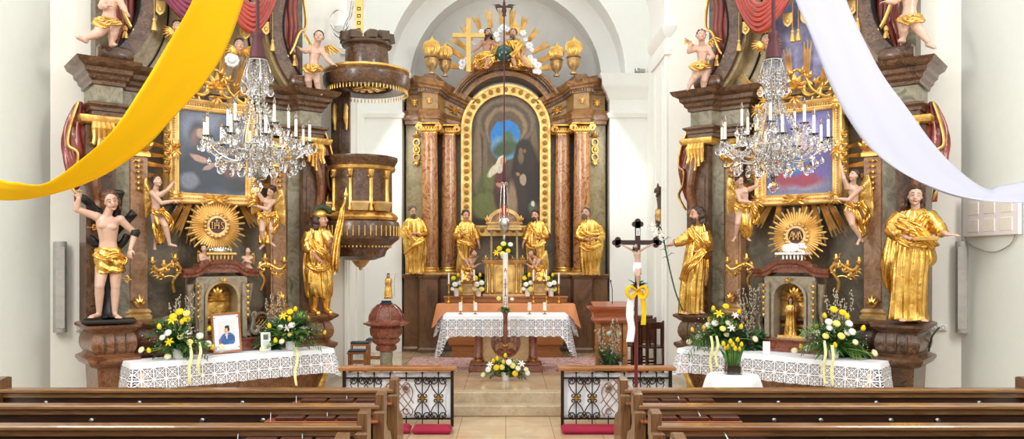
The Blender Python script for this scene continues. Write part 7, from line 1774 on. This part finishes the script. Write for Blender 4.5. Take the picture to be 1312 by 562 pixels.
# -- crucifix high on the right pier, seen from its side
base = Vector((2.62-.12, 13.2, 2.2)); XZ = 13.2
f = Fig('wall_crucifix_figure', 'grey wooden crucified figure high on the white pier, seen from the side', 'statue', 0, 0, base=base, s=.5, th=R(-40))
f.body(dict(head=(842.5, 243, 0), neck=(844, 248, 0), sl=(842, 251, 0), sr=(846, 251, 0), el=(843, 246, -.1), wl=(843.5, 239, -.16), er=(846, 246, .1), wr=(846, 239, .18), pelvis=(845, 274), kl=(842, 288, 0), kr=(843, 288, .02), al=(845, 301, 0), ar=(845, 302, .02), dl=(0, -.3, 1), dr=(0, .3, 1)), (-50, -20, 0), M['hairg'], fat=.9, voxel=.007)
f.hair('long', M['hair'], 1, 3); f.cloth('loincloth', [(268, 841, 848.5), (275, 840, 849.5), (283, 840.5, 849)], 0, depth=1, amp=.02, kn=(7, 11), kz=2, mat=M['goldd'])
# -- statuette on the font and the one in the right tabernacle
def statuette(label, base, pyb, px, s, unit, crowned, group=None, mat='gold'):
    y = lambda k: pyb-k*unit
    f = Fig('saint_statuette', label, 'statuette', 0, 0, base=base, s=s)
    f.body(dict(head=(px, y(.93), -.02*s), neck=(px, y(.83), 0), sl=(px-unit*.1, y(.8), 0), sr=(px+unit*.1, y(.8), 0), el=(px-unit*.13, y(.64), -.05*s), wl=(px-unit*.03, y(.66), -.2*s), er=(px+unit*.14, y(.66), -.05*s), wr=(px+unit*.13, y(.78), -.2*s), pelvis=(px, y(.52)), al=(px-unit*.06, y(.04)), ar=(px+unit*.06, y(.04))), (0, 0, 0), M['skin'], bare=False, voxel=.0042)
    f.hair('long', M['hair'], 0, 3)
    f.cloth('robe', [(y(.84), px-unit*.05, px+unit*.05), (y(.8), px-unit*.12, px+unit*.12), (y(.65), px-unit*.14, px+unit*.14), (y(.5), px-unit*.13, px+unit*.14), (y(.25), px-unit*.16, px+unit*.16), (y(.02), px-unit*.18, px+unit*.18)], 0, depth=.7, amp=.06*s, kn=(11, 17), seed=4, mat=M['goldc'])
    if crowned:
        b = MB(); h_ = Vector(f.J['head']); b.lathe([(.07*s, h_.z+.08*s), (.09*s, h_.z+.1*s), (.1*s, h_.z+.18*s), (0, h_.z+.16*s)], h_.x, h_.y, 12, wob=lambda a, z: 1+.08*math.sin(a*6)); b.build('crown', M['stool'], f.t)
    return f
f = statuette('small crowned gilded statuette on the lid of the font', Vector((hx(497, FZ), FZ, FL+1.255)), 382, 497.5, .215, 31, True)
p_ = f.j(504, 361, -.06); b = MB(); b.tube([f.j(505, 380, -.05), f.j(506, 352, -.05)], .005, 6); b.ell(f.j(506, 350, -.05), (.012, .012, .012), 8, 6); o = b.build('small_staff', M['silver']); o.location = f.t.location; o.rotation_euler = f.t.rotation_euler; tag(o, 'thin silver staff of the crowned statuette on the font', 'staff')
pb = FR[-1].w(FR[-1].at(2*CX-1013, 432, -.24)); pb.z = 1.16
statuette('gilded statuette standing in the niche of the right tabernacle', pb, 431, 1013, .33, 50, False)
# ---------------------------------------------------------------- banners
def clothmat(name, col):
    n = NT(name); o = n.obj(); f = n.noise(o, 160, 2); n.set(col=srgb(col), rough=.8); n.bump(n.noise(o, 2.5, 3), .25, .05)
    tl = n.n('BsdfTranslucent'); tl.inputs[0].default_value = (*srgb(col), 1); ms = n.n('MixShader'); ms.inputs[0].default_value = .45
    n.link(n.b.outputs[0], ms.inputs[1]); n.link(tl.outputs[0], ms.inputs[2]); n.link(ms.outputs[0], n.out.inputs[0]); return n.mat
def banner(label, U, W, mat, Zu, Zw):
    a = catmull([P(x, y, Zu+.02*i) for i, (x, y) in enumerate(U)], 8); c = catmull([P(x, y, Zw-.02*i) for i, (x, y) in enumerate(W)], 8); g = []
    for i, (p, q) in enumerate(zip(a, c)):
        g.append([p.lerp(q, k/14)+Vector((0, .012*math.sin(k*.9+i*.11), .014*math.sin(k*.65+i*.17)-.05*math.sin(PI*k/14))) for k in range(15)])
    b = MB(); b.sheet(g, .004); tag(b.build('hanging_banner', mat, sharp=180), label, 'banner', 'long hanging cloth banners')
banner('long yellow cloth banner sweeping down before the left side altar', [(262, -60), (247, 0), (211, 62), (178, 115), (144, 166), (103, 206.6), (58, 237), (20, 233), (0, 228), (-60, 212)], [(330, -60), (311, 0), (288, 62), (259, 110), (226, 148), (188, 187), (130, 224), (60, 249), (0, 256), (-60, 256)], clothmat('yellow banner cloth', '#f2cf00'), 6.7, 7.3)
banner('long white cloth banner sweeping down before the right side altar', [(1002, -60), (1019, 0), (1038.6, 44), (1060.6, 99), (1085.4, 149), (1115.8, 193), (1159.9, 226), (1209.5, 245), (1259, 254.7), (1312, 259), (1370, 258)], [(1064, -60), (1085.4, 0), (1107.5, 49.6), (1132.3, 99), (1159.9, 138), (1193, 182), (1226, 215), (1262, 241), (1280, 240), (1312, 234), (1370, 222)], clothmat('white banner cloth', '#bdbdca'), 6.7, 7.3)
# ---------------------------------------------------------------- chandeliers
def chandelier(px, label):
    Z = 8.6; X = hx(px, Z); zz = lambda py: CH+(HY-py)/F*Z
    t = thing('crystal_chandelier', label, 'chandelier', (X, Z, 0), 0, 'crystal chandeliers')
    b = MB(); b.tube([(0, 0, zz(44)), (0, 0, 8.2)], .022, 8, wob=None); b.build('rope', M['maroon'], t)
    b = MB(); b.lathe([(0, zz(75)), (.085, zz(75)), (.08, zz(66)), (.06, zz(56)), (.05, zz(50)), (.06, zz(47)), (.055, zz(42)), (.025, zz(39)), (0, zz(39))], n=40, wob=lambda a, z: 1+.05*math.sin(a*20)); b.build('tassel', M['maroon'], t)
    b = MB(); b.tube([(0, 0, zz(222)), (0, 0, zz(76))], .012, 8)
    for py, r in ((78, .1), (128, .08), (186, .17), (206, .1)): b.tube([(r*math.cos(2*PI*k/24), r*math.sin(2*PI*k/24), zz(py)) for k in range(25)], .009, 6)
    for k in range(6): a = R(k*60); b.tube(catmull([(.1*math.cos(a), .1*math.sin(a), zz(78)), (.15*math.cos(a), .15*math.sin(a), zz(100)), (.07*math.cos(a), .07*math.sin(a), zz(128)), (.17*math.cos(a), .17*math.sin(a), zz(186)), (.1*math.cos(a), .1*math.sin(a), zz(206))], 6), .006, 5)
    b.build('metal_frame', M['brass'] if False else M['silver'], t)
    b = MB()
    for py, r, h in ((90, .035, .05), (104, .045, .06), (120, .035, .05), (140, .05, .09), (162, .045, .06), (178, .06, .05), (198, .055, .07), (214, .05, .05)): b.ell((0, 0, zz(py)), (r, r, h*.6), 10, 8)
    b.build('glass_baluster', M['crystal'], t, sharp=20)
    db = MB(); db.lathe([(0, -.05), (.012, -.045), (.022, -.026), (.018, -.008), (.006, .014), (0, .016)], n=6, sy=.5); dme = db.mesh('crystal_drop', M['crystal'])
    cnt = 0
    def drop(x, y, z, s=1.0, ra=0.0):
        nonlocal cnt
        if cnt >= 100: return
        cnt += 1; o = link(dme, 'crystal_drop', t); o.location = (x, y, z); o.rotation_euler = (0, 0, ra); o.scale = (s*1.5, s*1.5, s*1.45)
    beads = MB()
    def strand(p, q, sag, n_, r=.012):
        for k in range(n_+1):
            u = k/n_; c = Vector(p).lerp(Vector(q), u)-Vector((0, 0, sag*4*u*(1-u))); beads.ell(c, (r, r, r*1.2), 5, 4)
    arms = [(k*36+8, .56, 182, 196) for k in range(10)]+[(k*72+30, .34, 163, 186) for k in range(5)]
    for a, r, py, pa in arms:
        a = R(a); ca, sa = math.cos(a), math.sin(a); z = zz(py)
        b = MB(); pts = catmull([(.05*ca, .05*sa, zz(178)), (r*.35*ca, r*.35*sa, zz(pa+10)), (r*.7*ca, r*.7*sa, zz(pa+8)), (r*.97*ca, r*.97*sa, zz(py+8)), (r*ca, r*sa, z)], 6); b.tube(pts, .009, 7); b.build('arm', M['silver'], t)
        b = MB(); b.lathe([(.0, -.012), (.02, -.01), (.05, .008), (.055, .014), (.02, .002), (0, .002)], n=14, wob=lambda q, z_: 1+.06*math.sin(7*q)); o = b.build('drip_pan', M['crystal'], t); o.location = (r*ca, r*sa, z)
        b = MB(); b.lathe([(0, 0), (.016, 0), (.015, .2), (0, .205)], n=12); cd = b.build('candle', M['wax'], t); cd.location = (r*ca, r*sa, z+.004)
        b = MB(); b.lathe([(0, .2), (.009, .202), (.017, .225), (.013, .25), (.003, .285), (0, .286)], n=10); b.build('bulb', M['glass'], cd)
        for k in range(5 if r > .5 else 4): an = a+k*1.256; drop((r*ca)+.05*math.cos(an), r*sa+.05*math.sin(an), z-.035-.02*(k % 2), .95, an)
        if r > .5: drop(r*.7*ca, r*.7*sa, zz(pa+17), 1.3, a); strand((r*ca, r*sa, z), (.16*ca, .16*sa, zz(186)), .1, 16); strand((.08*ca, .08*sa, zz(128)), (r*.8*ca, r*.8*sa, zz(py+6)), .06, 18)
        strand((r*ca, r*sa, z-.01), (r*math.cos(a+R(36)), r*math.sin(a+R(36)), z-.01), .07, 12) if r > .5 else None
    for k in range(12): a = R(k*30); drop(.14*math.cos(a), .14*math.sin(a), zz(96+(k % 2)*16), 1.25, a); 
    for k in range(6): a = R(k*60+20); drop(.17*math.cos(a), .17*math.sin(a), zz(216), 1.4, a)
    drop(0, 0, zz(232), 1.8)
    for k in range(10):
        a = R(k*36); strand((.1*math.cos(a), .1*math.sin(a), zz(80)), (.075*math.cos(a), .075*math.sin(a), zz(127)), -.07, 14, .018); strand((.17*math.cos(a), .17*math.sin(a), zz(187)), (.02*math.cos(a), .02*math.sin(a), zz(226)), .05, 10, .017)
    # the rest of the drops, past the first hundred
    for k in range(44):
        a = R(k*360/44*3+5); rr = (.5, .42, .28, .2)[k % 4]; z0 = zz((206, 204, 212, 150)[k % 4]); s_ = 1.1
        for (dz, r_) in ((0, .004), (-.02, .017), (-.045, .021), (-.065, .003)): pass
        beads.lathe([(0, z0-.06), (.014, z0-.052), (.024, z0-.03), (.018, z0-.01), (.006, z0+.016), (0, z0+.018)], rr*math.cos(a), rr*math.sin(a), 6)
    o = beads.build('crystal_beads', M['crystal'], t, sharp=20, fixn=True); o['kind'] = 'stuff'
chandelier(330, 'crystal chandelier with electric candles hanging before the dark painting, left altar')
chandelier(991, 'crystal chandelier with electric candles hanging before the blue and red painting')
# ---------------------------------------------------------------- flowers
FM = {}
def fmesh(kind, col):
    k = (kind, col)
    if k in FM: return FM[k]
    b = MB()
    if kind == 'gerbera':
        for lay, (n_, r, z) in enumerate(((17, 1.0, 0), (15, .8, .1))):
            for i in range(n_): a = 2*PI*(i+lay*.5)/n_; ca, sa = math.cos(a), math.sin(a); b.tube([(ca*.15, sa*.15, z), (ca*.6*r, sa*.6*r, z+.14), (ca*r, sa*r, z+.03)], [.06, .13, .05], 6, True, .25, (0, 0, 1))
    elif kind == 'tulip':
        for i in range(6):
            a = 2*PI*i/6; rr = .42 if i % 2 else .36; ca, sa = math.cos(a), math.sin(a); b.tube([(0, 0, -.8), (ca*rr, sa*rr, -.55), (ca*rr*1.15, sa*rr*1.15, 0), (ca*rr*.8, sa*rr*.8, .5), (ca*.12, sa*.12, .9)], [.1, .34, .42, .33, .06], 8, True, .35, (ca, sa, 0))
    elif kind == 'rose':
        rn = random.Random(4)
        for lay in range(4):
            for i in range(4+lay*2): a = 2*PI*i/(4+lay*2)+lay; r = .15+.2*lay; ca, sa = math.cos(a), math.sin(a); b.ell((ca*r, sa*r, .3-.1*lay), (.3, .3, .34), 8, 6, None, lambda d: 1+.15*math.sin(6*d.x+5*d.y))
    elif kind == 'lily':
        for i in range(6): a = 2*PI*i/6; ca, sa = math.cos(a), math.sin(a); b.tube([(0, 0, 0), (ca*.4, sa*.4, .25), (ca*.8, sa*.8, .25), (ca*1.15, sa*1.15, .02)], [.08, .22, .2, .03], 7, True, .3, (0, 0, 1))
    me = b.mesh(kind, M[col]); me.polygons.foreach_set('use_smooth', [True]*len(me.polygons)); FM[k] = me; return me
def flower(parent, p, kind, col, s, aim, z0=None, stem=None):
    o = link(fmesh(kind, col), {'gerbera': 'gerbera', 'tulip': 'tulip', 'rose': 'rose', 'lily': 'lily'}[kind], parent); o.location = p; o.scale = (s, s, s)
    o.rotation_euler = Vector(aim).to_track_quat('Z', 'Y').to_euler()
    if kind == 'gerbera':
        k = ('c', col)
        if k not in FM: b = MB(); b.ell((0, 0, .12), (.24, .24, .12), 12, 6); FM[k] = b.mesh('flower_eye', M['petall'] if col != 'petaly' else M['soil'])
        c = link(FM[k], 'flower_eye', o)
    return o
def foliage(rnd, cx, w, h, n, fern=.4, down=.25, mb=None, dens=1.0):
    """leaves around the origin: arching blades and fern fronds"""
    b = mb or MB()
    for k in range(n):
        a = rnd.uniform(0, 2*PI); e = rnd.uniform(-down, 1.25); L = rnd.uniform(.55, 1.05)
        d = Vector((math.cos(a)*math.cos(e)*w, -abs(math.sin(a))*math.cos(e)*w*.55+.02, math.sin(e)*h))*L
        p0 = Vector((rnd.uniform(-.1, .1)*w, rnd.uniform(-.04, .02), rnd.uniform(0, .1)*h)); ln = d.length; m = p0+d*.55+Vector((0, 0, .12*ln)); q = p0+d+Vector((0, 0, -.12*ln))
        b.mi = rnd.choice((0, 0, 1, 1, 2))
        if rnd.random() < fern:
            c = catmull([p0, m, q], 4); b.tube(c, .003, 4)
            sd = (q-p0).cross(Vector((0, -.6, 1))).normalized()
            for i in range(2, len(c)):
                ll = ln*.24*(1-.6*abs(i/len(c)-.45)); t_ = (c[i]-c[i-1]).normalized()
                for g in (-1, 1): b.tube([c[i], c[i]+(sd*g+t_*.5)*ll*.6, c[i]+(sd*g+t_*.8)*ll], [.004, .008, .001], 4, True, .35)
        else:
            ww = rnd.uniform(.012, .024); b.tube([p0, p0.lerp(m, .6), m, m.lerp(q, .6), q], [ww*.3, ww*.8, ww, ww*.8, ww*.1], 6, True, .22)
    b.mi = 0
    return b
KINDS_ = {'g': ('gerbera', 'petalc', .046), 'G': ('gerbera', 'petalw', .046), 't': ('tulip', 'petaly', .042), 'r': ('rose', 'petaly', .045), 'R': ('rose', 'petall', .045), 'w': ('rose', 'petalw', .045), 'l': ('lily', 'petaly', .06), 'W': ('lily', 'petalw', .055)}
def arrangement(label, org, fr, off, flowers, w, h, n=70, pot=None, seed=1, ribbon_px=None, group='flower arrangements', fs=1.0, gyp=True, fern=.45, down=.3):
    t = thing('flower_arrangement', label, 'flower arrangement', org, 0, group); rn = random.Random(seed); f0 = 0
    b = foliage(rn, 0, w, h, n, fern, down); 
    if pot:
        for v in range(len(b.v)): b.v[v] = b.v[v]+Vector((0, 0, pot[1]))
    o = b.build('foliage', [M['leaf'], M['leafd'], M['leafl']], t)
    stems = MB()
    for i, (px, py, k) in enumerate(flowers):
        kind, col, s = KINDS_[k]
        if fr is not None: p = fr.w(fr.at(px if fr.mir > 0 else 2*CX-px, py, off-rn.uniform(0, .12)))
        else: p = P(px, py, off-rn.uniform(0, .08))
        p = p-Vector(org); aim = (p.x*1.2+rn.uniform(-.1, .1), -.8-rn.uniform(0, .3), .35+max(0, p.z)*.8) if kind != 'tulip' else (p.x*.9, -.15, 1)
        flower(t, p, kind, col, s*fs*rn.uniform(.9, 1.1), aim)
        base = Vector((0, 0, pot[1] if pot else .02)); stems.tube([base, base.lerp(p, .5)+Vector((0, .02, .02)), p-Vector(aim).normalized()*s*.5], .004*fs, 5)
    stems.build('stem', M['leafl'], t)
    if gyp:
        b = MB()
        for k in range(60): a = rn.uniform(0, 2*PI); r = rn.uniform(.3, .95); b.ell((w*r*math.cos(a), -rn.uniform(.02, .16), (pot[1] if pot else 0)+h*r*abs(math.sin(a))*.9+.03), (.006, .006, .006), 5, 4)
        gg = b.build('small_white_blossom', M['petalw'], t); gg['kind'] = 'stuff'
    if pot:
        r, hh, mt = pot; b = MB(); b.lathe([(0, 0), (r*.72, 0), (r*.8, .01), (r, hh), (r*.93, hh), (r*.7, .03), (0, .03)], n=24); b.build('pot', mt, t)
    if ribbon_px:
        for (px, y0, y1) in ribbon_px:
            pts = [fr.w(fr.at((px+dx) if fr.mir > 0 else 2*CX-px-dx, y, off_))-Vector(org) for y, dx, off_ in ((y0, 0, -.95), (lerp(y0, y1, .3), 2, -1.05), (lerp(y0, y1, .65), -1, -1.06), (y1, 1, -1.06))]
            ribbon(t, pts, .036, M['ribbon'], ph=px)
    return t
A, A2 = FR[1], FR[-1]
def on_table(fr, px, off=-.72, z=.938): p = fr.w(fr.at(px if fr.mir > 0 else 2*CX-px, 430, off)); p.z = z; return p
arrangement('yellow and white spring flower arrangement left of the framed portrait', on_table(A, 228), A, -.8, [(181, 448, 'g'), (190.6, 448.6, 't'), (215, 456, 'g'), (204, 418, 't'), (233, 412, 't'), (268, 420.6, 't'), (230, 399, 'r'), (239, 401, 'R'), (239, 408, 'r'), (231, 431, 'R'), (215, 426, 'w'), (237.6, 428, 'W'), (256, 430, 'w'), (266.7, 440, 'w'), (272, 444.5, 't'), (217, 438, 'l'), (251, 438, 'l'), (221, 410, 'l'), (208, 432, 'G'), (284, 444, 'g'), (222, 405, 'r'), (243, 438, 'R')], .45, .42, 110, (.07, .12, M['white']), 2, [(243, 440, 492), (255, 438, 480)])
arrangement('yellow and white spring flower arrangement right of the framed portrait', on_table(A, 372), A, -.8, [(335.7, 447, 'g'), (361, 437, 'g'), (359, 419, 'G'), (374, 416, 'w'), (371.6, 399, 'r'), (378.5, 395.6, 't'), (395, 407.6, 't'), (345, 417, 't'), (353, 435.6, 't'), (395, 425.7, 't'), (416, 425.7, 't'), (390, 419.6, 'w'), (383, 424, 'r'), (363, 405, 'l'), (371, 408, 't'), (380, 428, 'R'), (388, 433, 'w'), (372, 428, 'R'), (368, 420, 'W')], .52, .45, 120, (.07, .12, M['white']), 3, [(379, 445, 494)])
arrangement('yellow and white flower arrangement left of the right tabernacle, above the tulip vase', on_table(A2, 920), A2, -.8, [(914, 394.6, 't'), (930, 392, 'r'), (946.8, 399, 't'), (949.5, 418, 't'), (887, 422, 't'), (902, 419.5, 't'), (909, 409, 't'), (930.7, 428, 'g'), (916, 413.7, 'w'), (932.8, 413.4, 'G'), (926, 420.6, 'R'), (942, 404, 'W'), (895, 432, 'G'), (967.6, 434, 'g'), (883, 437.6, 'g'), (908, 416, 'w'), (921, 402, 'l'), (937, 420, 'W')], .45, .45, 110, (.07, .12, M['white']), 4, [(911, 430, 478), (918, 430, 470)])
arrangement('yellow and white flower arrangement at the right end of the right side altar', on_table(A2, 1068), A2, -.8, [(1068.4, 396, 'r'), (1080, 400, 'r'), (1056.5, 404, 't'), (1085.5, 405, 't'), (1046, 418, 't'), (1046.5, 426, 'w'), (1063, 419.5, 'w'), (1078, 430, 'R'), (1086, 426, 'G'), (1069.8, 441.7, 't'), (1026.4, 443.5, 't'), (1033.6, 446, 'G'), (1018, 449, 'g'), (1106, 420, 't'), (1092, 424.6, 'w'), (1096, 438, 'g'), (1120.7, 452, 'g'), (1062, 412, 'w'), (1058, 430, 'R'), (1088, 414, 'w'), (1072, 414, 'R')], .45, .43, 120, (.07, .12, M['white']), 5, [(1056, 436, 492), (1066, 442, 494)])
o_ = Vector((hx(648, 12.1), 12.1, FL))
arrangement('low flower arrangement in a white pot on the floor before the altar', o_, None, 12.0, [(647.5, 455, 't'), (632, 462, 't'), (645, 463.6, 't'), (652, 463.6, 'w'), (636, 470.6, 'r'), (625.5, 473, 'w'), (619, 480, 'g'), (663.7, 471.7, 'G'), (676, 477.5, 'w'), (674, 473, 'g'), (637, 459, 't'), (657, 468, 'R'), (628, 467, 'W'), (668, 466, 'W'), (643, 470, 'R'), (660, 478, 'r')], .36, .24, 80, (.07, .13, M['white']), 6)
for i, (px, lab) in enumerate(((585, 'small vase of white and yellow flowers at the left of the high altar shelf'), (613, 'small vase of white and yellow flowers just left of the tabernacle'), (676, 'small vase of white and yellow flowers just right of the tabernacle'), (706, 'small vase of white and yellow flowers at the right of the high altar shelf'))):
    Z = 15.22; arrangement(lab, Vector((hx(px, Z), Z, FL+1.142)), None, Z-.03, [(px-4, 356, 'r'), (px+2, 352, 't'), (px+4, 362, 'w'), (px-2, 364, 'w'), (px-5, 370, 'G'), (px+4, 370, 'R')], .16, .32, 34, (.06, .16, M['white']), 10+i, None, 'vases of the high altar', 1.15, False, .3, .1)
arrangement('bouquet under the canopy on top of the tabernacle', Vector((hx(645, 15.3), 15.3, FL+1.875)), None, 15.2, [(640, 318, 'r'), (651, 321, 'r'), (645, 312, 'R'), (636, 324, 'l'), (654, 313, 'G'), (644, 325, 'R')], .24, .34, 50, (.06, .08, M['white']), 20, None, 'bouquet', 1.2, False, .3, .1)
arrangement('small green garland at the foot of the Easter candle', Vector((hx(647, 12.5), 12.5, FL+1.05)), None, 12.44, [(639, 382, 'R'), (656, 383, 'G')], .2, .08, 30, None, 21, None, 'garland', .8, False, .1, .5)
# tulips in the glass vase
t = thing('tulip_vase', 'yellow tulips in a square glass vase with bark chips on the small round table', 'vase of flowers', (*tp, .86))
b = MB(); b.loft([[(-.09, -.06, .0), (.09, -.06, 0), (.09, .06, 0), (-.09, .06, 0)], [(-.09, -.06, .15), (.09, -.06, .15), (.09, .06, .15), (-.09, .06, .15)], [(-.083, -.053, .15), (.083, -.053, .15), (.083, .053, .15), (-.083, .053, .15)], [(-.083, -.053, .01), (.083, -.053, .01), (.083, .053, .01), (-.083, .053, .01)]], True, True); b.build('glass', M['glass'], t)
b = MB(); b.box(-.08, .08, -.05, .05, .012, .1, 0, .01); b.build('bark_chips', M['soil'], t)
b = MB(); rn = random.Random(8)
for k in range(34):
    x = rn.uniform(-.07, .07); a = rn.uniform(-.9, .9); L = rn.uniform(.18, .27); b.tube([(x, 0, .09), (x+a*.05, rn.uniform(-.05, .03), .09+L*.6), (x+a*.13, rn.uniform(-.08, .04), .09+L)], [.006, .016, .002], 5, True, .3)
b.build('foliage', M['leaf'], t)
for px, py in ((927, 440), (933, 444), (939, 441), (945, 435), (950, 441), (936, 437), (942, 446), (947, 447), (929, 446)):
    p = P(px, py, TZ-rn.uniform(0, .08))-Vector((*tp, .86)); flower(t, p, 'tulip', 'petaly', .036, (p.x, -.1, 1))
    b = MB(); b.tube([(p.x*.4, 0, .08), (p.x*.8, p.y*.5, p.z*.5), p-Vector((0, 0, .025))], .004, 5); b.build('stem', M['leafl'], t)
# willow branches
def willow(label, org, h, w, n, seed, plant=0, pot=True, name='willow_branches'):
    t = thing(name, label, 'plant', org, 0, 'vases of willow branches'); rn = random.Random(seed); b = MB(); c = MB()
    for k in range(n):
        a = rn.uniform(-1, 1); yy = rn.uniform(-.1, .1); hh = h*rn.uniform(.7, 1); pts = catmull([(0, 0, .02), (a*w*.3, yy*.5, hh*.4), (a*w*.75+rn.uniform(-.03, .03), yy, hh*.75), (a*w+rn.uniform(-.04, .04), yy, hh)], 5); b.tube(pts, .004, 5)
        for i in range(4, len(pts)):
            for r_ in range(2): p = pts[i]+Vector((rn.uniform(-.012, .012), rn.uniform(-.012, .012), rn.uniform(-.03, .03))); c.ell(p, (.008, .008, .013), 6, 5)
    b.build('twig', M['stem'], t); g = c.build('catkin', M['catkin'], t); g['kind'] = 'stuff'
    if plant: foliage(rn, 0, w*1.25, plant, 110, .6, .35).build('foliage', [M['leafd'], M['leafd'], M['leaf']], t)
    if pot: b = MB(); b.lathe([(0, 0), (.05, 0), (.07, .1), (.05, .2), (.06, .22), (.04, .22), (.03, .02), (0, .02)], n=20); b.build('pot', M['wooddark'], t)
    return t
willow('tall willow branches with greenery before the lectern', Vector((hx(781, 11.9), 11.9, FL)), .98, .2, 16, 3, .66)
willow('willow branches left of the left tabernacle', on_table(A, 233, -.55), .8, .16, 12, 4, .25)
willow('willow branches right of the left tabernacle', on_table(A, 350, -.5), .8, .14, 9, 5, .4)
willow('willow branches left of the right tabernacle', on_table(A2, 962, -.5), .85, .2, 12, 6, .35)
willow('willow branches right of the right tabernacle', on_table(A2, 1074, -.5), .85, .2, 12, 7, .25)
p = P(762, 452, 12.0); t = thing('purple_vase', 'small purple and white vase at the foot of the lectern plant', 'vase', (p.x, p.y, FL)); b = MB(); b.lathe([(0, 0), (.03, 0), (.045, .05), (.04, .12), (.02, .16), (.025, .18), (0, .18)], n=18); b.build('vase_body', plain('purple glaze', '#5a4a8c', .25, coat=.5), t)
